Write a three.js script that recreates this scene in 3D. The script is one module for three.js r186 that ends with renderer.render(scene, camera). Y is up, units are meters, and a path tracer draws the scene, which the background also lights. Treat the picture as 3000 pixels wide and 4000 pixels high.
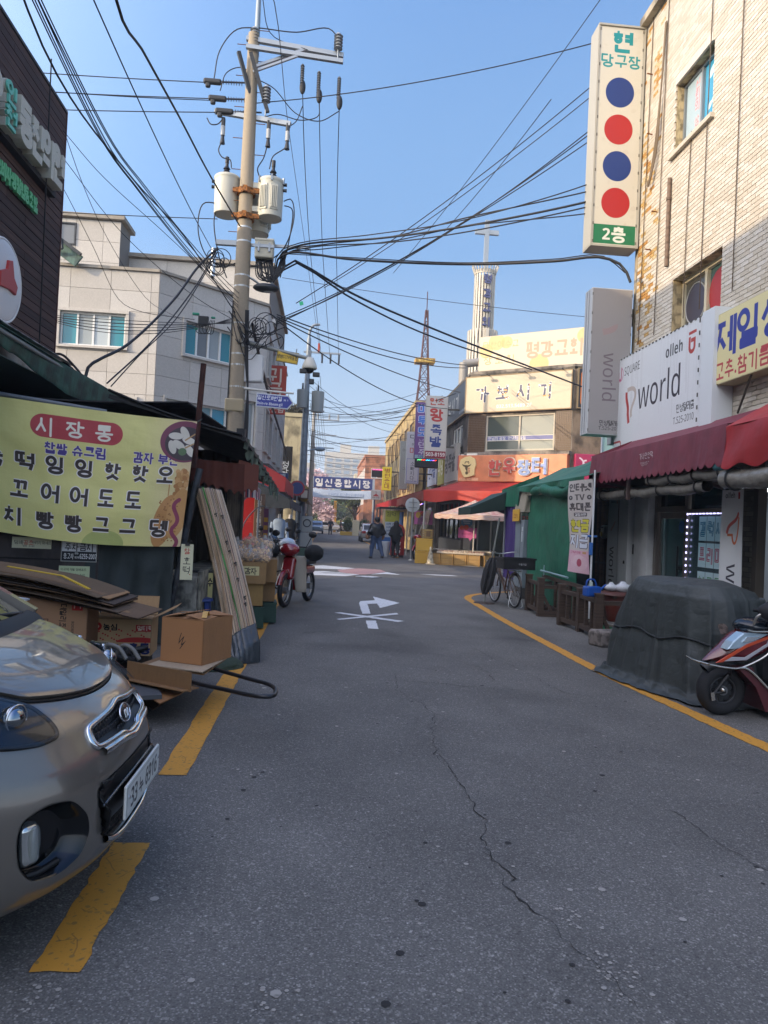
import*as THREE from 'three';
import { RoundedBoxGeometry } from 'three/addons/geometries/RoundedBoxGeometry.js';
import { RectAreaLightUniformsLib } from 'three/addons/lights/RectAreaLightUniformsLib.js';
import { MarchingCubes } from 'three/addons/objects/MarchingCubes.js';

// ---------------------------------------------------------------- camera, sky, sun, exposure
const scene = new THREE.Scene();
const camera = new THREE.PerspectiveCamera(69.3,0.75,0.05,3000);
camera.position.set(0,1.5,0);
camera.rotation.set(0.9*Math.PI / 180,-4.6*Math.PI / 180,2.6*Math.PI / 180,'YXZ');
const renderer = new THREE.WebGLRenderer({ antialias:true });
renderer.toneMapping = THREE.LinearToneMapping;
renderer.toneMappingExposure = 2.1;
renderer.shadowMap.enabled = true;
const SUN = new THREE.Vector3(-0.870,0.279,0.406).normalize();
const EXPO = 2.1;
{ // a clear late-afternoon sky: deep blue overhead, pale at the horizon, brighter around the sun behind the camera
const W = 512,H = 256,data = new Float32Array(W*H*4);
const top = [0.095,0.255,0.70],mid = [0.24,0.47,0.85],low = [0.52,0.70,0.90],haze = [0.72,0.80,0.88];
const mix = (a,b,t) => a.map((v,i) => v + (b[i] - v)*t),ss = (a,b,x) => { x = Math.min(1,Math.max(0,(x - a) / (b - a)));return x*x*(3 - 2*x);};
for (let r = 0;r < H;r++) {
const el = ((r + 0.5) / H - 0.5)*Math.PI,y = Math.sin(el);
for (let c = 0;c < W;c++) {
const az = ((c + 0.5) / W - 0.5)*2*Math.PI,x = Math.cos(az)*Math.cos(el),z = Math.sin(az)*Math.cos(el);
const e = Math.max(0,el*180 / Math.PI),cs = x*SUN.x + y*SUN.y + z*SUN.z;
let k = e < 6? mix(haze,low,e / 6) :e < 20? mix(low,mid,(e - 6) / 14) :mix(mid,top,ss(20,62,e));
const g = ss(-0.35,1,cs),halo = Math.pow(Math.max(0,cs),24);
k = k.map((v,i) => v*(1 + 1.4*g) + g*g*[3.0,2.5,1.85][i] + halo*[3,2.4,1.6][i]);
if (y < 0) k = mix(k,[0.2,0.19,0.18],Math.min(1,-y*8));
for (let i = 0;i < 3;i++) data[(r*W + c)*4 + i] = k[i] / EXPO;
data[(r*W + c)*4 + 3] = 1;
}
}
const t = new THREE.DataTexture(data,W,H,THREE.RGBAFormat,THREE.FloatType);
t.mapping = THREE.EquirectangularReflectionMapping;t.magFilter = THREE.LinearFilter;t.needsUpdate = true;
scene.background = t;scene.environment = t;
}
const sun = new THREE.DirectionalLight(new THREE.Color(1,0.785,0.53),2.3);
sun.position.copy(SUN).multiplyScalar(120).add(new THREE.Vector3(0,0,-25));sun.target.position.set(0,0,-25);
sun.castShadow = true;Object.assign(sun.shadow.camera,{ left:-70,right:70,top:70,bottom:-70,near:1,far:300 });
sun.shadow.mapSize.set(4096,4096);
scene.add(sun,sun.target);
scene.fog = new THREE.FogExp2(new THREE.Color(0.75,0.82,0.92),0.0012);

RectAreaLightUniformsLib.init();
// ---------------------------------------------------------------- helpers: numbers
const PI = Math.PI,rad = (d) => d*PI / 180,lerp = THREE.MathUtils.lerp,clamp = THREE.MathUtils.clamp;
const V = (x,y,z) => new THREE.Vector3(x,y,z),v3 = (a) => a.isVector3? a.clone() :V(a[0],a[1],a[2]);
function RNG(s) { return () => { s = (s + 0x6d2b79f5) | 0;let t = Math.imul(s ^ (s >>> 15),1 | s);t = (t + Math.imul(t ^ (t >>> 7),61 | t)) ^ t;return ((t ^ (t >>> 14)) >>> 0) / 4294967296;};}
const rnd = RNG(7),rr = (a,b) => a + (b - a)*rnd();
function hash(x,y,s = 0) { let h = Math.imul(x | 0,374761393) + Math.imul(y | 0,668265263) + Math.imul(s | 0,974634777);h = Math.imul(h ^ (h >>> 13),1274126177);return ((h ^ (h >>> 16)) >>> 0) / 4294967296;}
function vnoise(x,y,p = 0,s = 0) { // value noise, periodic over p cells when p is given
const ix = Math.floor(x),iy = Math.floor(y),w = (i) => p? ((i % p) + p) % p :i,f = (t) => t*t*(3 - 2*t),u = f(x - ix),v = f(y - iy);
return lerp(lerp(hash(w(ix),w(iy),s),hash(w(ix + 1),w(iy),s),u),lerp(hash(w(ix),w(iy + 1),s),hash(w(ix + 1),w(iy + 1),s),u),v);
}
function fbm(x,y,o = 4,p = 0,s = 0) { let a = 0.5,t = 0,n = 0;for (let i = 0;i < o;i++) { t += a*vnoise(x,y,p,s + i);n += a;a*= 0.5;x*= 2;y*= 2;p*= 2;} return t / n;}

// ---------------------------------------------------------------- helpers: textures and materials
function tile(n,fn,srgb = true) { // a tiling grey or colour texture computed per pixel
const d = new Uint8Array(n*n*4);
for (let y = 0;y < n;y++) for (let x = 0;x < n;x++) {
const c = fn(x / n,y / n,x,y),i = (y*n + x)*4,a = Array.isArray(c)? c :[c,c,c];
for (let k = 0;k < 3;k++) d[i + k] = clamp(a[k],0,1)*255;
d[i + 3] = 255;
}
const t = new THREE.DataTexture(d,n,n);t.wrapS = t.wrapT = THREE.RepeatWrapping;t.magFilter = THREE.LinearFilter;if (srgb) t.colorSpace = THREE.SRGBColorSpace;t.needsUpdate = true;return t;
}
const TX = {
mottle:tile(256,(u,v) => 0.80 + 0.20*fbm(u*6,v*6,5,6,1)),
grain:tile(256,(u,v,x,y) => 0.86 + 0.14*(0.5*hash(x,y,5) + 0.5*fbm(u*24,v*24,3,24,2))),
dirt:tile(512,(u,v) => { const a = fbm(u*5,v*5,6,5,9),b = fbm(u*20,v*4,4,4,12);return 1 - 0.42*clamp((a - 0.45)*3,0,1) - 0.2*clamp((b - 0.55)*3,0,1);}),
wood:tile(256,(u,v,x,y) => { const w = fbm(u*2,v*28,4,2,3),k = fbm(u*4,v*60,2,4,8);return 0.68 + 0.26*w + 0.1*k - 0.12*(hash(0,Math.floor(v*40),4) > 0.85? 1 :0);}),
carton:tile(256,(u,v,x,y) => { const f = 0.93 + 0.07*hash(x,y,31);return f - 0.07*fbm(u*40,v*10,3,10,33) - 0.05*fbm(u*5,v*5,4,5,35);}),
crumple:tile(512,(u,v) => { let t = 0;for (let i = 0;i < 4;i++) { const f = 3 << i;t += Math.abs(vnoise(u*f,v*f,f,50 + i) - 0.5) / (1 << i);} return clamp(t*1.2,0,1);},false),
weave:tile(128,(u,v,x,y) => 0.5 + 0.25*Math.sin(x*PI / 2)*Math.sin(y*PI / 2) + 0.2*(hash(x,y,3) - 0.5),false),
asphalt:tile(1024,(u,v,x,y) => { // worn asphalt, 3 m a side: pale and dark stones of 3 to 9 mm in dark binder
const s = hash(x >> 1,y >> 1,21),s2 = hash((x + (y >> 2)) >> 2,y >> 2,22),m = fbm(u*6,v*6,5,6,23);
let c = 0.50 + 0.13*(hash(x,y,20) - 0.5) + 0.10*(m - 0.5);
if (s > 0.80) c += 0.03 + 0.19*(s - 0.80) / 0.2;else if (s < 0.2) c -= 0.05;
if (s2 > 0.985) c += 0.16;else if (s2 < 0.03) c -= 0.07;
return [c*0.985,c*0.985,c];
}),
stone:tile(512,(u,v) => { let m = 1;const x = u*128,y = v*128,ix = Math.floor(x),iy = Math.floor(y),q = (i) => ((i % 128) + 128) % 128;for (let a = -1;a < 2;a++) for (let b = -1;b < 2;b++) { const dx = ix + a + hash(q(ix + a),q(iy + b),1) - x,dy = iy + b + hash(q(ix + a),q(iy + b),2) - y;m = Math.min(m,dx*dx + dy*dy);} return 1 - m;},false),
};
const mcache = new Map();
// M(colour, {r: roughness, m: metalness, t: texture, s: repeats per metre, b: bump texture, bs: metres, ...}); textures lie on in metres
function M(color,o = {}) {
const key = JSON.stringify([color,o]);
if (mcache.has(key)) return mcache.get(key);
const { r = 0.75,m = 0,t,s = 1,b,bs = 0.002,bt = s,phys,...rest } = o;
const mat = phys || rest.transmission || rest.clearcoat || rest.sheen? new THREE.MeshPhysicalMaterial() :new THREE.MeshStandardMaterial();
mat.color.set(color);mat.roughness = r;mat.metalness = m;
const use = (name,rep) => { const x = TX[name].clone();x.repeat.set(rep,rep);return x;};
if (t) mat.map = use(t,s);
if (b) { mat.bumpMap = use(b,bt);mat.bumpScale = bs;}
for (const [k,v] of Object.entries(rest)) if (mat[k]?.isColor) mat[k].set(v);else mat[k] = v;
if (t || b) mat.userData.metres = true;
mat.name = 'm';mcache.set(key,mat);return mat;
}
const GLASS = { r:0.06,phys:1 };

// ---------------------------------------------------------------- helpers: geometry
const tmpE = new THREE.Euler(),tmpQ = new THREE.Quaternion();
function at(g,x = 0,y = 0,z = 0,rx = 0,ry = 0,rz = 0) { if (rx || ry || rz) g.applyQuaternion(tmpQ.setFromEuler(tmpE.set(rx,ry,rz)));g.translate(x,y,z);return g;}
const B = (w,h,d,x,y,z,rx,ry,rz) => at(new THREE.BoxGeometry(w,h,d),x,y,z,rx,ry,rz);
const RB = (w,h,d,r,x,y,z,rx,ry,rz,n = 2) => at(new RoundedBoxGeometry(w,h,d,n,Math.min(r,w / 2.01,h / 2.01,d / 2.01)),x,y,z,rx,ry,rz);
const C = (rt,rb,h,x,y,z,rx,ry,rz,n = 18,open = false) => at(new THREE.CylinderGeometry(rt,rb,h,n,1,open),x,y,z,rx,ry,rz);
const S = (r,x,y,z,sx = 1,sy = 1,sz = 1,n = 16) => { const g = new THREE.SphereGeometry(r,n,Math.max(8,n*0.7 | 0));g.scale(sx,sy,sz);return at(g,x,y,z);};
const TOR = (R,r,x,y,z,rx,ry,rz,n = 32,m = 10,arc = 2*PI) => at(new THREE.TorusGeometry(R,r,m,n,arc),x,y,z,rx,ry,rz);
const LA = (pts,n = 24,x,y,z,rx,ry,rz) => at(new THREE.LatheGeometry(pts.map(([a,b]) => new THREE.Vector2(a,b)),n),x,y,z,rx,ry,rz);
function rod(a,b,r,r2 = r,n = 8) { a = v3(a);b = v3(b);const d = b.clone().sub(a),g = new THREE.CylinderGeometry(r2,r,d.length(),n);g.applyQuaternion(tmpQ.setFromUnitVectors(V(0,1,0),d.normalize()));const m = a.add(b).multiplyScalar(0.5);g.translate(m.x,m.y,m.z);return g;}
function bar(a,b,w,d = w,up = V(0,1,0)) { a = v3(a);b = v3(b);const z = b.clone().sub(a),L = z.length();z.normalize();let x = up.clone().cross(z);if (x.lengthSq() < 1e-4) x = V(1,0,0).cross(z);x.normalize();const y = z.clone().cross(x),m = a.clone().add(b).multiplyScalar(0.5);return new THREE.BoxGeometry(w,d,L).applyMatrix4(new THREE.Matrix4().makeBasis(x,y,z).setPosition(m));}
function tube(pts,r = 0.01,n = 6,seg = 0,closed = false) { const c = new THREE.CatmullRomCurve3(pts.map(v3),closed,'centripetal');return new THREE.TubeGeometry(c,seg || Math.max(4,pts.length*5),r,n,closed);}
function sag(a,b,s,n = 8) { a = v3(a);b = v3(b);const o = [];for (let i = 0;i <= n;i++) { const t = i / n,p = a.clone().lerp(b,t);p.y -= s*4*t*(1 - t);o.push(p);} return o;}
function extr(pts,d,x,y,z,rx,ry,rz,bevel = 0,holes = []) { // polygon in xy, thickness d towards +z, starting at 0
const sh = pts instanceof THREE.Shape? pts :new THREE.Shape(pts.map(([a,b]) => new THREE.Vector2(a,b)));
for (const h of holes) sh.holes.push(new THREE.Path(h.map(([a,b]) => new THREE.Vector2(a,b))));
return at(new THREE.ExtrudeGeometry(sh,{ depth:d,bevelEnabled:bevel > 0,bevelSize:bevel,bevelThickness:bevel,bevelSegments:2,curveSegments:12,steps:1 }),x,y,z,rx,ry,rz);
}
function grid(fn,nu,nv,thick = 0) { // surface fn(u, v) -> [x, y, z]; with thick it becomes a closed slab along its normals
const pos = [],uv = [],idx = [];
for (let j = 0;j <= nv;j++) for (let i = 0;i <= nu;i++) { const p = fn(i / nu,j / nv);pos.push(p.x?? p[0],p.y?? p[1],p.z?? p[2]);uv.push(i / nu,j / nv);}
const w = nu + 1;
for (let j = 0;j < nv;j++) for (let i = 0;i < nu;i++) { const a = j*w + i;idx.push(a,a + 1,a + w,a + 1,a + w + 1,a + w);}
const g = new THREE.BufferGeometry();g.setAttribute('position',new THREE.Float32BufferAttribute(pos,3));g.setAttribute('uv',new THREE.Float32BufferAttribute(uv,2));g.setIndex(idx);g.computeVertexNormals();
if (!thick) return g;
const N = g.attributes.normal.array,n = pos.length / 3,p2 = pos.slice(),u2 = uv.concat(uv),i2 = idx.slice();
for (let k = 0;k < n*3;k++) p2.push(pos[k] - N[k]*thick);
for (let k = 0;k < idx.length;k += 3) i2.push(idx[k] + n,idx[k + 2] + n,idx[k + 1] + n);
const edge = [];for (let i = 0;i < nu;i++) edge.push([i + 1,i],[nv*w + i,nv*w + i + 1]);for (let j = 0;j < nv;j++) edge.push([j*w,(j + 1)*w],[(j + 1)*w + nu,j*w + nu]);
for (const [a,b] of edge) i2.push(a,b,b + n,a,b + n,a + n);
const h = new THREE.BufferGeometry();h.setAttribute('position',new THREE.Float32BufferAttribute(p2,3));h.setAttribute('uv',new THREE.Float32BufferAttribute(u2,2));h.setIndex(i2);h.computeVertexNormals();return h;
}
function merge(list) { // any geometries into one, positions, normals and uv only
list = list.flat(Infinity).filter(Boolean);
if (list.length === 1) return list[0];
let n = 0;const gs = list.map((g) => { const q = g.index? g.toNonIndexed() :g;n += q.attributes.position.count;return q;});
const P = new Float32Array(n*3),N = new Float32Array(n*3),U = new Float32Array(n*2);let o = 0;
for (const g of gs) { P.set(g.attributes.position.array,o*3);if (!g.attributes.normal) g.computeVertexNormals();N.set(g.attributes.normal.array,o*3);if (g.attributes.uv) U.set(g.attributes.uv.array,o*2);o += g.attributes.position.count;}
const r = new THREE.BufferGeometry();r.setAttribute('position',new THREE.BufferAttribute(P,3));r.setAttribute('normal',new THREE.BufferAttribute(N,3));r.setAttribute('uv',new THREE.BufferAttribute(U,2));return r;
}
function metreUV(g) { // lay the texture on in metres, along the plane each face is nearest to
const q = g.index? g.toNonIndexed() :g;if (!q.attributes.normal) q.computeVertexNormals();
const p = q.attributes.position,N = q.attributes.normal,u = new Float32Array(p.count*2);
for (let i = 0;i < p.count;i += 3) {
let nx = 0,ny = 0,nz = 0;for (let k = 0;k < 3;k++) { nx += Math.abs(N.getX(i + k));ny += Math.abs(N.getY(i + k));nz += Math.abs(N.getZ(i + k));}
for (let k = 0;k < 3;k++) { const x = p.getX(i + k),y = p.getY(i + k),z = p.getZ(i + k);const a = nx >= ny && nx >= nz? [z,y] :ny >= nz? [x,z] :[x,y];u[(i + k)*2] = a[0];u[(i + k)*2 + 1] = a[1];}
}
q.setAttribute('uv',new THREE.BufferAttribute(u,2));return q;
}

// ---------------------------------------------------------------- helpers: things and parts
const taken = new Map();
function numbered(n) { const k = taken.get(n)?? 0;taken.set(n,k + 1);return k? n + '_' + String(k).padStart(3,'0') :n;}
function thing(name,label,category,pos = [0,0,0],ry = 0,group) {
const o = new THREE.Group();o.name = numbered(name);o.position.set(...(pos.isVector3? pos.toArray() :pos));o.rotation.y = ry;
o.userData = { label,category };if (group) o.userData.group = group;scene.add(o);return o;
}
function part(parent,name,geo,mat,label) {
let g = Array.isArray(geo)? merge(geo) :geo;
if (mat.userData.metres) g = metreUV(g);
const m = new THREE.Mesh(g,mat);m.name = name;m.castShadow = m.receiveShadow = true;if (label) m.userData.label = label;parent.add(m);return m;
}
function solo(name,label,category,geo,mat,group) { const m = part(scene,numbered(name),geo,mat);m.userData = { label,category };if (group) m.userData.group = group;return m;}
function struct(name,geo,mat) { const m = part(scene,numbered(name),geo,mat);m.userData = { kind:'structure' };return m;}
function copy(src,label,pos,ry,group) { const r = src.clone();r.name = numbered(src.name.replace(/_\d+$/,''));r.userData = { ...src.userData };if (label) r.userData.label = label;if (group) r.userData.group = group;if (pos) r.position.set(...pos);if (ry !== undefined) r.rotation.y = ry;scene.add(r);return r;}
// wall frame: a group whose local x runs along the wall from a to b, y up, z out of the wall
const ryOf = (a,b) => Math.atan2(-(b[2] - a[2]),b[0] - a[0]);

// ---------------------------------------------------------------- lettering: Korean syllables drawn from strokes on an 8 x 8 grid
const CONS = { ㄱ:'018179',ㄴ:'000888',ㄷ:'80000888',ㄹ:'008084040888',ㅁ:'0080880800',ㅂ:'00088880 0484',ㅅ:'404308 4388',ㅇ:'o444',ㅈ:'0181 413408 4588',ㅊ:'3050 0282 423508 4688',ㅋ:'018179 0474',ㅌ:'80000888 0484',ㅍ:'0080 0888 2127 6167',ㅎ:'3050 0282 o462' };
const VOW = { ㅏ:'2029 2484',ㅑ:'2029 2383 2686',ㅓ:'7079 0474',ㅕ:'7079 0373 0676',ㅣ:'5059',ㅐ:'1018 6069 1464',ㅒ:'1018 6069 1363 1565',ㅔ:'4048 8089 0444',ㅖ:'4048 8089 0343 0646',ㅗ:'0787 4147',ㅛ:'0787 2127 6167',ㅜ:'0282 4249',ㅠ:'0282 2229 6269',ㅡ:'0484' };
const LEAD = 'ㄱㄲㄴㄷㄸㄹㅁㅂㅃㅅㅆㅇㅈㅉㅊㅋㅌㅍㅎ',MIDS = ['ㅏ','ㅐ','ㅑ','ㅒ','ㅓ','ㅔ','ㅕ','ㅖ','ㅗ','ㅗㅏ','ㅗㅐ','ㅗㅣ','ㅛ','ㅜ','ㅜㅓ','ㅜㅔ','ㅜㅣ','ㅠ','ㅡ','ㅡㅣ','ㅣ'],TAIL = ' ㄱㄲㅣㄴㅣㅣㄷㄹㅣㅣㅣㅣㅣㅣㅣㅁㅂㅣㅅㅆㅇㅈㅊㅋㅌㅍㅎ',DBL = { ㄲ:'ㄱ',ㄸ:'ㄷ',ㅃ:'ㅂ',ㅆ:'ㅅ',ㅉ:'ㅈ' };
function jamo(j,x0,y0,x1,y1,out) {
if (DBL[j]) { const m = (x0 + x1) / 2,g = (x1 - x0)*0.07;jamo(DBL[j],x0,y0,m - g,y1,out);jamo(DBL[j],m + g,y0,x1,y1,out);return;}
for (const s of (CONS[j]?? VOW[j]).split(' ')) {
const line = [];
if (s[0] === 'o') { const cx = +s[1],cy = +s[2],r = +s[3]*(s[3] === '2'? 1.1 :1),ry = Math.min(r,8 - cy);for (let i = 0;i < 18;i++) line.push([cx + r*Math.cos(i*PI / 9),cy + ry*Math.sin(i*PI / 9)]);line.closed = true;} else for (let i = 0;i < s.length;i += 2) line.push([+s[i],+s[i + 1]]);
if (s.length > 6 && s.slice(0,2) === s.slice(-2)) { line.pop();line.closed = true;}
const o = line.map(([a,b]) => [x0 + (x1 - x0)*a / 8,y0 + (y1 - y0)*b / 8]);o.closed = line.closed;out.push(o);
}
}
const sylCache = new Map();
function syllable(ch) { // -> polylines in a unit box, y down; null when it is no Korean syllable
const c = ch.charCodeAt(0) - 0xac00;if (c < 0 || c > 11171) return null;
if (sylCache.has(ch)) return sylCache.get(ch);
const l = LEAD[c / 588 | 0],m = MIDS[(c % 588) / 28 | 0],t = TAIL[c % 28],out = [],end = c % 28? 0.56 :0.92,y0 = 0.08,h = end - y0;
const flat = 'ㅗㅛㅜㅠㅡ'.includes(m[0]);
if (m.length === 2) { jamo(l,0.10,y0,0.50,y0 + h*0.46,out);jamo(m[0],0.06,y0 + h*0.60,0.58,y0 + h*0.98,out);jamo(m[1],0.66,y0 - 0.02,0.93,end + 0.02,out);} else if (flat) { jamo(l,0.20,y0,0.80,y0 + h*0.48,out);jamo(m,0.05,y0 + h*0.60,0.95,end,out);} else { jamo(l,0.08,y0 + 0.03,0.50,end - (c % 28? 0.03 :0.12),out);jamo(m,0.60,y0 - 0.02,0.94,end + 0.02,out);}
if (c % 28) jamo(t,0.22,0.67,0.84,0.94,out);
sylCache.set(ch,out);return out;
}
// text(g, 'string', x, y, size, {c: colour, w: stroke weight, o: outline colour, ow: outline width, sx: squeeze, gap, col: true for a column, a: 'l' | 'c' | 'r', hand: jitter})
function text(g,str,x,y,size,p = {}) {
const { c = '#111',w = 0.12,o,ow = 0.08,sx = 1,gap = 0.02,col,a = 'l',hand = 0,font = 'bold',fam = 'sans-serif',rot = 0 } = p,R = RNG(str.length*91 + size | 0),chars = [...str];
g.save();g.translate(x,y);if (rot) g.rotate(rot);
g.lineJoin = 'round';g.lineCap = hand || p.round? 'round' :'butt';
const wid = chars.map((ch) => { if (syllable(ch)) return size*sx*(1 + gap);g.font = `${font} ${size}px ${fam}`;return (ch === ' '? size*0.32 :g.measureText(ch).width)*sx;});
const total = wid.reduce((s,q) => s + q,0);
let px = col? -size*sx / 2 :a === 'c'? -total / 2 :a === 'r'? -total :0,py = 0;
for (const pass of o? [0,1] :[1]) {
let qx = px,qy = py;
chars.forEach((ch,i) => {
const syl = syllable(ch),j = () => hand*(R() - 0.5)*size;
g.strokeStyle = g.fillStyle = pass? c :o;g.lineWidth = size*(w + (pass? 0 :ow*2))*Math.sqrt(sx);
if (syl) for (const line of syl) { g.beginPath();line.forEach(([u,v],k) => g[k? 'lineTo' :'moveTo'](qx + u*size*sx + j(),qy + v*size + j()));if (line.closed) g.closePath();g.stroke();} else if (ch !== ' ') {
g.save();g.translate(qx,qy + size*0.86);g.scale(sx,1);g.font = `${font} ${size}px ${fam}`;
if (!pass) { g.lineWidth = size*ow*2;g.strokeText(ch,0,0);} else g.fillText(ch,0,0);
g.restore();
}
if (col) qy += (ch === ' '? 0.4 :1 + gap)*size;else qx += wid[i];
});
}
g.restore();return total;
}
function canvas(w,h,draw,bg) { const c = document.createElement('canvas');c.width = w;c.height = h;const g = c.getContext('2d');if (bg) { g.fillStyle = bg;g.fillRect(0,0,w,h);} draw(g,w,h);const t = new THREE.CanvasTexture(c);t.colorSpace = THREE.SRGBColorSpace;t.wrapS = t.wrapT = THREE.ClampToEdgeWrapping;return t;}
function printed(w,h,draw,bg,o = {}) { const m = new THREE[o.thin? 'MeshPhysicalMaterial' :'MeshStandardMaterial']({ map:canvas(w,h,draw,bg),roughness:o.r?? 0.6,metalness:0 });if (o.thin) m.transmission = o.thin;if (o.b) { m.bumpMap = TX[o.b].clone();m.bumpMap.repeat.set(o.bx?? 2,o.by?? 2);m.bumpScale = o.bs?? 0.004;} m.name = 'print';return m;}
function speckle(g,w,h,n,col,r0,r1,seed = 3) { const R = RNG(seed);g.fillStyle = col;for (let i = 0;i < n;i++) { g.globalAlpha = 0.15 + 0.5*R();g.beginPath();g.ellipse(R()*w,R()*h,r0 + R()*(r1 - r0),(r0 + R()*(r1 - r0)),R()*3,0,7);g.fill();} g.globalAlpha = 1;}
const face = (w,h,x,y,z,rx,ry,rz) => at(new THREE.PlaneGeometry(w,h),x,y,z,rx,ry,rz);
// outline of a thick stroke along a polyline, for raised letters
function strokeShape(line,w) {
const n = line.length,L = [],R = [];
for (let i = 0;i < n;i++) {
const p = line[i],a = line.closed? line[(i + n - 1) % n] :line[Math.max(0,i - 1)],b = line.closed? line[(i + 1) % n] :line[Math.min(n - 1,i + 1)];
const d1 = Math.hypot(p[0] - a[0],p[1] - a[1])? [p[0] - a[0],p[1] - a[1]] :[b[0] - p[0],b[1] - p[1]],d2 = Math.hypot(b[0] - p[0],b[1] - p[1])? [b[0] - p[0],b[1] - p[1]] :d1;
const u = (d) => { const l = Math.hypot(...d) || 1;return [-d[1] / l,d[0] / l];},n1 = u(d1),n2 = u(d2),s = [n1[0] + n2[0],n1[1] + n2[1]],k = 1 / Math.max(0.5,(s[0]*s[0] + s[1]*s[1]) / 2);
const e = line.closed? 0 :i === 0? -0.0 :0;L.push([p[0] + s[0]*k*w / 2 + e,p[1] + s[1]*k*w / 2]);R.push([p[0] - s[0]*k*w / 2,p[1] - s[1]*k*w / 2]);
}
return line.closed? [L,R] :[L.concat(R.reverse())];
}
function letter3D(ch,size,depth,w = 0.16,x = 0,y = 0,sx = 1,bevel = 0) { // one raised syllable, y up, lower left corner at x, y
const gs = [];
syllable(ch).forEach((line,i) => {
const pts = line.map(([u,v]) => [x + u*size*sx,y + (1 - v)*size]);pts.closed = line.closed;
const [o,hole] = strokeShape(pts,w*size),area = (q) => q.reduce((s,[a,b],k) => { const [c,d] = q[(k + 1) % q.length];return s + a*d - b*c;},0);
const big = hole && Math.abs(area(hole)) > Math.abs(area(o))? hole :o,small = hole && (big === hole? o :hole);
gs.push(extr(big,depth + i*0.0025,0,0,0,0,0,0,bevel,small? [small] :[]));
});
return gs;
}

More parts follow.
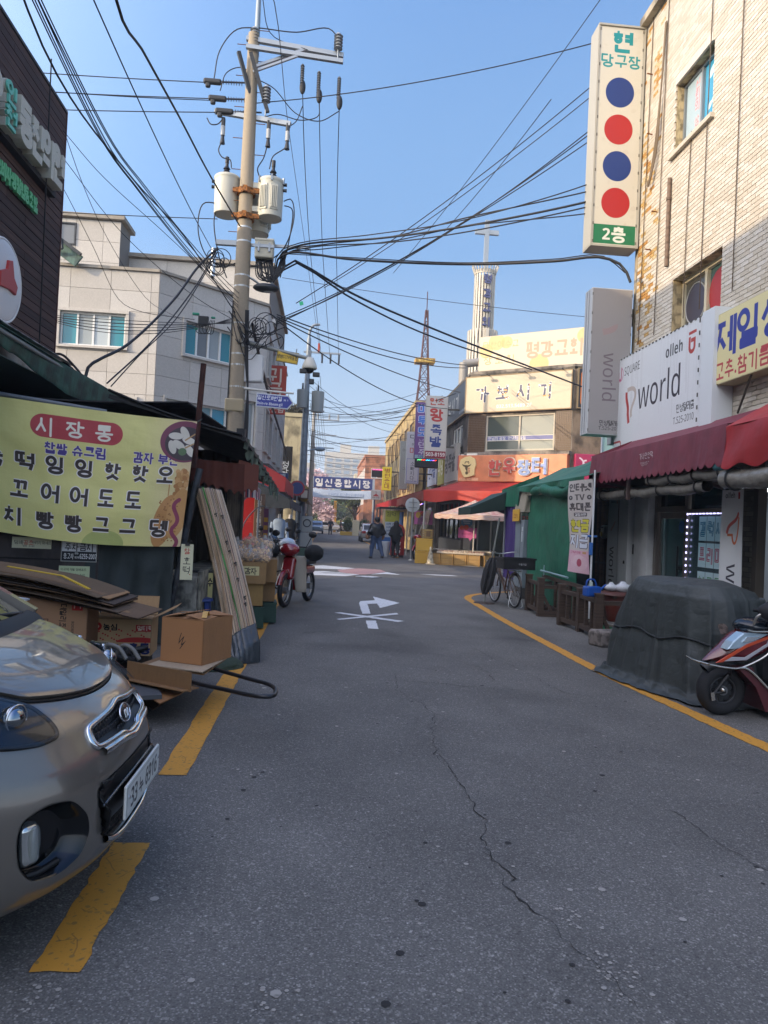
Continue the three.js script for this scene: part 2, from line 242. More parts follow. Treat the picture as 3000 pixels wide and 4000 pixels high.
// ================================================================ ground, road, paint
{
const g = new THREE.PlaneGeometry(3600,3600,1,1);g.rotateX(-PI / 2);g.translate(0,-0.012,-600);
struct('ground',g,M('#5d5b58',{ r:0.95,t:'mottle',s:0.2 }));
const road = grid((u,v) => [-13 + 27*u,0,7 - 117*v],108,468),col = [],p = road.attributes.position;
for (let i = 0;i < p.count;i++) { // patches of tar, wear and dust that belong to the asphalt
const x = p.getX(i),z = p.getZ(i);let c = 0.90 + 0.42*(fbm(x*0.7 + 40,z*0.35 + 90,4,0,60) - 0.5) + 0.22*(fbm(x*2.6,z*2.6,3,0,64) - 0.5);
const d = fbm(x*1.1 + 7,z*0.9 + 3,4,0,66);if (d > 0.58) c -= (d - 0.58)*1.3;
for (const [sx,sz,r,k] of [[-0.3,-12.3,0.55,0.16],[0.2,-10.6,0.4,0.1],[1.9,-6.2,0.5,0.08],[0.6,-4.4,0.6,0.07],[2.6,-3.4,0.5,0.08],[1.2,-8.6,0.7,0.07],[2.4,-2.6,0.35,-0.06],[-0.2,-2.9,0.5,-0.05]]) c -= k*Math.exp(-(((x - sx) / r)**2 + ((z - sz) / r / 1.5)**2))*(0.6 + 0.8*fbm(x*5,z*5,2,0,70));// oil and scuffs
col.push(c*1.0,c*0.99,c*1.0);
}
road.setAttribute('color',new THREE.Float32BufferAttribute(col,3));
const uv = road.attributes.uv;for (let i = 0;i < p.count;i++) uv.setXY(i,p.getX(i) / 3,-p.getZ(i) / 3);
const m = new THREE.MeshStandardMaterial({ color:new THREE.Color(0.545,0.53,0.462),roughness:0.86,vertexColors:true,map:TX.asphalt,bumpMap:TX.stone,bumpScale:0.0025 });
m.bumpMap = TX.stone.clone();m.bumpMap.repeat.set(2.5,2.5);
const r = struct('road',road,m);
// cracks: thin dark openings wandering through the surface
const dark = M('#2a2826',{ r:1 });
const crack = (pts,w,seed) => {
const R = RNG(seed),c = new THREE.CatmullRomCurve3(pts.map((q) => V(q[0],0.004,q[2]))),n = Math.ceil(c.getLength() / 0.035),L = [],pos = [],idx = [];let off = 0;
for (let i = 0;i <= n;i++) { const q = c.getPointAt(i / n),t = c.getTangentAt(i / n);off = off*0.93 + (R() - 0.5)*0.045;const ww = 0.85*w*(0.1 + 1.3*R()*vnoise(i*0.16,seed))*Math.min(1,6*Math.min(i,n - i) / n + 0.2);L.push(q);pos.push(q.x - t.z*(off - ww),0.004,q.z + t.x*(off - ww),q.x - t.z*(off + ww),0.004,q.z + t.x*(off + ww));if (i) { const a = i*2;idx.push(a - 2,a - 1,a,a - 1,a + 1,a);} }
const g = new THREE.BufferGeometry();g.setAttribute('position',new THREE.Float32BufferAttribute(pos,3));g.setIndex(idx);g.computeVertexNormals();part(r,'crack',g,dark);
};
crack([[.79,0,-7.43],[.75,0,-6.709],[.868,0,-6.209],[.891,0,-5.571],[.83,0,-4.942],[.81,0,-4.568]],0.006,11);
crack([[.846,0,-5.153],[.803,0,-4.247],[.819,0,-3.782],[.826,0,-3.482],[.817,0,-3.225],[.817,0,-3.022],[.874,0,-2.826],[.934,0,-2.595],[.984,0,-2.435],[1.032,0,-2.249]],0.007,12);
crack([[.788,0,-3.407],[.828,0,-3.269],[.817,0,-3.12]],0.009,15);
crack([[.071,0,-6.991],[.595,0,-6.999],[.943,0,-6.963],[1.37,0,-6.879],[2.013,0,-6.804],[2.427,0,-6.721]],0.005,13);
crack([[-.45,0,-9.84],[.45,0,-10.07],[1.3,0,-9.81],[2.17,0,-9.76]],0.010,14);
crack([[1.91,0,-9.14],[2.09,0,-8.39],[2.2,0,-7.63],[2.262,0,-6.891],[2.586,0,-6.56]],0.006,16);
crack([[1.962,0,-3.979],[1.978,0,-3.701],[2.006,0,-3.484],[2.036,0,-3.157]],0.006,17);
crack([[1.72,0,-8.06],[1.77,0,-7.45],[1.686,0,-6.637]],0.005,18);
// worn thermoplastic paint
const paintTex = (base,wear) => printed(512,512,(g,w,h) => { const R = RNG(91);g.fillStyle = base;g.fillRect(0,0,w,h);speckle(g,w,h,900,'rgba(70,62,52,.5)',0.6,2.2,5);speckle(g,w,h,520,wear,1,6,8);for (let i = 0;i < 26;i++) { g.strokeStyle = 'rgba(60,52,44,.35)';g.lineWidth = 1 + R()*1.5;g.beginPath();let x = R()*w,y = R()*h;g.moveTo(x,y);for (let k = 0;k < 4;k++) g.lineTo(x += (R() - 0.5)*40,y += (R() - 0.3)*40);g.stroke();} },base,{ r:0.75 });
const yellow = paintTex('#bd862c','rgba(84,78,66,.75)'),white = paintTex('#c9cbcc','rgba(95,95,96,.8)');
for (const m of [yellow,white]) { m.map.wrapS = m.map.wrapT = THREE.RepeatWrapping;m.userData.metres = true;}
const flat = (name,pts,mat,y = 0.004) => { // a painted sheet with slightly ragged edges
const R = RNG(name.length + pts.length*7 + Math.abs(pts[0][2])*100 | 0),o = [];
pts.forEach((a,i) => { const b = pts[(i + 1) % pts.length],L = Math.hypot(b[0] - a[0],b[2] - a[2]),n = clamp(Math.round(L / 0.05),1,60);for (let k = 0;k < n;k++) { const j = k? 0.015*(R() - 0.5) :0;o.push([lerp(a[0],b[0],k / n) + j,-lerp(a[2],b[2],k / n) + j]);} });
const g = new THREE.ShapeGeometry(new THREE.Shape(o.map(([x,z]) => new THREE.Vector2(x,z))));g.rotateX(-PI / 2);g.translate(0,y,0);return struct(name,g,mat);
};
const strip = (name,pts,w,mat) => { const L = [],R = [];pts.forEach((q,i) => { const a = pts[Math.max(0,i - 1)],b = pts[Math.min(pts.length - 1,i + 1)],dx = b[0] - a[0],dz = b[2] - a[2],l = Math.hypot(dx,dz);L.push([q[0] - dz / l*w / 2,0,q[2] + dx / l*w / 2]);R.push([q[0] + dz / l*w / 2,0,q[2] - dx / l*w / 2]);});return flat(name,L.concat(R.reverse()),mat);};
for (const [z0,z1] of [[-2.49,-3.46],[-4.36,-19.2],[-31.5,-62],[-63,-92]]) strip('yellow_line',[[-0.80,0,z0],[-0.80,0,(z0 + z1) / 2],[-0.80,0,z1]],0.16,yellow);
const smooth = new THREE.CatmullRomCurve3([[3.42,0,-3],[3.36,0,-4.6],[3.28,0,-5.195],[3.193,0,-6.208],[3.07,0,-7.83],[3.04,0,-9.74],[3.02,0,-11.62],[3.04,0,-13.41],[3.07,0,-14.83],[3.12,0,-15.57],[3.35,0,-16.25],[3.94,0,-17],[4.62,0,-17.5],[7.5,0,-17.3],[11,0,-18.2]].map(v3)).getPoints(90).map((q) => [q.x,0,q.z]);
strip('yellow_line',smooth,0.15,yellow);
strip('yellow_line',[[3.35,0,-33],[3.35,0,-50],[3.3,0,-62]],0.15,yellow);
flat('arrow_marking',[[.72,0,-13.8],[.76,0,-14.13],[1.06,0,-14.4],[1.07,0,-15.11],[1.51,0,-14.06],[1.06,0,-13.1],[1.06,0,-13.83],[.87,0,-13.69],[.84,0,-12.25],[.7,0,-12.21]],white);
flat('arrow_marking',[[.71,0,-11.36],[.87,0,-11.4],[.84,0,-10.51],[.7,0,-10.52]],white);
flat('arrow_marking',[[.24,0,-12.2],[.34,0,-12.29],[1.31,0,-11.46],[1.2,0,-11.33]],white);
flat('arrow_marking',[[.26,0,-11.4],[.31,0,-11.31],[1.31,0,-12.26],[1.29,0,-12.44]],white,0.008);
for (const [a,b] of [[1229,1231.5],[1234,1236]]) flat('hump_marking',[[-.61,0,-22.84],[.07,0,-23.49],[1.09,0,-22.58],[.68,0,-21.75],[-.06,0,-21.71],[-.56,0,-21.42]].map(([x,y,z]) => [x,y,z + (a === 1229? 1.2 :-1.6)]),white);
const pink = paintTex('#a98480','rgba(110,95,92,.8)');pink.map.wrapS = pink.map.wrapT = THREE.RepeatWrapping;pink.userData.metres = true;
flat('hump_marking',[[.48,0,-23.07],[1.21,0,-24.2],[1.9,0,-23.94],[2.01,0,-22.91],[1.28,0,-21.52],[1.03,0,-21.38],[.55,0,-21.87]],pink);
flat('hump_marking',[[-.06,0,-21.62],[.53,0,-22.05],[1,0,-21.18],[.07,0,-21.31]],white);
flat('hump_marking',[[1.42,0,-21.59],[2.02,0,-22.92],[2.35,0,-21.92],[1.86,0,-22.03]],white);
flat('road_paint_remnant',[[2.99,0,-22.65],[3.99,0,-22.61],[4.15,0,-22.32],[3.44,0,-22.32]],white);
// patches of new tar and a concrete apron in front of the corner shop
const man = thing('manhole_cover','round manhole cover with worn white paint in the road past the arrow','manhole cover',[1.28,0,-20.53]);
part(man,'cover',C(0.36,0.36,0.012,0,0.004,0,0,0,0,40),M('#b9bcc0',{ r:0.7,t:'dirt',s:2 }));
part(man,'rim',TOR(0.37,0.014,0,0.006,0,PI / 2,0,0,40,6),M('#4b4a48',{ r:0.8 }));
// litter and spots stuck to the asphalt: chewing gum, paper, grit
const R = RNG(44),spots = [],pale = [];
for (let i = 0;i < 170;i++) { const z = -1.3 - 16*R()*R() - 1,x = -0.6 + 3.7*R();(R() > 0.45? spots :pale).push(at(new THREE.CircleGeometry(0.006 + 0.018*R()*R(),7),x,0.003,z,-PI / 2));}
for (const q of [[1.061,0,-2.41],[1.058,0,-2.827],[1.067,0,-2.526],[-.797,0,-2.356],[-.074,0,-2.349],[-.31,0,-4.423]]) for (let i = 0;i < 16;i++) pale.push(at(new THREE.CircleGeometry(0.003 + 0.007*R(),6),q[0] + 0.16*(R() - 0.5),0.003,q[2] + 0.16*(R() - 0.5),-PI / 2));
part(r,'gum_spot',spots,M('#2c2b2a',{ r:0.9 })).userData.kind = 'stuff';
part(r,'pale_grit',pale,M('#98948c',{ r:0.9 })).userData.kind = 'stuff';
}

// ================================================================ walls made of separate stones or bricks
function cut(rects,h) { // rectangles [x0, y0, x1, y1] minus hole h
const o = [];
for (const [x0,y0,x1,y1] of rects) {
if (h[2] <= x0 || h[0] >= x1 || h[3] <= y0 || h[1] >= y1) { o.push([x0,y0,x1,y1]);continue;}
if (h[0] > x0) o.push([x0,y0,h[0],y1]);if (h[2] < x1) o.push([h[2],y0,x1,y1]);
const a = Math.max(x0,h[0]),b = Math.min(x1,h[2]);if (h[1] > y0) o.push([a,y0,b,h[1]]);if (h[3] < y1) o.push([a,h[3],b,y1]);
}
return o;
}
function cells(x0,x1,y0,y1,cw,ch,holes,shift = 0) {
const o = [],n = Math.round((y1 - y0) / ch);
for (let j = 0;j < n;j++) for (let x = x0 - (j % 2? cw*shift :0);x < x1 - 0.02;x += cw) { let r = [[Math.max(x,x0),y0 + j*ch,Math.min(x + cw,x1),Math.min(y0 + (j + 1)*ch,y1)]];for (const h of holes) r = cut(r,h);for (const q of r) if (q[2] - q[0] > 0.03 && q[3] - q[1] > 0.02) o.push(q);}
return o;
}
// wall slab with rectangular openings (local x along the wall, front face at z = 0)
function slab(x0,x1,y0,y1,t,holes = [],z = 0) { let r = [[x0,y0,x1,y1]];for (const h of holes) r = cut(r,h);return r.map(([a,b,c,d]) => B(c - a,d - b,t,(a + c) / 2,(b + d) / 2,z - t / 2));}
// a window: frame with a pane of glass in every sash; x, y is its lower left corner
function windowUnit(parent,x,y,w,h,z,cols,frame,glass,o = {}) {
const f = o.f?? 0.05,d = o.d?? 0.08,rows = o.rows?? [1],n = cols,gs = [B(w,f,d,x + w / 2,y + f / 2,z),B(w,f,d,x + w / 2,y + h - f / 2,z)],pw = (w - f) / n;
for (let i = 0;i <= n;i++) gs.push(B(f,h - 2*f,d - 0.006,x + f / 2 + i*pw,y + h / 2,z));
let yy = y + f;const hs = rows.map((q) => q*(h - f) / rows.reduce((a,b) => a + b));for (let k = 0;k < hs.length - 1;k++) { yy += hs[k];gs.push(B(w - 2*f,f,d - 0.012,x + w / 2,yy - f / 2,z));}
const win = part(parent,o.name?? 'window',gs,frame);let y2 = y + f;
for (const q of hs) { for (let i = 0;i < n;i++) part(win,'pane',B(pw - f,q - f,0.012,x + f + i*pw + (pw - f) / 2,y2 + (q - f) / 2,z - (o.set?? 0.01) - (i % 2)*0.02),Array.isArray(glass)? glass[i % glass.length] :glass);y2 += q;}
return win;
}
const G_ = { teal:M('#2f7f8c',{ ...GLASS,r:0.12 }),grey:M('#6d7072',{ ...GLASS,r:0.1 }),dark:M('#1d2326',GLASS),blind:M('#8f9696',{ ...GLASS,r:0.15 }),white:M('#a9b2b4',{ ...GLASS,r:0.2 }),green:M('#4f8a7c',{ ...GLASS,r:0.15 }) };
const F_ = { white:M('#d9d9d4',{ r:0.5 }),alu:M('#9a9c9c',{ r:0.4,m:0.6 }),brown:M('#3a2c22',{ r:0.5 }),dark:M('#2b2d2e',{ r:0.5 }) };

// ================================================================ left: clinic clad in dark boards
{
const b = thing('clinic_building','tall clinic building clad in dark brown boards, at the upper left edge','building',[-5.5,0,-15.1],PI / 2);// local x runs towards the camera's right, i.e. to -z; local z is +x
// local frame: x = -(world z) direction; the wall runs from x = 0 at the far corner back to x = -12 near the camera
const L = -7.2,wood = [0,1,2].map((i) => M(['#553b33','#4a332c','#5f443a'][i],{ r:0.8,t:'wood',s:0.9,b:'wood',bs:0.003 }));
part(b,'core_wall',B(-L - 0.01,9.3,3.66,L / 2 - 0.02,4.66,-1.86),M('#574b45',{ r:0.9,t:'mottle',s:0.5 }));
const pitch = 0.152;let row = 0;
for (let y = 4.48;y < 9.32;y += pitch,row++) { // boards in the long street face, two or three to a row
let x = -0.005;const R = RNG(300 + row);
while (x > L) { const len = Math.min(x - L,1.6 + 2.2*R());part(b,'board',RB(len - 0.006,pitch - 0.012,0.03,0.006,x - len / 2,y + pitch / 2,0.014 + 0.006*R(),0,0,0,1),wood[R()*3 | 0]);x -= len;}
}
part(b,'end_trim',B(0.035,4.95,0.11,0.012,6.93,-0.01),M('#5b3a32',{ r:0.7,t:'grain',s:3 }));
part(b,'parapet_cap',B(-L,0.05,0.3,L / 2,9.38,-0.1),M('#3c3431',{ r:0.6 }));
part(b,'shopfront_wall',B(-L,4.4,0.2,L / 2,2.2,-0.05),M('#b9b3a6',{ r:0.9,t:'dirt',s:0.4 }));
part(b,'gutter',rod([L,4.42,0.16],[0,4.42,0.16],0.05),M('#8b8782',{ r:0.6 }));
part(b,'sign_backing',B(4.2,0.10,0.12,-2.8,7.42,0.10),M('#26221f',{ r:0.8 }));
// raised letters, all of one sign
const s = thing('clinic_sign','row of big white raised letters high on the dark board wall','sign',[-5.44,7.42,-15.1],PI / 2);
const white = M('#cfccbb',{ r:0.6,t:'grain',s:2 }),teal = M('#6fc4ac',{ r:0.5 }),green = M('#5fb97c',{ r:0.5 });
[['동',-2.82],['진',-2.32],['의',-1.82],['원',-1.34]].forEach(([c,x]) => part(s,'letter',letter3D(c,0.68,0.26,0.20,x,0.05,0.84),white));
[['인',0.40],['천',0.03]].forEach(([c,y]) => { part(s,'letter_block',letter3D(c,0.36,0.2,0.24,-3.26,y,1.15),white);part(s,'letter',letter3D(c,0.36,0.03,0.16,-3.26,y,1.15).map((g) => at(g,0,0,0.21)),teal);});
part(s,'round_emblem',[extr(strokeShape(Object.assign([...Array(24)].map((_,i) => [-3.85 + 0.5*Math.cos(i*PI / 12),0.40 + 0.42*Math.sin(i*PI / 12)]),{ closed:true }),0.34)[0],0.3)],white);
const s2 = thing('slogan_sign','row of small green letters below the big white ones on dark boards','sign',[-5.45,6.78,-15.1],PI / 2);
[...'의료 소비자생활협동조합'].forEach((c,i,a) => { if (c !== ' ') part(s2,'letter',letter3D(c,0.29,0.05,0.17,-1.55 - (a.length - 1 - i)*0.186,0,0.62),green);});
const rs = thing('round_sign','round white lightbox sign with a red mark under the green letters','sign',[-5.05,4.89,-11.51],PI / 2);
part(rs,'lamp_box',[C(0.62,0.62,0.18,0,0,0,PI / 2,0,0,48)],M('#b9b9b8',{ r:0.5 }));part(rs,'face',[S(0.60,0,0,0.09,1,1,0.12,40)],M('#cfd0d2',{ r:0.35 }));
part(rs,'rim',[TOR(0.61,0.022,0,0,0.09,0,0,0,48)],M('#d8d8d6',{ r:0.4 }));part(rs,'mark',[extr([[-0.42,0.06],[-0.2,0.16],[-0.16,0.3],[-0.05,0.33],[0.03,0.1],[0.16,0.0],[0.12,-0.12],[-0.1,-0.1],[-0.42,-0.14]],0.03,0.1,-0.02,0.155,0,0,0,0.01)],M('#a81e1c',{ r:0.4 }));
part(rs,'bracket',[rod([-0.2,0.5,-0.45],[-0.2,0.5,0],0.03),rod([-0.2,-0.5,-0.45],[-0.2,-0.5,0],0.03)],M('#6a6661',{ r:0.6 }));
solo('hanging_cable','thin black cable hanging straight down in front of the dark boards','cable',tube([[-5.28,9.6,-13.7],[-5.25,6,-13.72],[-5.2,3.4,-13.65]],0.012),M('#1c1a1a',{ r:0.8 }));
// the neighbour towards and behind the camera, of the same height; it shades the street
const n = thing('neighbour_building','plain rendered building next to the board-clad clinic','building',[-5.7,0,0],PI / 2);
part(n,'wall',B(38,9.25,3.4,-11.2,4.62,-1.9),M('#8d857b',{ r:0.9,t:'dirt',s:0.3 }));part(n,'roof_slab',B(38.3,0.14,3.6,-11.2,9.32,-1.9),M('#6f6a64',{ r:0.9 }));
for (let i = 0;i < 9;i++) for (const y of [4.2,6.9]) windowUnit(n,-27 + i*3.6,y,1.8,1.3,0.0 - 0.17,2,F_.white,G_.dark);
}

// ================================================================ left, across the side street: grey stone-clad corner building
{
const b = thing('corner_building','three storey corner building clad in pale grey stone panels with cut-off corner','building',[-5.56,0,-24],0);
const tone = ['#c4beb4','#c8c2b8','#beb8ae','#c3bdb3','#cac5bc'].map((c) => M(c,{ r:0.75,t:'grain',s:1.3,b:'grain',bs:0.001 })),joint = M('#7d766c',{ r:0.95 });
const panels = (px,pz,ry,x0,x1,y0,y1,cw,ch,holes,seed,yo = 0) => {
const R = RNG(seed),T = new THREE.Matrix4().makeRotationY(ry).setPosition(px,0,pz);
part(b,'backing_wall',merge(slab(x0,x1,y0,y1,0.25,holes,-0.022)).applyMatrix4(T),joint);
for (const [a,c,d,e] of cells(x0,x1,y0 + yo,y1,cw,ch,holes)) part(b,'stone_panel',B(d - a - 0.012,e - c - 0.012,0.03,(a + d) / 2,(c + e) / 2,-0.012 + 0.003*R()).applyMatrix4(T),tone[R()*5 | 0]);
return T;
};
const wins = (T,list) => list.forEach(([x,y,w,h,n,gl]) => { const k = windowUnit(b,x,y,w,h,-0.09,n,F_.white,gl,{ f:0.06 });k.applyMatrix4(T);const s = part(b,'window_surround',[B(w + 0.2,0.1,0.12,x + w / 2,y + h + 0.05,0.03),B(w + 0.2,0.07,0.14,x + w / 2,y - 0.04,0.04),B(0.1,h,0.1,x - 0.05,y + h / 2,0.02),B(0.1,h,0.1,x + w + 0.05,y + h / 2,0.02)],tone[1]);s.applyMatrix4(T);});
const hf = [[-3.0,6.68,-0.98,7.75],[-3.2,3.5,-0.6,5.05]];
let T = panels(0,0,0,-6.5,0,0,9.15,1.25,0.655,hf,71);
wins(T,[[-3.0,6.68,2.02,1.07,4,[G_.teal,G_.blind,G_.white,G_.teal]],[-3.2,3.5,2.6,1.55,4,[G_.green,G_.blind]]]);
const hc = [[1.0,6.76,2.92,7.86],[0.42,4.05,2.82,5.2],[3.3,4.05,4.0,5.62]];
T = panels(0,0,rad(43),0,4.39,0,9.15,1.25,0.655,hc,72);
wins(T,[[1.0,6.76,1.92,1.1,4,[G_.teal,G_.grey,G_.blind,G_.teal]],[0.42,4.05,2.4,1.15,4,[M('#5aa072',{ r:0.2 }),M('#3f8fa8',{ r:0.15 }),M('#6a8d96',{ r:0.15 }),M('#3f93ad',{ r:0.15 })]],[3.3,4.05,0.7,1.57,1,[G_.blind]]]);
const pr = part(b,'window_poster',at(face(0.5,0.42),1.92,4.62,-0.072),printed(128,110,(g,w,h) => { g.fillStyle = '#5c8794';g.fillRect(0,0,w,h);g.strokeStyle = '#a02a4c';g.lineWidth = 9;g.beginPath();g.arc(62,80,22,PI,0);g.stroke();g.beginPath();g.arc(62,30,10,0,7);g.fillStyle = '#a02a4c';g.fill();g.lineWidth = 7;g.beginPath();g.moveTo(30,22);g.quadraticCurveTo(62,62,98,18);g.stroke();},'#5c8794'));pr.applyMatrix4(T);
const hs = [];for (const y of [4.0,6.7]) for (const x of [0.3,2.2,5.2,8.2]) hs.push([x,y,x + 1.3,y + 1.5]);
T = panels(3.21,-3.0,PI / 2,0,13,0,9.15,1.6,0.655,hs,73);
wins(T,hs.map(([x,y]) => [x,y,1.3,1.5,2,[G_.dark,G_.blind]]));
const cap = M('#a39a8b',{ r:0.8,t:'mottle',s:1 });
part(b,'parapet_cap',[B(6.5,0.09,0.36,-3.25,9.2,-0.1)],cap);part(b,'parapet_cap',[B(4.42,0.09,0.36,2.2,9.2,-0.1).applyMatrix4(new THREE.Matrix4().makeRotationY(rad(43)))],cap);part(b,'parapet_cap',[B(13,0.09,0.36,6.5,9.205,-0.12).applyMatrix4(new THREE.Matrix4().makeRotationY(PI / 2).setPosition(3.21,0,-3))],cap);
// set-back top floor with its tall stair block
const up = (x0,x1,y0,y1,z,dep,ch,seed,hole = []) => { part(b,'upper_wall',B(x1 - x0,y1 - y0,dep,(x0 + x1) / 2,(y0 + y1) / 2,z - dep / 2 - 0.03),joint);const R = RNG(seed);for (const [a,c,d,e] of cells(x0,x1,y0,y1,1.3,ch,hole)) part(b,'stone_panel',B(d - a - 0.012,e - c - 0.012,0.03,(a + d) / 2,(c + e) / 2,z - 0.012),tone[R()*5 | 0]);part(b,'roof_edge',B(x1 - x0 + 0.3,0.14,dep + 0.3,(x0 + x1) / 2,y1 + 0.07,z - dep / 2),cap);};
part(b,'flat_roof',[B(6.4,0.2,13,-3.3,8.9,-6.6),B(3.1,0.2,12.6,1.5,8.9,-9.6)],M('#8b857b',{ r:0.9 }));
up(-3.4,3.1,8.9,11.1,-4.5,10,0.72,81);up(-8,-2.2,8.9,11.95,-3.2,1.25,0.75,82,[[-4.9,10.95,-3.75,11.75]]);
windowUnit(b,-4.9,10.95,1.15,0.8,-3.19,2,F_.dark,[G_.teal,G_.grey]);
const vp = thing('vent_pipe','shiny ribbed steel vent pipe standing on the grey corner building roof','pipe',[-4.28,9.85,-26.2]);part(vp,'pipe',[...Array(16)].map((_,i) => C(0.085,0.085,0.055,0,0.04 + i*0.06,0)),M('#c3c6c8',{ r:0.3,m:0.8 }));part(vp,'inner_tube',C(0.078,0.078,1.0,0,0.5,0),M('#8e9194',{ r:0.4,m:0.8 }));
// jade roof edge of the house squeezed between
const h = thing('green_gable','green tiled roof edge with dark gutter above the stone facade','roof',[0,0,0]);
part(h,'roof_slope',bar([-9.1,10.0,-23.75],[-8.0,9.25,-23.75],0.1,0.4,V(0,1,0)),M('#587468',{ r:0.6,t:'dirt',s:1 }));part(h,'gutter',bar([-9.1,10.25,-23.6],[-7.9,9.42,-23.6],0.1,0.1),M('#23282a',{ r:0.5 }));part(h,'downpipe',[rod([-8.5,9.85,-23.55],[-8.45,9.55,-23.55],0.04),rod([-8.45,9.55,-23.55],[-9.2,9.5,-23.55],0.04)],M('#23282a',{ r:0.5 }));
}

// ================================================================ right: white tiled building with the phone shop
const RX = 5.6;
{
const b = thing('brick_building','tall building faced with cream white bricks and rust stains, right edge','building',[RX,0,-13.3],-PI / 2);// local x runs to +z (towards the camera), local z is -x (out to the street)
const W = 7.3,H = 11.0,wx = (z) => z + 13.3;
const holes = [[wx(-11.98),7.94,wx(-10.75),9.1],[wx(-11.85),4.8,wx(-10.3),5.76]];
part(b,'core_wall',[...slab(0,W,2.95,H,0.3,holes,-0.012),B(W,8.1,4,W / 2,6.99,-2.75),B(W,0.14,4.3,W / 2,11.03,-2)],M('#a39a88',{ r:0.95,t:'dirt',s:0.6 }));
part(b,'window_niche',holes.map(([a,c,d,e]) => B(d - a - 0.01,e - c - 0.01,0.1,(a + d) / 2,(c + e) / 2,-0.42)),M('#6a655c',{ r:0.9 }));
const tones = ['#d2cabb','#cdc4b3','#d6cfc2','#c7bdab'].map((c) => M(c,{ r:0.55,t:'grain',s:2 })),rust = [M('#c9a566',{ r:0.8,t:'dirt',s:1.5 }),M('#d6bf92',{ r:0.7,t:'dirt',s:1.5 }),M('#bd8b48',{ r:0.85,t:'dirt',s:2 })];
const bw = 0.2,bh = 0.066,R = RNG(500),brickG = new RoundedBoxGeometry(1,1,1,1,0.02),unit = (() => { const g = metreUV(new THREE.BoxGeometry(1,1,1));return g;})();
const list = cells(0,W,2.95,H - 0.03,bw,bh,holes,0.5).filter(([a,c,d,e]) => e > 2.95);
// the nearest and lowest bricks are single pieces, the rest is one mass of the same bricks
const pick = list.map((q) => [Math.hypot(RX,(q[0] - 13.3),q[1] - 1.5) + (q[0] > 4.1 || (q[1] < 4.6 && q[0] < 4.3)? 100 :0),q]).sort((a,b) => a[0] - b[0]);const near = new Set(pick.slice(0,290).map((k) => k[1]));
const stain = (x,y) => { const k = [[0.22,6.0,8.9,0.09],[0.42,7.4,8.7,0.06],[0.55,9.4,10.2,0.1],[0.16,4.9,7.6,0.07],[0.5,5.0,6.6,0.08],[0.7,6.9,7.3,0.07]];for (const [sx,a,b,w] of k) if (y > a && y < b && Math.abs(x - sx - 0.05*Math.sin(y*5)) < 2.2*w*(1.2 - 0.5*(b - y) / (b - a))) return Math.abs(x - sx - 0.05*Math.sin(y*5)) < 0.8*w? 0.7 :0.25;return x < 0.35? 0.12 :x < 0.8? 0.05 :0;};
const groups = new Map();
for (const q of list) {
const [a,c,d,e] = q,cx = (a + d) / 2,cy = (c + e) / 2,st = R() < stain(cx,cy),mat = st? rust[R()*3 | 0] :tones[R()*4 | 0],sx = d - a - 0.009,sy = e - c - 0.009,sz = 0.022 + 0.003*R();
if (near.has(q)) { const m = new THREE.Mesh(unit,mat);m.name = 'brick';m.castShadow = m.receiveShadow = true;m.position.set(cx,cy,sz / 2 - 0.012);m.scale.set(sx,sy,sz);b.add(m);} else { if (!groups.has(mat)) groups.set(mat,[]);groups.get(mat).push([cx,cy,sz / 2 - 0.012,sx,sy,sz]);}
}
let pieces = [];
for (const [mat,l] of groups) { const im = new THREE.InstancedMesh(unit,mat,l.length),o = new THREE.Object3D();l.forEach(([x,y,z,a,c,d],i) => { o.position.set(x,y,z);o.scale.set(a,c,d);o.updateMatrix();im.setMatrixAt(i,o.matrix);});im.name = 'brick_rows';im.userData = { kind:'stuff' };im.castShadow = im.receiveShadow = true;b.add(im);}
// window with sky poster (upper) and the billiard hall window (lower)
const frame = M('#8e9396',{ r:0.4,m:0.5 });
const sky = printed(160,300,(g,w,h) => { g.fillStyle = '#3f95bb';g.fillRect(0,0,w,h);for (const [x,y,r] of [[60,50,34],[95,80,26],[50,200,22],[80,185,18],[110,40,26]]) { g.fillStyle = 'rgba(225,232,230,.75)';g.beginPath();g.ellipse(x,y,r,r*0.6,-0.6,0,7);g.fill();} },'#3f95bb',{ r:0.15 });
const pale = printed(160,300,(g,w,h) => { g.fillStyle = '#9fb4be';g.fillRect(0,0,w,h);text(g,'신뢰의 상담',112,14,50,{ c:'#c98a90',w:0.14,o:'#b9b9bd',col:true });},'#9fb4be',{ r:0.15 });
windowUnit(b,holes[0][0],holes[0][1],1.23,1.16,-0.16,2,frame,[M('#93a6ae',{ ...GLASS,r:0.15 }),M('#2a2f31',GLASS)],{ f:0.045 });
part(b,'poster',at(face(0.5,1.06),holes[0][0] + 0.33,8.52,-0.152),pale);part(b,'poster',at(face(0.52,1.06),holes[0][0] + 0.90,8.52,-0.17),sky);
windowUnit(b,holes[1][0],holes[1][1],1.55,0.96,-0.2,2,M('#cfc4a6',{ r:0.5 }),[M('#5d5a50',{ ...GLASS,r:0.14 }),M('#54706a',{ ...GLASS,r:0.14 })],{ f:0.07 });
part(b,'window_disc',[extr([...Array(36)].map((_,i) => [0.32*Math.cos(i*PI / 18),0.34*Math.sin(i*PI / 18)]),0.004,holes[1][0] + 0.42,5.27,-0.196)],M('#3f3b48',{ r:0.4 }));part(b,'window_disc',[extr([...Array(36)].map((_,i) => [0.33*Math.cos(i*PI / 18),0.35*Math.sin(i*PI / 18)]),0.004,holes[1][0] + 1.13,5.27,-0.214)],M('#b02a2c',{ r:0.4 }));
part(b,'disc_ring',TOR(0.325,0.012,holes[1][0] + 0.42,5.27,-0.19,0,0,0,36,6),M('#a8a59c',{ r:0.5 }));
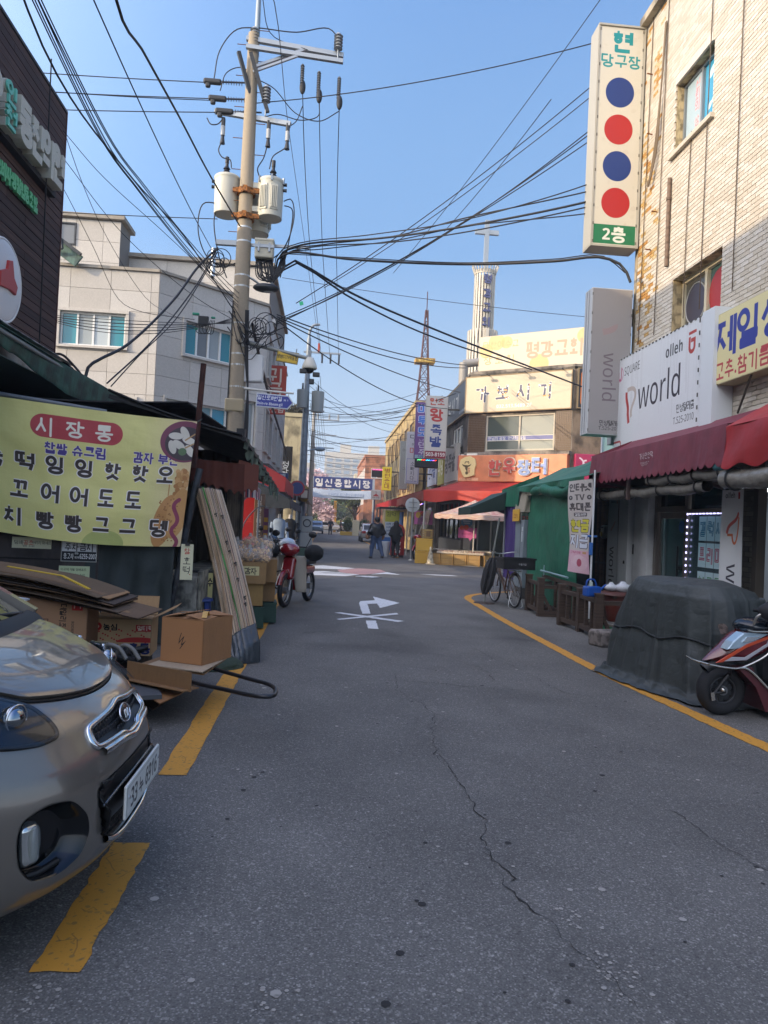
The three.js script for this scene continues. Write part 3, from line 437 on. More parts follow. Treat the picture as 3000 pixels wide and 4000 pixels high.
part(b,'window_reveal',[B(0.02,0.96,0.3,holes[1][0] - 0.004,5.28,-0.155),B(1.55,0.02,0.3,holes[1][0] + 0.77,5.768,-0.155),B(0.02,1.16,0.2,holes[0][0] - 0.004,8.52,-0.11),B(1.23,0.02,0.2,holes[0][0] + 0.6,9.108,-0.11)],M('#b5a27c',{ r:0.9,t:'dirt',s:2 }));
part(b,'soldier_course',[...Array(18)].map((_,i) => B(0.058,0.12,0.03,holes[0][0] + 0.03 + i*0.067,9.17,0.012)),tones[2]);
part(b,'sill',B(1.4,0.07,0.1,holes[0][0] + 0.61,7.9,0.03),tones[3]);part(b,'sill',B(1.7,0.07,0.1,holes[1][0] + 0.77,4.76,0.03),tones[3]);
part(b,'downpipe',[rod([1.28,6.05,0.05],[1.28,7.55,0.05],0.035),C(0.045,0.045,0.05,1.28,7.2,0.05)],M('#6e5a4a',{ r:0.7,t:'dirt',s:4 }));
[[0.32,11],[0.95,11.02],[2.5,11],[3.4,11],[1.95,8]].forEach(([x,y],i) => part(b,'wall_cable',tube([[x,y,0.03],[x - 0.04,(y + 5) / 2,0.035],[x - 0.12 + i*0.02,5,0.03]],0.008,5),M('#57493a',{ r:0.8 })));
part(b,'cable_bundle',[0,1,2].map((i) => tube([[0.86 + i*0.02,10.5,0.04],[0.84,9.3,0.07],[0.75 - i*0.05,8.2,0.08],[0.5,7.72,0.1],[0.42,7.9,0.06]],0.014,5)),M('#6b5c48',{ r:0.8 }));
part(b,'rusty_hook',[[0.42,8.75],[0.33,9.9],[0.75,7.2],[0.55,6.6]].map(([x,y]) => rod([x,y,0],[x + 0.02,y,0.12],0.012)),M('#7d4a20',{ r:0.9 }));
part(b,'roof_mast',[B(0.1,1.2,0.1,0.75,11.6,-0.3),rod([0.9,11,-0.3],[1.0,12.3,-0.3],0.02)],M('#7c4a33',{ r:0.8,t:'dirt',s:3 }));
part(b,'corner_post',[B(0.12,8,0.14,-0.07,7,-0.06)],M('#a89a80',{ r:0.8,t:'dirt',s:1.2 }));
}

// ================================================================ right, past the side street: corner house with the meat shop
const HA = { p:[6.1,0,-40],ry:-PI / 2 },HB = { p:[6.1,0,-32],ry:Math.atan2(-2.9,3.7) },HC = { p:[9.8,0,-29.1],ry:0 };
const MAT = (f) => new THREE.Matrix4().makeRotationY(f.ry).setPosition(...f.p);
{
const b = thing('corner_shophouse','two storey corner house with orange shopfront, brown mosaic tiles and wrap-around sign','building');
const tA = MAT(HA),tB = MAT(HB),tC = MAT(HC),P = (T,n,g,m) => part(b,n,(Array.isArray(g)? merge(g) :g).applyMatrix4(T),m);
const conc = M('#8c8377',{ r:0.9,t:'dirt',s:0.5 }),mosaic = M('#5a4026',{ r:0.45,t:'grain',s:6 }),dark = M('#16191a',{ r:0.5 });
const wb = [[0.85,4.82,3.95,6.36]];
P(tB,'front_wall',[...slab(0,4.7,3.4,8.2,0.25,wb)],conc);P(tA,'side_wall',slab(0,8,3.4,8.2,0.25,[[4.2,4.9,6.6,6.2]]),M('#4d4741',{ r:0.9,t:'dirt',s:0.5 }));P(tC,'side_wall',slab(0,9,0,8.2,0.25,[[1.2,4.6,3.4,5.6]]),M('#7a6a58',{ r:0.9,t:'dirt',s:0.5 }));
part(b,'roof_slab',extr([[6.1,40],[6.1,32],[9.8,29.1],[18.8,29.1],[18.8,40]].map(([x,z]) => [x,z]),0.2,0,8.1,0,-PI / 2),conc);
part(b,'inner_wall',[B(8,8,0.2,13,4,-36),B(0.2,8,6,9.5,4,-38.6)],M('#7a7268',{ r:0.9 }));
for (const [x0,x1] of [[0.02,0.80],[0.30,0.62],[4.0,4.68],[4.25,4.5]]) if (x1 - x0 > 0.4) { // mosaic pilasters: small square tiles
const im = [],R = RNG(x0*100 | 0);for (let y = 4.72;y < 6.42;y += 0.075) for (let x = x0;x < x1 - 0.03;x += 0.075) im.push(B(0.066,0.066,0.012,x + 0.036,y + 0.036,0.014 + 0.004*R()));
P(tB,'mosaic_tiles',im,mosaic).userData.kind = 'stuff';
}
const wB = windowUnit(b,0.85,4.82,3.1,1.54,-0.08,2,M('#b4ab98',{ r:0.6 }),[M('#4a514a',{ ...GLASS,r:0.08 }),M('#8c8e82',{ ...GLASS,r:0.12 })],{ f:0.07 });wB.applyMatrix4(tB);
const wA = windowUnit(b,4.2,4.9,2.4,1.3,-0.08,3,F_.white,G_.dark,{ f:0.06 });wA.applyMatrix4(tA);const wC = windowUnit(b,1.2,4.6,2.2,1.0,-0.08,2,F_.white,[M('#7c9a96',{ r:0.15 })],{ f:0.07 });wC.applyMatrix4(tC);
const band = printed(512,40,(g,w,h) => { g.fillStyle = '#c9c6b4';g.fillRect(0,0,w,h);g.fillStyle = '#6c6f96';g.fillRect(0,4,w,30);text(g,'만남의 광장  만남의 광장',8,6,26,{ c:'#d9d6cc',w:0.12 });},'#666');
P(tB,'window_band',at(face(2.96,0.22),2.4,5.36,-0.062),band);P(tC,'window_band',at(face(2.1,0.2),2.3,5.72,0.02),band);
P(tB,'wall_shelf',[B(4.7,0.14,0.3,2.35,4.68,0.12)],conc);
// ground floor: dark shop interior open to the street, tiled posts, glass door and counter
for (const x of [0.17,4.5]) P(tB,'shop_post',B(0.34,3.4,0.3,x,1.7,-0.15),M('#a39b90',{ r:0.6 }));P(tB,'shop_back_wall',B(5,3.4,0.2,2.4,1.7,-3.2),M('#857b70',{ r:0.8 }));P(tB,'shop_floor',B(5,0.06,3.4,2.4,0.03,-1.5),M('#77706a',{ r:0.7 }));
P(tB,'shop_ceiling',B(5,0.1,3.4,2.4,3.35,-1.6),M('#8a857c',{ r:0.8 }));
const gd = windowUnit(b,2.55,0.1,1.9,2.3,-0.2,2,M('#c9ccc6',{ r:0.4,m:0.4 }),[M('#a9d0c4',{ r:0.1,transmission:0.75,roughness:0.1 })],{ f:0.05,name:'glass_door' });gd.applyMatrix4(tB);
P(tB,'glass_lettering',at(face(0.86,1.15),3.03,1.55,-0.16),(() => { const m = printed(180,240,(g,w,h) => { g.clearRect(0,0,w,h);text(g,'한우고급육',6,6,34,{ c:'#c23a2c',w:0.12,sx:0.95 });text(g,'한돼지전문',6,60,34,{ c:'#c23a2c',sx:0.95 });text(g,'LA갈비',10,116,40,{ c:'#c23a2c',sx:0.95 });text(g,'한우장터',12,180,34,{ c:'#3d5a50',hand:0.02,sx:1.05,w:0.08 });});m.transparent = true;return m;})());
const gd2 = windowUnit(b,0.55,0.1,1.9,2.6,-0.25,3,M('#8d8a84',{ r:0.4,m:0.4 }),[M('#8c9a94',{ transmission:0.8,r:0.08 })],{ f:0.05,name:'shop_window' });gd2.applyMatrix4(tB);
// street-side ground floor wall
P(tA,'side_shopfront',slab(0,8,0,3.4,0.2,[[1,0,7.4,2.7]]),M('#5a5148',{ r:0.9 }));const sw = windowUnit(b,1,0.9,6.4,1.8,-0.1,5,M('#4d4a46',{ r:0.5 }),[G_.dark],{ f:0.06,name:'shop_window' });sw.applyMatrix4(tA);P(tA,'counter_wall',B(6.4,0.9,0.14,4.2,0.45,-0.08),M('#b3aa9c',{ r:0.8 }));
}
// ---- wrap-around sign above the second floor windows: three boxes, one thing
{
const T = thing('wraparound_sign','long wrap-around sign board with spotted brush lettering above the corner windows','sign');
const rim = M('#8a7450',{ r:0.6 }),mk = (f,x0,x1,y0,y1,d,tex) => { part(T,'sign_box',B(x1 - x0,y1 - y0,d,(x0 + x1) / 2,(y0 + y1) / 2,d / 2).applyMatrix4(MAT(f)),M('#6e675a',{ r:0.6 }));part(T,'sign_face',at(face(x1 - x0 - 0.04,y1 - y0 - 0.04),(x0 + x1) / 2,(y0 + y1) / 2,d + 0.004).applyMatrix4(MAT(f)),tex);part(T,'trim',[B(x1 - x0,0.04,0.03,(x0 + x1) / 2,y0 + 0.02,d),B(x1 - x0,0.04,0.03,(x0 + x1) / 2,y1 - 0.02,d),B(0.04,y1 - y0 - 0.08,0.03,x0 + 0.02,(y0 + y1) / 2,d),B(0.04,y1 - y0 - 0.08,0.03,x1 - 0.02,(y0 + y1) / 2,d)].map((g) => g.applyMatrix4(MAT(f))),rim);};
mk(HB,-0.12,4.68,6.46,8.06,0.16,printed(980,330,(g,w,h) => {
g.fillStyle = '#b3a78e';g.fillRect(0,0,w,h);speckle(g,w,h,120,'rgba(160,150,128,.3)',6,30,5);
'가보시기'.split('').forEach((c,i) => { const x = 100 + i*195,y = 92;text(g,c,x,y,132,{ c:'#e8e4da',w:0.19,hand:0.05,round:1 });text(g,c,x,y,132,{ c:'#2c3152',w:0.15,hand:0.05,round:1 });});
const R = RNG(9);for (let i = 0;i < 110;i++) { g.fillStyle = i % 3? '#e8e4da' :'#c78f3a';g.globalAlpha = 0.9;const k = i % 4,x = 108 + k*195 + R()*115,y = 100 + R()*118,d = g.getImageData(x,y,1,1).data;if (d[0] < 90) { g.beginPath();g.arc(x,y,6 + R()*3,0,7);g.fill();} } g.globalAlpha = 1;
text(g,'032.513.5489 2F',470,262,42,{ c:'#d9d6cc',sx:1.05,a:'c' });
},'#b3a78e',{ r:0.5 }));
mk(HA,1.8,7.95,6.5,8.06,0.15,printed(900,240,(g,w,h) => { g.fillStyle = '#3a3c40';g.fillRect(0,0,w,h);'가보시기'.split('').forEach((c,i) => text(g,c,60 + i*160,60,110,{ c:'#b9b4a8',w:0.13,hand:0.05,round:1 }));text(g,'032.513.5489 2F',780,195,26,{ c:'#9fb0bd',a:'c' });},'#333',{ r:0.5 }));
mk(HC,0.1,4.2,6.48,8.12,0.15,printed(600,240,(g,w,h) => { g.fillStyle = '#1c1b1c';g.fillRect(0,0,w,h);g.strokeStyle = '#b5682a';g.lineWidth = 8;g.beginPath();g.roundRect(18,14,w - 36,h - 28,26);g.stroke();text(g,'시원한 호프',90,150,44,{ c:'#d8d4cc' });g.strokeStyle = '#b7b3aa';g.lineWidth = 6;g.beginPath();g.arc(150,80,34,0,7);g.stroke();},'#1c1b1c',{ r:0.4 }));
part(T,'flood_lamp',[1,2.7,4.3].map((x) => [rod([x,8.06,0.1],[x,8.0,0.65],0.018),RB(0.3,0.06,0.14,0.02,x,7.98,0.68,0.4)]).flat().map((g) => g.applyMatrix4(MAT(HB))),M('#4c463c',{ r:0.6 }));
}
{ // orange fascia of the meat shop with raised letters and a cow emblem
const T = thing('meat_shop_sign','orange shop sign with raised red and blue letters and cow head emblem','sign',HB.p,HB.ry);
part(T,'sign_box',RB(4.9,1.14,0.3,0.03,2.2,4.05,0.16),M('#e08a5c',{ r:0.45,t:'mottle',s:0.6 }));part(T,'top_lamp',[B(0.5,0.08,0.1,0.4,4.66,0.26)],M('#e0dccf',{ r:0.5 }));
const cols = ['#b5443a','#b5443a','#5a78ad','#6f87bd'];
[...'한우장터'].forEach((c,i) => { const x = 1.22 + i*0.66,y = 3.76 + (i % 2)*0.06;part(T,'letter_back',letter3D(c,0.66,0.07,0.27,x,y,0.95).map((g) => at(g,0,0,0.31)),M('#c9bfa9',{ r:0.5 }));part(T,'letter',letter3D(c,0.66,0.03,0.17,x,y,0.95).map((g) => at(g,0,0,0.385)),M(cols[i],{ r:0.35 }));});
part(T,'emblem',[extr([[-0.36,0.05],[-0.3,0.32],[-0.1,0.42],[0.12,0.46],[0.36,0.34],[0.42,0.1],[0.36,-0.1],[0.36,-0.34],[0.1,-0.42],[-0.1,-0.44],[-0.2,-0.3]],0.08,0.22,4.1,0.31,0,0,0,0.015)],M('#d9c48a',{ r:0.4 }));
part(T,'cow_mark',at(face(0.62,0.74),0.22,4.1,0.409),(() => { const m = printed(160,190,(g,w,h) => { g.clearRect(0,0,w,h);g.fillStyle = '#57492c';g.strokeStyle = '#57492c';g.lineWidth = 9;g.beginPath();g.moveTo(22,60);g.quadraticCurveTo(60,78,74,72);g.quadraticCurveTo(100,84,138,58);g.quadraticCurveTo(120,96,96,92);g.quadraticCurveTo(90,130,96,156);g.arc(84,160,18,0,7);g.quadraticCurveTo(58,120,62,94);g.quadraticCurveTo(34,92,22,60);g.fill();g.beginPath();g.moveTo(58,58);g.quadraticCurveTo(58,26,86,40);g.quadraticCurveTo(110,22,104,58);g.stroke();text(g,'한우',112,100,30,{ c:'#b04a38',col:true });});m.transparent = true;return m;})());
part(T,'small_lettering',at(face(0.9,0.12),0.3,3.58,0.318),printed(180,24,(g,w,h) => { g.fillStyle = '#e0a880';g.fillRect(0,0,w,h);text(g,'정육식당 직판',6,3,18,{ c:'#9a6a4a' });},'#e0a880'));
const S2 = thing('torn_side_sign','torn crimson and white side sign round the corner from the orange fascia','sign',HA.p,HA.ry);
part(S2,'sign_box',RB(5.4,1.2,0.22,0.02,5.1,4.12,0.1),M('#b9b2a9',{ r:0.6 }));part(S2,'sign_face',at(face(5.36,1.16),5.1,4.12,0.214),printed(700,150,(g,w,h) => { g.fillStyle = '#98345a';g.fillRect(0,0,w,h);g.fillStyle = '#c3bebb';g.beginPath();g.moveTo(0,60);const R = RNG(3);for (let x = 0;x <= w*0.92;x += 12) g.lineTo(x,70 + 55*R() - x*0.05);g.lineTo(w*0.92,h);g.lineTo(0,h);g.fill();g.fillStyle = '#a8263f';g.fillRect(w*0.93,0,w,h);},'#98345a'));
const S3 = thing('crimson_flower_sign','crimson sign with white blossom lines on the corner house side street face','sign',HC.p,HC.ry);
part(S3,'sign_box',RB(4.2,1.1,0.22,0.02,2.2,4.1,0.1),M('#a82a52',{ r:0.5 }));part(S3,'sign_face',at(face(4.16,1.06),2.2,4.1,0.214),printed(600,150,(g,w,h) => { g.fillStyle = '#a02a50';g.fillRect(0,0,w,h);g.strokeStyle = '#d8c4c8';g.lineWidth = 9;for (let i = 0;i < 7;i++) { g.beginPath();g.moveTo(20 + i*80,20);g.quadraticCurveTo(70 + i*80,40,40 + i*80,130);g.stroke();g.beginPath();g.arc(60 + i*80,50,16,0,5);g.stroke();} },'#a02a50'));
}

// ================================================================ small hatchback parked nose-out at the left edge
{
const car = thing('parked_car','beige metallic small hatchback parked nose-out over the yellow line, lower left','car',[-0.69,0,-3.05]);// local x forward, z towards the camera
const paint = M('#7d766c',{ r:0.28,m:0.55,clearcoat:1,clearcoatRoughness:0.03 }),black = M('#0d0e0f',{ r:0.45 }),gloss = M('#101214',{ r:0.12 }),chrome = M('#d6d9db',{ r:0.07,m:1 }),dull = M('#1a1b1c',{ r:0.8 });
const ip = (pts,t) => { let i = 0;while (i < pts.length - 2 && t > pts[i + 1][0]) i++;const k = (j) => pts[clamp(j,0,pts.length - 1)],[x0,y0] = k(i),[x1,y1] = k(i + 1),u = clamp((t - x0) / (x1 - x0),0,1),m0 = (y1 - k(i - 1)[1]) / (x1 - k(i - 1)[0])*(x1 - x0),m1 = (k(i + 2)[1] - y0) / (k(i + 2)[0] - x0)*(x1 - x0),u2 = u*u,u3 = u2*u;return (2*u3 - 3*u2 + 1)*y0 + (u3 - 2*u2 + u)*m0 + (-2*u3 + 3*u2)*y1 + (u3 - u2)*m1;};
const PX = [[0.19,-0.13],[0.22,-0.075],[0.27,-0.03],[0.34,-0.006],[0.42,0],[0.50,-0.002],[0.57,-0.012],[0.63,-0.035],[0.69,-0.072],[0.75,-0.112],[0.80,-0.165],[0.85,-0.25],[0.90,-0.375],[0.94,-0.49],[0.97,-0.62]];
const DX = [[0,0],[0.15,-0.004],[0.3,-0.026],[0.45,-0.075],[0.55,-0.125],[0.65,-0.20],[0.72,-0.29],[0.765,-0.40],[0.79,-0.56],[0.8,-0.8]];
const drop = (z,y) => (0.018*(z / 0.7)**2 + 0.09*clamp((Math.abs(z) - 0.66) / 0.14,0,1)**2)*clamp((y - 0.62) / 0.2,0,1);
const wgt = (y) => y < 0.8? 1 :lerp(1,0.35,clamp((y - 0.8) / 0.17,0,1));
const inside = (poly,z,y) => { let d = 1e9,c = false;for (let i = 0,j = poly.length - 1;i < poly.length;j = i++) { const [x1,y1] = poly[i],[x2,y2] = poly[j];if ((y1 > y) !== (y2 > y) && z < (x2 - x1)*(y - y1) / (y2 - y1) + x1) c = !c;const t = clamp(((z - x1)*(x2 - x1) + (y - y1)*(y2 - y1)) / ((x2 - x1)**2 + (y2 - y1)**2),0,1);d = Math.min(d,Math.hypot(z - x1 - t*(x2 - x1),y - y1 - t*(y2 - y1)));} return c? d :-d;};
const round = (poly,n = 6) => new THREE.CatmullRomCurve3(poly.map(([a,b]) => V(a,b,0)),true,'catmullrom',0.35).getPoints(poly.length*n).slice(0,-1).map((p) => [p.x,p.y]);
const fogP = (s) => round([[0.455,0.335],[0.425,0.40],[0.44,0.465],[0.50,0.53],[0.58,0.545],[0.645,0.52],[0.66,0.46],[0.65,0.375],[0.61,0.32],[0.53,0.305]].map(([z,y]) => [z*s,y]));
const low = round([[-0.37,0.47],[-0.36,0.535],[-0.2,0.555],[0,0.56],[0.2,0.555],[0.36,0.535],[0.37,0.47],[0.31,0.315],[0.16,0.285],[0,0.28],[-0.16,0.285],[-0.31,0.315]]);
const grl = round([[-0.33,0.685],[-0.30,0.722],[-0.10,0.738],[0,0.748],[0.10,0.738],[0.30,0.722],[0.33,0.685],[0.31,0.655],[0.12,0.650],[0.06,0.635],[-0.06,0.635],[-0.12,0.650],[-0.31,0.655]]);
const holes = [[fogP(1),0.075,0.03],[fogP(-1),0.075,0.03],[low,0.05,0.018],[grl,0.03,0.014]];
const surf = (z,y) => ip(PX,y + 0) + wgt(y)*ip(DX,Math.abs(z));
const dent = (z,y) => { let d = 0;for (const [p,dep,soft] of holes) { const s = inside(p,z,y);if (s > 0) d = dep*THREE.MathUtils.smoothstep(s,0,soft);} return d;};
const pt = (z,y,off = 0,ind = true) => [surf(z,y) - (ind? dent(z,y) :0) + off,y - drop(z,y),z];
// shell from the lower lip up to the hood gap, then the hood itself
const zs = [...Array(161)].map((_,i) => { const t = i / 80 - 1;return 0.8*Math.sign(t)*(1 - (1 - Math.abs(t))**1.7);});
const zAt = (u) => { const k = clamp(u*160,0,159.999),i = Math.floor(k);return lerp(zs[i],zs[i + 1],k - i);};
const hoodLine = (z) => 0.80 + 0.045*Math.min(1,Math.abs(z) / 0.44)**2 + 0.125*clamp((Math.abs(z) - 0.43) / 0.2,0,1);
part(car,'bumper',grid((u,v) => { const z = zAt(u);return pt(z,lerp(0.19,hoodLine(z) - 0.004,v));},200,110),paint);
part(car,'hood',grid((u,v) => { const z = zAt(lerp(0.06,0.94,u)),a = hoodLine(z) + 0.006,p = pt(z,lerp(a,0.97,v));p[1] += 0.006*THREE.MathUtils.smoothstep(v,0,0.06);return p;},100,60,0.02),paint);
part(car,'hood_gap',tube([...Array(41)].map((_,i) => { const z = lerp(-0.74,0.74,i / 40);return pt(z,hoodLine(z) + 0.001,-0.004);}),0.008,6,120),black);
const patch = (poly,off,rings = 8,ind = true) => { const c = poly.reduce((s,[a,b]) => [s[0] + a / poly.length,s[1] + b / poly.length],[0,0]);return grid((u,v) => { const k = Math.round(u*poly.length) % poly.length,[a,b] = poly[k];return pt(lerp(c[0],a,v),lerp(c[1],b,v),off,ind);},poly.length,rings);};
const shrink = (poly,s) => { const c = poly.reduce((q,[a,b]) => [q[0] + a / poly.length,q[1] + b / poly.length],[0,0]);return poly.map(([a,b]) => [lerp(c[0],a,s),lerp(c[1],b,s)]);};
const rim = (poly,r,off) => tube(poly.map(([a,b]) => pt(a,b,off,false)),r,8,poly.length*2,true);
// fog lamp pockets
for (const s of [1,-1]) {
part(car,'fog_pocket',patch(fogP(s),0.004,18),gloss);
const f = part(car,'fog_lamp',RB(0.05,0.135,0.075,0.024,surf(s*0.60,0.43) - 0.045,0.43,s*0.597,0,-s*0.5,0.10,4),M('#d6d8d4',{ r:0.15,m:0.9 }));
part(f,'lens',S(1,surf(s*0.60,0.43) - 0.02,0.43,s*0.595,0.012,0.06,0.033),M('#dfe4e2',{ r:0.05,transmission:0.85 }));
part(car,'fog_trim',tube([pt(s*0.5,0.335,-0.035,false),pt(s*0.57,0.328,-0.03,false),pt(s*0.64,0.335,-0.03,false)],0.012,6),black);
}
// lower opening with mesh, chrome strip and number plate
part(car,'lower_opening',patch(low,0.004,12),black);
const hex = (poly,step,r,off) => { const g = [];const zs = poly.map((p) => p[0]),ys = poly.map((p) => p[1]);let row = 0;for (let y = Math.min(...ys);y < Math.max(...ys);y += step*0.8,row++) for (let z = Math.min(...zs) + (row % 2)*step / 2;z < Math.max(...zs);z += step) if (inside(poly,z,y) > step*0.45) { const p = pt(z,y,off);g.push(at(new THREE.TorusGeometry(step*0.46,r,4,6),p[0],p[1],p[2],0,PI / 2));} return g;};
part(car,'lower_mesh',hex(low.filter(() => true),0.032,0.005,0.012),M('#1a1b1c',{ r:0.4 })).userData.kind = 'stuff';
part(car,'crossbar',grid((u,v) => pt(lerp(-0.36,0.36,u),lerp(0.365,0.545,v),0.028*Math.sin(v*PI)**0.5 + 0.003),40,10,0.01),M('#0e0f10',{ r:0.3 }));
part(car,'chrome_strip',tube([...Array(25)].map((_,i) => { const z = lerp(-0.315,0.315,i / 24);return pt(z,0.292 + 0.035*(Math.abs(z) / 0.31)**4,0.004,false);}),0.011,8,80),chrome);
part(car,'crossbar_trim',tube([...Array(25)].map((_,i) => { const z = lerp(-0.36,0.36,i / 24);return pt(z,0.512 - 0.05*(Math.abs(z) / 0.36)**3,0.006,false);}),0.006,6,80),M('#6d7477',{ r:0.2,m:0.8 }));
const plate = part(car,'number_plate',RB(0.012,0.125,0.53,0.008,0.014,0.435,0),M('#c9cbc4',{ r:0.4 }));
part(plate,'plate_face',at(face(0.52,0.112),0.0215,0.435,0,0,PI / 2),printed(520,112,(g,w,h) => { g.fillStyle = '#cfd1ca';g.fillRect(0,0,w,h);g.strokeStyle = '#9b9d98';g.lineWidth = 3;g.strokeRect(5,5,w - 10,h - 10);text(g,'33',52,8,98,{ c:'#16181a',sx:0.95 });text(g,'누',176,18,74,{ c:'#16181a',w:0.13 });text(g,'6916',276,8,98,{ c:'#16181a',sx:0.95 });},'#cfd1ca',{ r:0.4 }));
part(plate,'plate_bolt',[C(0.008,0.008,0.008,0.022,0.45,0.236,0,0,PI / 2),C(0.008,0.008,0.008,0.022,0.45,-0.236,0,0,PI / 2)],chrome);
// grille with chrome frame and badge
part(car,'grille',patch(grl,0.003,10),black);part(car,'grille_mesh',hex(grl,0.026,0.0045,0.008),M('#26282a',{ r:0.35 })).userData.kind = 'stuff';
part(car,'grille_frame',[rim(grl,0.013,0.002),rim(shrink(grl,0.93),0.006,-0.002)],chrome);
part(car,'grille_lip',tube([...Array(21)].map((_,i) => { const z = lerp(-0.30,0.30,i / 20);return pt(z,0.634 - 0.016*Math.exp(-((z / 0.09)**2)),0.002,false);}),0.016,8,60),chrome);
const bx = surf(0,0.70) + 0.006,badge = part(car,'badge',at(new THREE.SphereGeometry(1,24,12).scale(0.012,0.034,0.062),bx,0.70,0,0,0,0.35),M('#23272b',{ r:0.2,m:0.6 }));
part(badge,'badge_ring',at(new THREE.TorusGeometry(1,0.085,8,40).rotateY(PI / 2).scale(0.06,0.035,0.064),bx + 0.004,0.70,0,0,0,0.35),chrome);
part(badge,'badge_letters',[[[0.03,-0.014],[0.03,0.014]],[[0.03,0],[0.014,0.014]],[[0.03,0],[0.014,-0.014]],[[0.005,-0.014],[0.005,0.014]],[[-0.006,-0.014],[-0.016,0.014]],[[-0.016,0.014],[-0.028,-0.014]]].map(([a,b]) => rod([bx + 0.012 - a[1]*0.35,0.70 + a[1],a[0]],[bx + 0.012 - b[1]*0.35,0.70 + b[1],b[0]],0.0028)),chrome);
// headlamps: dark bowl, chrome reflectors and projector, clear lens
for (const s of [1,-1]) {
const q = (p) => p.map(([z,y]) => [z*s,y]),lens = q(round([[0.458,0.735],[0.438,0.758],[0.434,0.80],[0.442,0.835],[0.50,0.88],[0.57,0.925],[0.65,0.955],[0.735,0.96],[0.757,0.91],[0.75,0.84],[0.71,0.785],[0.62,0.745],[0.53,0.73]]));
part(car,'headlamp_bowl',patch(lens,0.003,10,false),M('#0f1418',{ r:0.25 }));part(car,'headlamp_seal',rim(lens,0.008,0.001),black);
const hl = part(car,'headlamp',patch(shrink(lens,0.985),0.034,14,false),M('#e6ecf2',{ r:0.02,transmission:1,ior:1.4 }));
part(hl,'projector',[at(new THREE.SphereGeometry(0.042,24,16),surf(0.535,0.81) - 0.005,0.808,s*0.535)],M('#9aa0a4',{ r:0.05,m:1 }));
part(hl,'projector_ring',TOR(0.045,0.004,surf(0.535,0.81) + 0.012,0.808,s*0.535,0,PI / 2 - s*0.35,0,28,8),chrome);
part(hl,'reflector',[RB(0.02,0.085,0.13,0.01,surf(0.63,0.83) + 0.012,0.828,s*0.63,0,-s*0.75,0.3)],M('#c3c8ca',{ r:0.1,m:0.95 }));part(hl,'indicator',[RB(0.03,0.04,0.10,0.012,surf(0.67,0.885) - 0.002,0.875,s*0.67,0,-s*0.8,0.4)],M('#c8cacb',{ r:0.12,m:0.8 }));
}
// cabin, windscreen, cowl, wiper, wheels and the rest of the body
part(car,'body',[extr([[-0.80,0.24],[-0.80,0.86],[-0.92,0.98],[-1.42,1.33],[-1.7,1.44],[-2.6,1.43],[-3.25,1.33],[-3.48,0.95],[-3.55,0.55],[-3.5,0.26]],1.36,0,0,-0.68,0,0,0,0.09),RB(0.9,0.5,1.52,0.12,-1.35,0.56,0)],paint);
const ws = (u,v) => [lerp(-0.62,-1.30,v) - 0.10*(2*u - 1)**2*(1 - 0.3*v) + 0.03,lerp(0.972,1.405,v) - 0.02*(2*u - 1)**2,lerp(-0.68,0.68,u)*lerp(1,0.86,v)];
part(car,'windscreen',grid(ws,24,12,0.006),M('#1d2622',{ r:0.04 }));part(car,'cowl',grid((u,v) => { const p = ws(u,-0.03 + 0.11*v);return [p[0] + 0.012,p[1] + 0.006 + 0.01*Math.sin(v*PI),p[2]*1.03];},24,4,0.012),M('#131517',{ r:0.6 }));
const wp = part(car,'wiper',[tube([[-0.70,1.02,0.1],[-0.72,1.036,0.3],[-0.78,1.075,0.52]],0.008,6),tube([[-0.68,1.012,-0.5],[-0.71,1.032,-0.2],[-0.75,1.052,0.0]],0.008,6),bar([-0.76,1.06,0.24],[-0.84,1.115,0.62],0.018,0.012)],M('#15171a',{ r:0.5 }));
part(car,'a_pillar',[bar([-0.70,0.985,-0.70],[-1.40,1.40,-0.60],0.06,0.05),bar([-0.70,0.985,0.70],[-1.40,1.40,0.60],0.06,0.05)],paint);
for (const s of [1,-1]) { part(car,'side_window',at(extr([[-1.0,0.98],[-1.55,1.36],[-2.6,1.36],[-3.0,0.98]],0.006),0,0,s*0.775 - 0.003),M('#14181a',{ r:0.05 }));const mir = part(car,'door_mirror',S(0.09,-1.12,1.02,s*0.86,0.8,0.8,1),paint);part(mir,'mirror_stalk',bar([-1.12,0.97,s*0.74],[-1.12,0.98,s*0.84],0.05,0.03),black);}
for (const [x,s] of [[-0.72,1],[-0.72,-1],[-3.0,1],[-3.0,-1]]) { const w = part(car,'wheel',C(0.28,0.28,0.17,x,0.28,s*0.69,PI / 2,0,0,36),dull);part(w,'rim',C(0.19,0.19,0.175,x,0.28,s*0.70,PI / 2,0,0,28),M('#8e9092',{ r:0.35,m:0.7 }));}
part(car,'underbody',B(2.8,0.12,1.2,-2.0,0.24,0),black);part(car,'lip',grid((u,v) => { const z = zAt(lerp(0.05,0.95,u)),p = pt(z,0.195);return [p[0] - 0.02 - 0.06*v,0.2 - 0.05*v,z];},60,3),black);
}

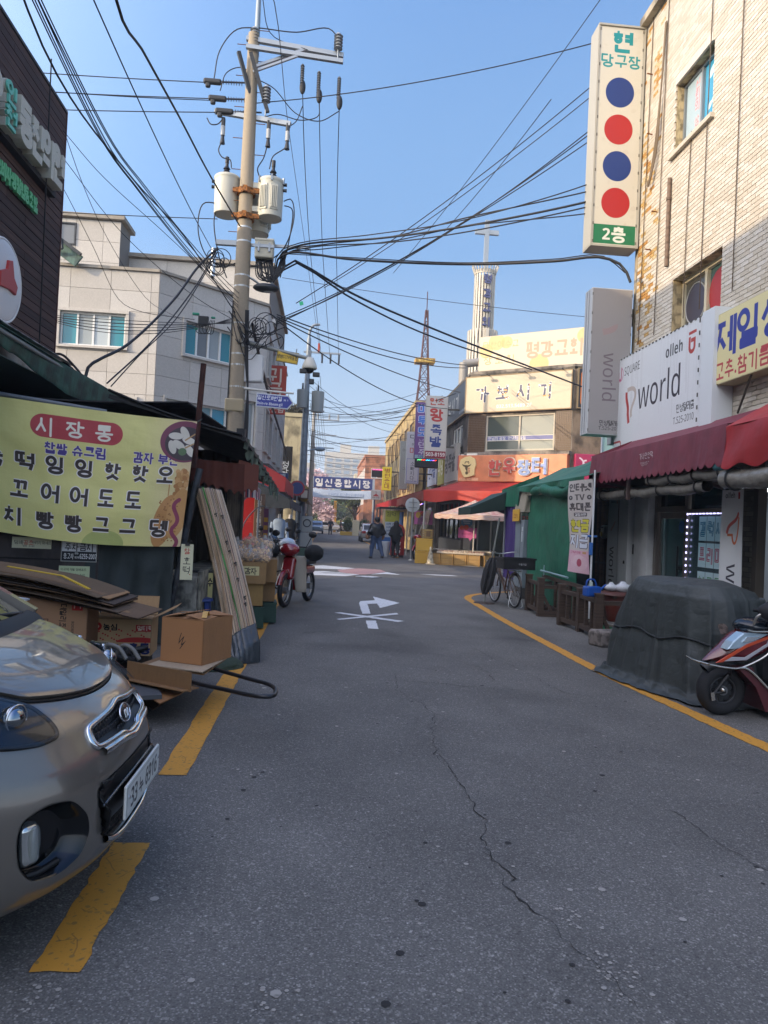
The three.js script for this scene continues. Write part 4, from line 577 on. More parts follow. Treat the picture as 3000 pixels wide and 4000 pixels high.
// ================================================================ left: food stall, cardboard, hand cart
const KRAFT = (c = '#a77f55',o = {}) => M(c,{ r:0.85,t:'carton',s:1.6,...o });
{
const st = thing('food_stall','street food stall frame with black tarpaulin roof and rusty posts at left','stall');
const rust = M('#4a2a22',{ r:0.85,t:'dirt',s:2 }),pipe = M('#3d4349',{ r:0.6,t:'dirt',s:2 }),blackT = M('#121314',{ r:0.75,b:'crumple',bs:0.02,bt:1.2 });
part(st,'post',rod([-1.5,3.29,-8.87],[-1.56,2.06,-8.9],0.035),rust);part(st,'post',rod([-1.48,2.05,-8.84],[-1.65,1.05,-8.87],0.04),pipe);part(st,'post',rod([-1.78,0,-8.75],[-1.64,1.13,-8.89],0.036),pipe);
part(st,'post',rod([-1.7,0,-15.2],[-1.7,2.5,-15.2],0.03),pipe);part(st,'post',rod([-4.6,0,-8.2],[-4.6,2.95,-8.2],0.035),pipe);
const roof = (u,v) => { const z = lerp(-8.95,-15.6,v),x = lerp(-2.6,-1.02,u),y = lerp(2.95,lerp(2.5,2.16,v),u) - 0.05*Math.sin(u*PI) + 0.03*(fbm(u*5,v*9,3,0,3) - 0.5);return [x,y,z];};
part(st,'roof_sheet',grid(roof,20,40,0.03),blackT);
part(st,'roof_sheet',grid((u,v) => [lerp(-5.2,-1.7,u),2.96 - 0.1*Math.sin(u*PI) - 0.12*v,lerp(-12,-8.5,v) - 0.6*u],16,16,0.03),blackT);
part(st,'roof_beam',[bar([-2.6,2.86,-9.0],[-1.02,2.45,-9.0],0.05),bar([-1.0,2.44,-9.0],[-1.0,2.1,-15.5],0.045),B(0.1,0.1,0.12,-1.05,2.52,-9.1)],M('#17181a',{ r:0.6 }));
part(st,'frayed_edge',grid((u,v) => { const n = 0.10 + 0.10*fbm(u*30,2,3,0,5) + (hash(Math.floor(u*40),1,8) > 0.8? 0.1 :0);return [-1.0 + 0.03*Math.sin(u*60) - 0.02*v,lerp(2.47,2.12,u) - v*n,lerp(-9.1,-15.7,u)];},120,3,0.006),M('#5b6f62',{ r:0.8,t:'dirt',s:2 }));
const val = (u,v) => { const sc = 0.06*Math.abs(Math.sin(u*PI*6));return [lerp(-1.62,-1.02,u),lerp(2.18,1.93 - 0.1*u - 0 + sc*v - 0.06,v) - 0.02*u,-9.05 - 0.3*u + 0.03*Math.sin(u*17)];};
part(st,'valance',grid(val,60,8,0.005),M('#4e2418',{ r:0.85,b:'crumple',bs:0.006,bt:3 }));part(st,'valance',grid((u,v) => [lerp(-1.1,-0.93,u),lerp(2.22,1.83 + 0.05*Math.abs(Math.sin(u*9)),v),-9.4 - 0.9*u],20,6,0.005),M('#6f3825',{ r:0.85 }));
part(st,'back_curtain',grid((u,v) => [lerp(-2.7,-1.35,u),lerp(2.6,0.1,v),-12.6 + 0.08*Math.sin(u*40)],40,4,0.01),M('#5a564c',{ r:0.9 }));part(st,'side_curtain',grid((u,v) => [-1.46 + 0.05*Math.sin(u*30),lerp(2.2,0.5,v),lerp(-11.2,-12.6,u)],40,4,0.01),M('#4a4338',{ r:0.9,t:'dirt',s:1 }));
part(st,'rear_wall',B(3.2,2.9,0.06,-3.9,1.45,-11.8),M('#6f6a61',{ r:0.9,t:'dirt',s:1 }));part(st,'counter',RB(0.5,0.75,3.6,0.02,-1.75,0.38,-11.0),M('#8f9088',{ r:0.6,t:'dirt',s:2 }));
part(st,'corrugated_apron',[...Array(22)].map((_,i) => C(0.03,0.03,0.62,-1.49,0.5,-9.3 - i*0.06,0,0,0,8)),M('#8e8d80',{ r:0.6,t:'dirt',s:2 }));
// dark tarpaulin under the banner
part(st,'tarpaulin_wall',grid((u,v) => { const x = lerp(-3.0,-1.7,u),f = 0.05*Math.sin(u*26 + v*2)*v + 0.05*(fbm(u*6,v*4,3,0,7) - 0.5);return [x,lerp(1.35,0.02,v),-8.75 + f + 0.12*v];},60,24,0.01),M('#27302f',{ r:0.7,b:'crumple',bs:0.006,bt:1.6 }));
// the printed banner
const tl = v3([-3.85,2.7,-8.22]),tr = v3([-1.51,2.58,-8.71]),bl = v3([-3.81,1.27,-8.29]),br = v3([-1.63,1.13,-8.67]);
const ban = thing('menu_banner','yellow printed menu banner with black lettering hung on the food stall','banner');
const bt = printed(1280,800,(g,w,h) => {
g.fillStyle = '#dad384';g.fillRect(0,0,w,h);const gr = g.createLinearGradient(w*0.75,0,w,0);gr.addColorStop(0,'rgba(205,190,150,0)');gr.addColorStop(1,'rgba(208,180,150,.75)');g.fillStyle = gr;g.fillRect(0,0,w,h);
g.fillStyle = 'rgba(150,165,90,.6)';for (const [x,y] of [[0.04,1],[0.62,1.0]]) { g.beginPath();g.ellipse(w*x,h*y,w*0.1,h*0.11,-0.1,0,7);g.fill();}
g.save();g.translate(w*0.465,h*0.165);g.fillStyle = '#b23f44';g.beginPath();g.roundRect(-w*0.2,-h*0.085,w*0.4,h*0.17,h*0.085);g.fill();text(g,'시 장 통',0,-h*0.062,h*0.125,{ c:'#ece6d4',w:0.13,a:'c',hand:0.02,gap:0.3 });g.restore();
const P = { c:'#4b3a86',w:0.16,o:'#e3ddd0',ow:0.05,sx:0.92 };text(g,'찹쌀 슈크림',w*0.325,h*0.275,h*0.088,P);text(g,'감자 부산',w*0.72,h*0.275,h*0.088,P);
const E = (x,y,a,b,c,r = 0) => { g.fillStyle = c;g.beginPath();g.ellipse(x*w,y*h,a*w,b*h,r,0,7);g.fill();};
E(0.955,0.17,0.115,0.165,'#71334a');E(0.96,0.185,0.097,0.135,'#3e3338');for (const [x,y,r] of [[0.91,0.13,0],[0.95,0.1,1],[0.93,0.2,0.6],[0.975,0.16,0.3],[0.985,0.24,0.9],[0.9,0.22,1.2]]) E(x,y,0.035,0.028,'#cdc7b8',r);E(0.95,0.25,0.02,0.03,'#56704a');g.strokeStyle = '#a88455';g.lineWidth = 9;g.beginPath();g.moveTo(w*0.955,h*0.16);g.lineTo(w,h*0.1);g.moveTo(w*0.96,h*0.22);g.lineTo(w,h*0.18);g.stroke();
const R = RNG(6);for (let i = 0;i < 46;i++) E(0.93 + 0.05*R() + 0.012,0.40 + 0.2*R(),0.013,0.018,['#b98a52','#c89a62','#a87440'][i % 3],R()*3);E(0.905,0.80,0.052,0.21,'#b9854c',0.22);E(0.965,0.74,0.05,0.2,'#c29258',0.15);for (let i = 0;i < 60;i++) E(0.87 + 0.1*R(),0.62 + 0.34*R(),0.004,0.006,'#9a6a38');g.lineCap = 'round';g.strokeStyle = '#8a3a52';g.lineWidth = 24;g.beginPath();g.moveTo(w*0.965,h*0.63);g.bezierCurveTo(w*0.9,h*0.70,w*1.01,h*0.76,w*0.95,h*0.85);g.bezierCurveTo(w*0.93,h*0.92,w*1.0,h*0.93,w*0.97,h*1.0);g.stroke();g.strokeStyle = '#b98a52';g.lineWidth = 7;g.beginPath();g.moveTo(w*0.91,h*0.48);g.lineTo(w*0.91,h*0.6);g.stroke();
const K = { c:'#3b312c',w:0.165,o:'#e6e0da',ow:0.055,a:'c' };const row = (s,xs,y) => [...s].forEach((c,i) => text(g,c,xs[i]*w,y*h,h*0.135,K));
row('쑥떡잉잉핫핫오',[0.115,0.245,0.375,0.505,0.635,0.765,0.885],0.375);row('꼬어어도도',[0.225,0.36,0.492,0.62,0.75],0.585);row('치빵빵그그뎅',[0.20,0.345,0.478,0.608,0.735,0.882],0.79);
},'#dad384',{ r:0.55,b:'crumple',bx:3,by:2,bs:0.006 });
part(ban,'cloth',grid((u,v) => { v = 1 - v;const p = tl.clone().lerp(tr,u).lerp(bl.clone().lerp(br,u),v);p.y -= 0.05*Math.sin(u*PI)*(0.3 + v);p.z += 0.025*Math.sin(u*7 + v*3) + 0.05*(fbm(u*5 + 2,v*4,3,0,17) - 0.5);return p;},60,30),bt);
part(ban,'tie_cord',[rod(tr,[-1.48,2.63,-8.83],0.006),rod(br,[-1.63,1.14,-8.87],0.006)],M('#2e3a36',{ r:0.8 }));
part(ban,'hanging_rail',rod([-3.77,2.74,-8.36],[-2.51,2.62,-8.61],0.03),M('#5e6468',{ r:0.5 }));
// green awning edge above, with dark underside
const aw = thing('green_awning','green tarpaulin awning edge along the clinic front, above the yellow banner','awning');
part(aw,'edge_cloth',grid((u,v) => { const z = lerp(-4.5,-12.6,u);return [-3.42 + 0.05*Math.sin(u*9) - 0.03*v,3.40 - v*(0.24 + 0.08*Math.sin(u*11) + 0.04*fbm(u*40,1,2,0,4)) - 0.05*u,z];},80,6,0.012),M('#27584c',{ r:0.65,t:'dirt',s:1,b:'crumple',bs:0.01 }));
part(aw,'top_cloth',grid((u,v) => [lerp(-3.42,-5.45,v),3.40 + 0.85*v - 0.05*u + 0.05*Math.sin(v*PI),lerp(-4.5,-12.6,u)],30,10,0.012),M('#31604f',{ r:0.7,t:'dirt',s:0.8 }));part(aw,'ridge_cover',grid((u,v) => [lerp(-4.4,-5.3,v),3.98 + 0.35*v,lerp(-8,-13.2,u)],20,6,0.02),M('#b7b4ad',{ r:0.6,t:'dirt',s:1 }));
part(aw,'lining',grid((u,v) => [lerp(-3.5,-5.4,v),3.12 - 0.02*u,lerp(-4.5,-12.6,u)],10,6,0.02),M('#4c5f55',{ r:0.9 }));
part(aw,'frame_pipe',rod([-3.46,3.36,-4.5],[-3.46,3.3,-13],0.03),M('#7d8685',{ r:0.5 }));
}
{ // board with hand-written and printed notices
const nb = thing('notice_board','dark painted board with paper notices under the yellow banner','board');
const T = new THREE.Matrix4();const a = v3([-3.77,1.2,-8.54]),b2 = v3([-2.54,1.2,-8.69]),len = b2.distanceTo(a),ry = Math.atan2(-(b2.z - a.z),b2.x - a.x);
nb.position.set(a.x,0,a.z);nb.rotation.y = ry;
part(nb,'panel',B(len,0.95,0.03,len / 2,0.77,-0.02),M('#3a3230',{ r:0.6,t:'dirt',s:1 }));part(nb,'panel_joint',B(len,0.012,0.008,len / 2,0.93,-0.002),M('#161515',{ r:0.8 }));
const k = len / 256,px = (x) => (x + 40)*k,py = (y,x) => 1.5 - (y - (1093 + 0.0452*x)) / 1600*lerp(8.2,8.45,(x + 40) / 256);
const note = (name,label,x0,y0,x1,y1,tex) => { const n = thing(name,label,'notice',[0,0,0]);n.position.copy(nb.position);n.rotation.y = ry;const w = px(x1) - px(x0),h = py(y0,x0) - py(y1,x0);part(n,'sheet',B(w,h,0.004,(px(x0) + px(x1)) / 2,py((y0 + y1) / 2,(x0 + x1) / 2),0.006,0,0,0),M('#c7c6a8',{ r:0.7 }));part(n,'print',at(face(w - 0.004,h - 0.004),(px(x0) + px(x1)) / 2,py((y0 + y1) / 2,(x0 + x1) / 2),0.0095),tex);};
note('paper_notice','cream hand-written notice with red word, left of the parking notice',26,1160,111,1184,printed(256,76,(g,w,h) => { g.fillStyle = '#c9c8aa';g.fillRect(0,0,w,h);text(g,'담배',12,20,30,{ c:'#333',hand:0.05,w:0.08 });text(g,'꽁초',72,20,34,{ c:'#b0302c',hand:0.05,w:0.09 });text(g,'버리지 마세요',132,22,24,{ c:'#333',hand:0.05,w:0.08,sx:0.8 });text(g,'담배   하세요',70,54,13,{ c:'#444',hand:0.05,w:0.08 });},'#ccc'));
note('parking_notice','white and black printed no parking notice with phone number on the dark board',133,1158,212,1213,printed(320,226,(g,w,h) => { g.fillStyle = '#d8dadb';g.fillRect(0,0,w,h);g.strokeStyle = '#6b6e70';g.lineWidth = 4;g.strokeRect(3,3,w - 6,h - 6);text(g,'외부차량',w / 2,14,38,{ c:'#16181a',w:0.12,a:'c',sx:0.9 });text(g,'주차금지',w / 2,58,72,{ c:'#16181a',w:0.12,a:'c',sx:0.9 });g.fillStyle = '#15171a';g.fillRect(6,136,w - 12,84);text(g,'중고차',20,150,54,{ c:'#e3e3e1',w:0.13,sx:0.58 });text(g,'010-',122,140,26,{ c:'#e3e3e1',sx:0.7 });text(g,'매입판매',122,178,22,{ c:'#e3e3e1',w:0.12,sx:0.45 });text(g,'6255-2007',166,146,62,{ c:'#e3e3e1',sx:0.53 });},'#ddd'));
note('paper_notice','pale green hand-written notice half hidden by flattened cardboard',130,1222,198,1253,printed(256,116,(g,w,h) => { g.fillStyle = '#b9c59a';g.fillRect(0,0,w,h);text(g,'이곳에 제발 담배꽁초',14,16,22,{ c:'#2e3a2e',hand:0.05,w:0.09 });text(g,'버리지 마세요',120,62,20,{ c:'#2e3a2e',hand:0.05,w:0.09,sx:0.8 });},'#bcc'));
const hot = thing('hotteok_sign','narrow cream paper sign with red and black writing clipped to the stall post','sign',[-1.51,.97,-8.46],0.15);part(hot,'paper',RB(0.135,0.40,0.006,0.002,0,0,0),M('#c9c6a6',{ r:0.7 }));part(hot,'print',at(face(0.131,0.396),0,0,0.0045),printed(110,330,(g,w,h) => { g.fillStyle = '#cfcba8';g.fillRect(0,0,w,h);text(g,'찰',55,34,58,{ c:'#b5382e',hand:0.04,w:0.09,a:'c',round:1 });text(g,'호떡',55,120,70,{ c:'#2b2a28',hand:0.04,w:0.09,col:true,round:1,gap:0.2 });g.fillStyle = '#b5382e';g.fillRect(84,276,8,8);},'#cfc'));
part(hot,'clip',[B(0.05,0.035,0.03,0,0.20,0.006),rod([0.01,0.21,0.01],[0.05,0.245,0.02],0.005)],M('#17181a',{ r:0.4 }));
const corn = thing('corn_sign','yellow corn sign on black board low inside the food stall','sign',[-1.58,.59,-9.77],0.35);part(corn,'plate',RB(0.42,0.4,0.03,0.01,0,0,0),M('#211f1d',{ r:0.6 }));part(corn,'print',at(face(0.40,0.38),0,0,0.017),printed(200,190,(g,w,h) => { g.fillStyle = '#211f1d';g.fillRect(0,0,w,h);g.fillStyle = '#b5ad72';g.fillRect(10,12,w - 20,h - 24);g.fillStyle = '#c9b98a';g.fillRect(18,40,44,130);text(g,'옥수수',68,40,62,{ c:'#1d1b18',w:0.16,sx:0.66 });text(g,'감자',26,56,28,{ c:'#a5452e',w:0.12,col:true });},'#222'));
const stool = thing('plastic_stool','blue plastic stool standing under the stall counter','stool',[-1.50,0,-9.55]);part(stool,'seat',C(0.14,0.15,0.03,0,0.44,0),M('#1f3a7a',{ r:0.4 }));for (let i = 0;i < 4;i++) part(stool,'leg',bar([0.11*Math.cos(i*PI / 2 + 0.8),0.43,0.11*Math.sin(i*PI / 2 + 0.8)],[0.16*Math.cos(i*PI / 2 + 0.8),0,0.16*Math.sin(i*PI / 2 + 0.8)],0.06,0.02),M('#1f3a7a',{ r:0.4 }));
}
{ // roll of clear plastic sheeting leaning against the stall
const r = thing('plastic_sheet_roll','tall folded roll of clear plastic sheeting with green stripe leaning on the stall','plastic sheet');
const tl = v3([-1.54,1.8,-8.9]),tr = v3([-1.2,1.8,-8.72]),bl = v3([-.88,-.01,-7.67]),br = v3([-.61,.21,-7.85]);
const nrm = tr.clone().sub(tl).cross(bl.clone().sub(tl)).normalize().multiplyScalar(-1);
const at2 = (u,v,o) => { const p = tl.clone().lerp(tr,u).lerp(bl.clone().lerp(br,u),v);const e = Math.sin(u*PI);return p.addScaledVector(nrm,o + 0.05*e + (0.005*Math.sin(u*40 + 2*Math.sin(v*3)) + 0.003*Math.sin(u*90 + v*3) + 0.008*(fbm(u*10,v*3,3,0,31) - 0.5))*e - 0.06*Math.sin(v*PI));};
const film = printed(512,512,(g,w,h) => { const R = RNG(12);g.fillStyle = '#bdb2a4';g.fillRect(0,0,w,h);for (let i = 0;i < 190;i++) { const x = R()*w;g.strokeStyle = ['rgba(220,200,170,.5)','rgba(205,160,140,.45)','rgba(70,64,56,.6)','rgba(40,38,34,.6)','rgba(245,236,220,.7)','rgba(215,165,135,.5)'][i % 6];g.lineWidth = 1 + R()*R()*10;g.beginPath();g.moveTo(x,0);g.bezierCurveTo(x + 12*(R() - 0.5),h*0.3,x + 30*(R() - 0.5),h*0.6,x + 30*(R() - 0.5),h);g.stroke();} },'#bdb2a4',{ r:0.12 });
film.bumpMap = null;
part(r,'sheet',grid((u,v) => at2(u,v,0),90,40,-0.05),film);
part(r,'clear_film',grid((u,v) => at2(-0.03 + 1.06*u,v,0.036 + 0.006*Math.sin(u*23 + v*9)),50,40),M('#dcd6cb',{ r:0.08,transmission:1,ior:1.4 }));
part(r,'green_stripe',grid((u,v) => at2(0.42 + 0.05*u + 0.16*v,v*0.98,0.028 + 0.003*Math.sin(v*30)),4,40,0.004),M('#2c7a2c',{ r:0.35 }));
for (const [u,v] of [[0.62,0.18],[0.8,0.19],[0.72,0.36],[0.74,0.42],[0.82,0.5],[0.78,0.6],[0.86,0.72],[0.84,0.76]]) part(r,'clip',[rod(at2(u,v,0.04),at2(u + 0.09,v,0.06),0.009),rod(at2(u + 0.03,v + 0.015,0.04),at2(u + 0.08,v + 0.012,0.07),0.006)],M('#33302c',{ r:0.5 }));
part(r,'bottom_wrap',grid((u,v) => { const p = at2(u,lerp(0.9,1.02,v),0.035);if (v > 0.9) p.y = 0.01;return p;},30,10,0.03),M('#3a4044',{ r:0.25,b:'crumple',bs:0.008,bt:4 }));
const sack = thing('green_sack','dark green crumpled sack lying at the foot of the plastic roll','sack',[-1.04,0,-7.46],0.4);part(sack,'cloth',grid((u,v) => { const a = u*2*PI,h = v,r0 = 0.22*Math.sqrt(1 - (h*0.95)**2)*(1 + 0.25*(fbm(Math.cos(a)*2 + 5,Math.sin(a)*2 + h*4,3,0,41) - 0.5));return [1.5*r0*Math.cos(a),0.12*h,r0*Math.sin(a)];},36,12),M('#2d3a2c',{ r:0.85,b:'crumple',bs:0.01,bt:3 }));
}
// ---- cardboard
function carton(name,label,w,h,d,pos,ry,color,o = {}) {
const t = thing(name,label,'box',pos,ry);const m = KRAFT(color),k = 0.004;
const wall = part(t,'body',[B(w,h,k,0,h / 2,d / 2),B(w,h,k,0,h / 2,-d / 2),B(k,h,d - 0.01,w / 2,h / 2,0),B(k,h,d - 0.01,-w / 2,h / 2,0),B(w - 0.01,k,d - 0.01,0,k,0)],m);
const F = o.flaps?? [0.1,0.1,0.1,0.1];
const fl = (sx,sz,a,len,L) => { const g = B(L,k,len);g.translate(0,0,len / 2);at(g,0,0,0,-a,0,0);const q = sz? (sz > 0? 0 :PI) :(sx > 0? PI / 2 :-PI / 2);at(g,0,0,0,0,q,0);at(g,sx*w / 2,h + 0.003,sz*d / 2);part(t,'flap',g,KRAFT(o.flapColor?? color));};
if (F[0] !== null) fl(0,1,F[0] === 'in'? PI - 0.06 :F[0],d*0.48,w - 0.01);if (F[1] !== null) fl(0,-1,F[1] === 'in'? PI - 0.1 :F[1],d*0.48,w - 0.01);if (F[2] !== null) fl(1,0,F[2] === 'in'? PI - 0.16 :F[2],w*0.45,d - 0.01);if (F[3] !== null) fl(-1,0,F[3] === 'in'? PI - 0.2 :F[3],w*0.45,d - 0.01);
if (o.print) part(t,'print',at(face(w - 0.006,h - 0.006),0,h / 2,d / 2 + 0.0045),o.print);if (o.side) part(t,'print',at(face(d - 0.006,h - 0.006),w / 2 + 0.0045,h / 2,0,0,PI / 2),o.side);
return t;
}
{
const cart = thing('hand_cart','low hand cart with black tube handle carrying flattened cardboard','hand cart');
const blk = M('#1a1b1e',{ r:0.4 });part(cart,'handle',tube([[-1.009,.27,-5.825],[-.919,.27,-5.589],[-.662,.28,-5.333],[-.379,.3,-5.058],[-.299,.3,-5.067],[-.278,.3,-5.22],[-.326,.3,-5.403],[-.532,.3,-5.629],[-.793,.29,-5.953],[-.929,.27,-6.205]],0.016,8,70),blk);
part(cart,'bed',B(0.62,0.03,1.0,-1.55,0.2,-5.75,0,0.35),M('#4a4c4e',{ r:0.6 }));for (const [x,z] of [[-1.3,-5.3],[-1.72,-5.4],[-1.36,-6.15],[-1.8,-6.2]]) part(cart,'caster',[C(0.055,0.055,0.035,x,0.055,z,0,0,PI / 2),B(0.05,0.1,0.06,x,0.14,z)],blk);
const sheet = (label,pts,y,col,t = 0.006,tilt = 0) => { const R = RNG(pts.length*13 + (y*1000 | 0)),sh = pts.map(([x,,z]) => [x,-z]);const g = extr(sh,t,0,0,0,-PI / 2);g.translate(0,y,0);return solo('cardboard_sheet',label,'cardboard',g,KRAFT(col),undefined);};
sheet('pale flat cardboard sheet directly under the plain brown box',[[-1.306,.33,-5.855],[-.852,.33,-5.64],[-.724,.33,-6.349],[-1.083,.33,-6.648]],0.325,'#b9a58a',0.008);
sheet('brown flattened carton under the pale sheet on the cart',[[-1.395,.29,-5.973],[-.845,.29,-5.667],[-.762,.29,-6.328],[-1.179,.29,-6.743]],0.30,'#8d6c48',0.012);
sheet('lowest brown cardboard sheet sticking out from the cart near the car',[[-1.403,.18,-5.813],[-1.077,.18,-5.271],[-.988,.18,-5.586],[-.956,.2,-5.943],[-1.325,.2,-6.157]],0.175,'#9a6c40',0.008);
sheet('greyish torn carton layered in the cart pile',[[-1.426,.24,-5.826],[-.955,.24,-5.446],[-.872,.24,-5.638],[-1.234,.24,-6.065]],0.235,'#7a6a58',0.01);
sheet('dark wet cardboard sheet on the asphalt under the cart',[[-1.52,.08,-6.084],[-1.172,.08,-5.505],[-1.058,.08,-6.14],[-1.347,.08,-6.452]],0.07,'#4a3826',0.01);
solo('cardboard_tray','long brown open cardboard tray standing on edge beside the cart','cardboard',[bar([-1.437,.3,-5.79],[-.894,.3,-5.422],0.008,0.14),bar([-1.443,.24,-5.824],[-.897,.24,-5.453],0.16,0.008)],KRAFT('#94704a'));
// plain box with drawn mark
const A = v3([-.892,.334,-5.859]),L = v3([-1.291,.324,-6.042]),Rr = v3([-.755,.352,-6.219]);const ryA = Math.atan2(-(A.z - L.z),A.x - L.x),w = 0.385,d = 0.42;
const dirx = V(Math.cos(ryA),0,-Math.sin(ryA)),dirz = V(Math.sin(ryA),0,Math.cos(ryA)),c = A.clone().addScaledVector(dirx,-w / 2).addScaledVector(dirz,-d / 2);c.y = 0.335;
carton('carton','plain brown box with a black marker scribble on the hand cart',w,0.345,d,c,ryA,'#a4764c',{ flaps:['in','in','in','in'],print:(() => { const m = printed(320,290,(g,w,h) => { g.fillStyle = '#a9794f';g.fillRect(0,0,w,h);speckle(g,w,h,500,'rgba(130,90,56,.4)',0.5,1.6,2);g.strokeStyle = '#2b2622';g.lineWidth = 5;g.lineCap = 'round';g.beginPath();g.moveTo(156,92);g.quadraticCurveTo(142,130,140,158);g.quadraticCurveTo(170,120,176,116);g.quadraticCurveTo(160,160,160,170);g.lineTo(182,152);g.lineTo(150,196);g.stroke();},'#a9794f',{ r:0.85 });return m;})() });
solo('tape_strip','torn yellow packing tape curling over the plain brown box','tape',grid((u,v) => [c.x + 0.06 + 0.04*u,0.69 + 0.05*Math.sin(v*3),c.z + 0.05 + 0.16*v],2,8,0.002),M('#b98e3c',{ r:0.3 }));
// noodle box behind, open
carton('carton','instant noodle box printed red and blue, open, behind the plain box',0.52,0.32,0.36,[-1.74,0.24,-6.85],0.06,'#b9986e',{ flaps:['in',1.2,0.5,0.9],flapColor:'#ad8a60',print:printed(480,300,(g,w,h) => {
g.fillStyle = '#c2a37a';g.fillRect(0,0,w,h);g.fillStyle = '#b5322c';for (let i = 0;i < 44;i++) { g.beginPath();g.arc((i*71) % w,66 + (i*37) % 150,7,0,7);g.fill();} g.fillStyle = '#b5322c';g.beginPath();g.arc(58,62,34,0,7);g.fill();g.fillStyle = '#e2cdb0';g.beginPath();g.arc(58,62,13,0,7);g.fill();text(g,'농심',100,34,58,{ c:'#1b1a1a',w:0.16 });g.fillStyle = '#b5322c';g.fillRect(360,42,120,56);text(g,'멀티팩',370,48,42,{ c:'#e8dcc6',w:0.14 });g.beginPath();g.ellipse(390,190,180,44,0,PI,0);g.fillStyle = '#b5322c';g.fill();text(g,'배홍동',210,196,90,{ c:'#1d2a5c',w:0.2 });g.fillStyle = '#d8c8ac';g.fillRect(28,186,130,60);g.fillStyle = '#222';for (let i = 0;i < 26;i++) g.fillRect(36 + i*4.5,190,1 + (i*7) % 3,50);
},'#c2a37a',{ r:0.8 }) });
carton('carton','large tilted brown box printed with a drawn shelf unit',0.76,0.50,0.32,[-2.30,0.29,-6.5],0.0,'#a17a58',{ flaps:['in','in',null,null],print:printed(560,420,(g,w,h) => { g.fillStyle = '#a37c5b';g.fillRect(0,0,w,h);speckle(g,w,h,400,'rgba(120,86,60,.4)',0.5,2,4);g.strokeStyle = '#3a2e26';g.lineWidth = 4;g.beginPath();g.moveTo(90,330);g.lineTo(130,180);g.lineTo(330,170);g.lineTo(320,330);g.moveTo(180,178);g.lineTo(150,330);g.moveTo(235,174);g.lineTo(215,330);g.moveTo(285,172);g.lineTo(270,330);g.stroke();text(g,'데일리조립식서랍장',440,60,42,{ c:'#332a24',w:0.13,rot:PI / 2 });text(g,'(4단)',380,240,38,{ c:'#332a24',rot:PI / 2 });text(g,'ROOM&HOME',490,180,24,{ c:'#4a3c30',rot:PI / 2 });g.fillStyle = '#b5332c';g.fillRect(470,40,64,64);g.strokeStyle = '#d9b9a0';g.lineWidth = 7;g.beginPath();g.moveTo(484,90);g.lineTo(484,66);g.lineTo(502,52);g.lineTo(520,66);g.lineTo(520,90);g.stroke();},'#a37c5b',{ r:0.85 }) });
// pile of flattened cartons lying across the boxes
const R = RNG(88),cols = ['#6d5640','#8a6c4c','#5c4a38','#967550','#7b5f44','#4d4138','#85684a','#a58058','#6a563f','#7f6448'];
const names = ['thin dark','creased brown','long grey','wide tan','curled brown','short dark','folded tan','pale topmost','bent grey brown','torn brown'];
for (let i = 0;i < 10;i++) { const y = 0.76 + i*0.018,x = -2.52 + 0.16*R(),len = 1.75 - 0.07*i + 0.3*R(),dz = 0.5 + 0.15*R();const g = grid((u,v) => [lerp(-len / 2,len / 2,u),-0.05*Math.max(0,u - 0.5)**2*2.4*(1 + i*0.1) - 0.012*Math.sin(u*5 + i)*(1 - v),lerp(-dz / 2,dz / 2,v)],14,3,-0.010 - 0.006*R());at(g,x,y + 0.03,-6.6 + 0.08*R(),0.0,-0.10 + 0.1*(R() - 0.5),-0.12);solo('flattened_carton',`${names[i]} flattened carton, number ${['one', 'two', 'three', 'four', 'five', 'six', 'seven', 'eight', 'nine', 'ten'][i]} from the bottom of the high pile`,'cardboard',g,KRAFT(cols[i]));}
solo('foam_strip','white plastic strip sticking out under the high cardboard pile','strip',at(B(0.62,0.014,0.06,0,0,0,0,-0.05,-0.1),-2.62,0.80,-6.12),M('#c9cccf',{ r:0.4 }));
solo('packing_band','bright yellow packing band lying bent on the cardboard pile','band',[bar([-2.52,1.02,-6.2],[-2.1,0.96,-6.22],0.045,0.006),bar([-2.1,0.961,-6.22],[-1.87,0.86,-6.2],0.045,0.006)],M('#c9a412',{ r:0.4 }));
solo('cable_heap','tangled black hoses and straps heaped below the noodle box','hose',[...Array(9)].map((_,i) => { const q = RNG(i + 3);return tube([...Array(6)].map(() => [-1.68 + 0.5*(q() - 0.5),0.27 + 0.11*q(),-6.25 + 0.28*(q() - 0.5)]),0.012 + 0.012*q(),7,40);}),M('#1d1f21',{ r:0.55 }));
solo('white_hose','short white hoses lying in the black hose heap','hose',[0,1].map((i) => tube([[-1.72 + i*0.12,0.36,-6.08],[-1.66 + i*0.12,0.44,-6.05],[-1.57 + i*0.1,0.42,-6.03],[-1.5 + i*0.1,0.34,-6.0]],0.017,8,24)),M('#6f6d68',{ r:0.6 }));
solo('support_crates','stack of dark crates hidden under the cardboard pile','crate',[B(1.9,0.28,0.8,-2.5,0.14,-6.75),B(0.8,0.42,0.5,-3.1,0.5,-6.8)],M('#38332e',{ r:0.9,t:'dirt',s:1 }));
solo('cloth_bundle','olive cloth bundle behind the windscreen of the beige car','cloth',grid((u,v) => { const a = u*2*PI,t = v*PI,k = 1 + 0.35*(fbm(Math.cos(a)*1.5 + 4,Math.sin(a)*1.5 + t,3,0,19) - 0.5);return [-2.75 + 0.3*k*Math.sin(t)*Math.cos(a),0.62 + 0.2*k*Math.cos(t),-6.1 + 0.2*k*Math.sin(t)*Math.sin(a)];},30,18),M('#4a4f42',{ r:0.9,b:'crumple',bs:0.01,bt:2 }));
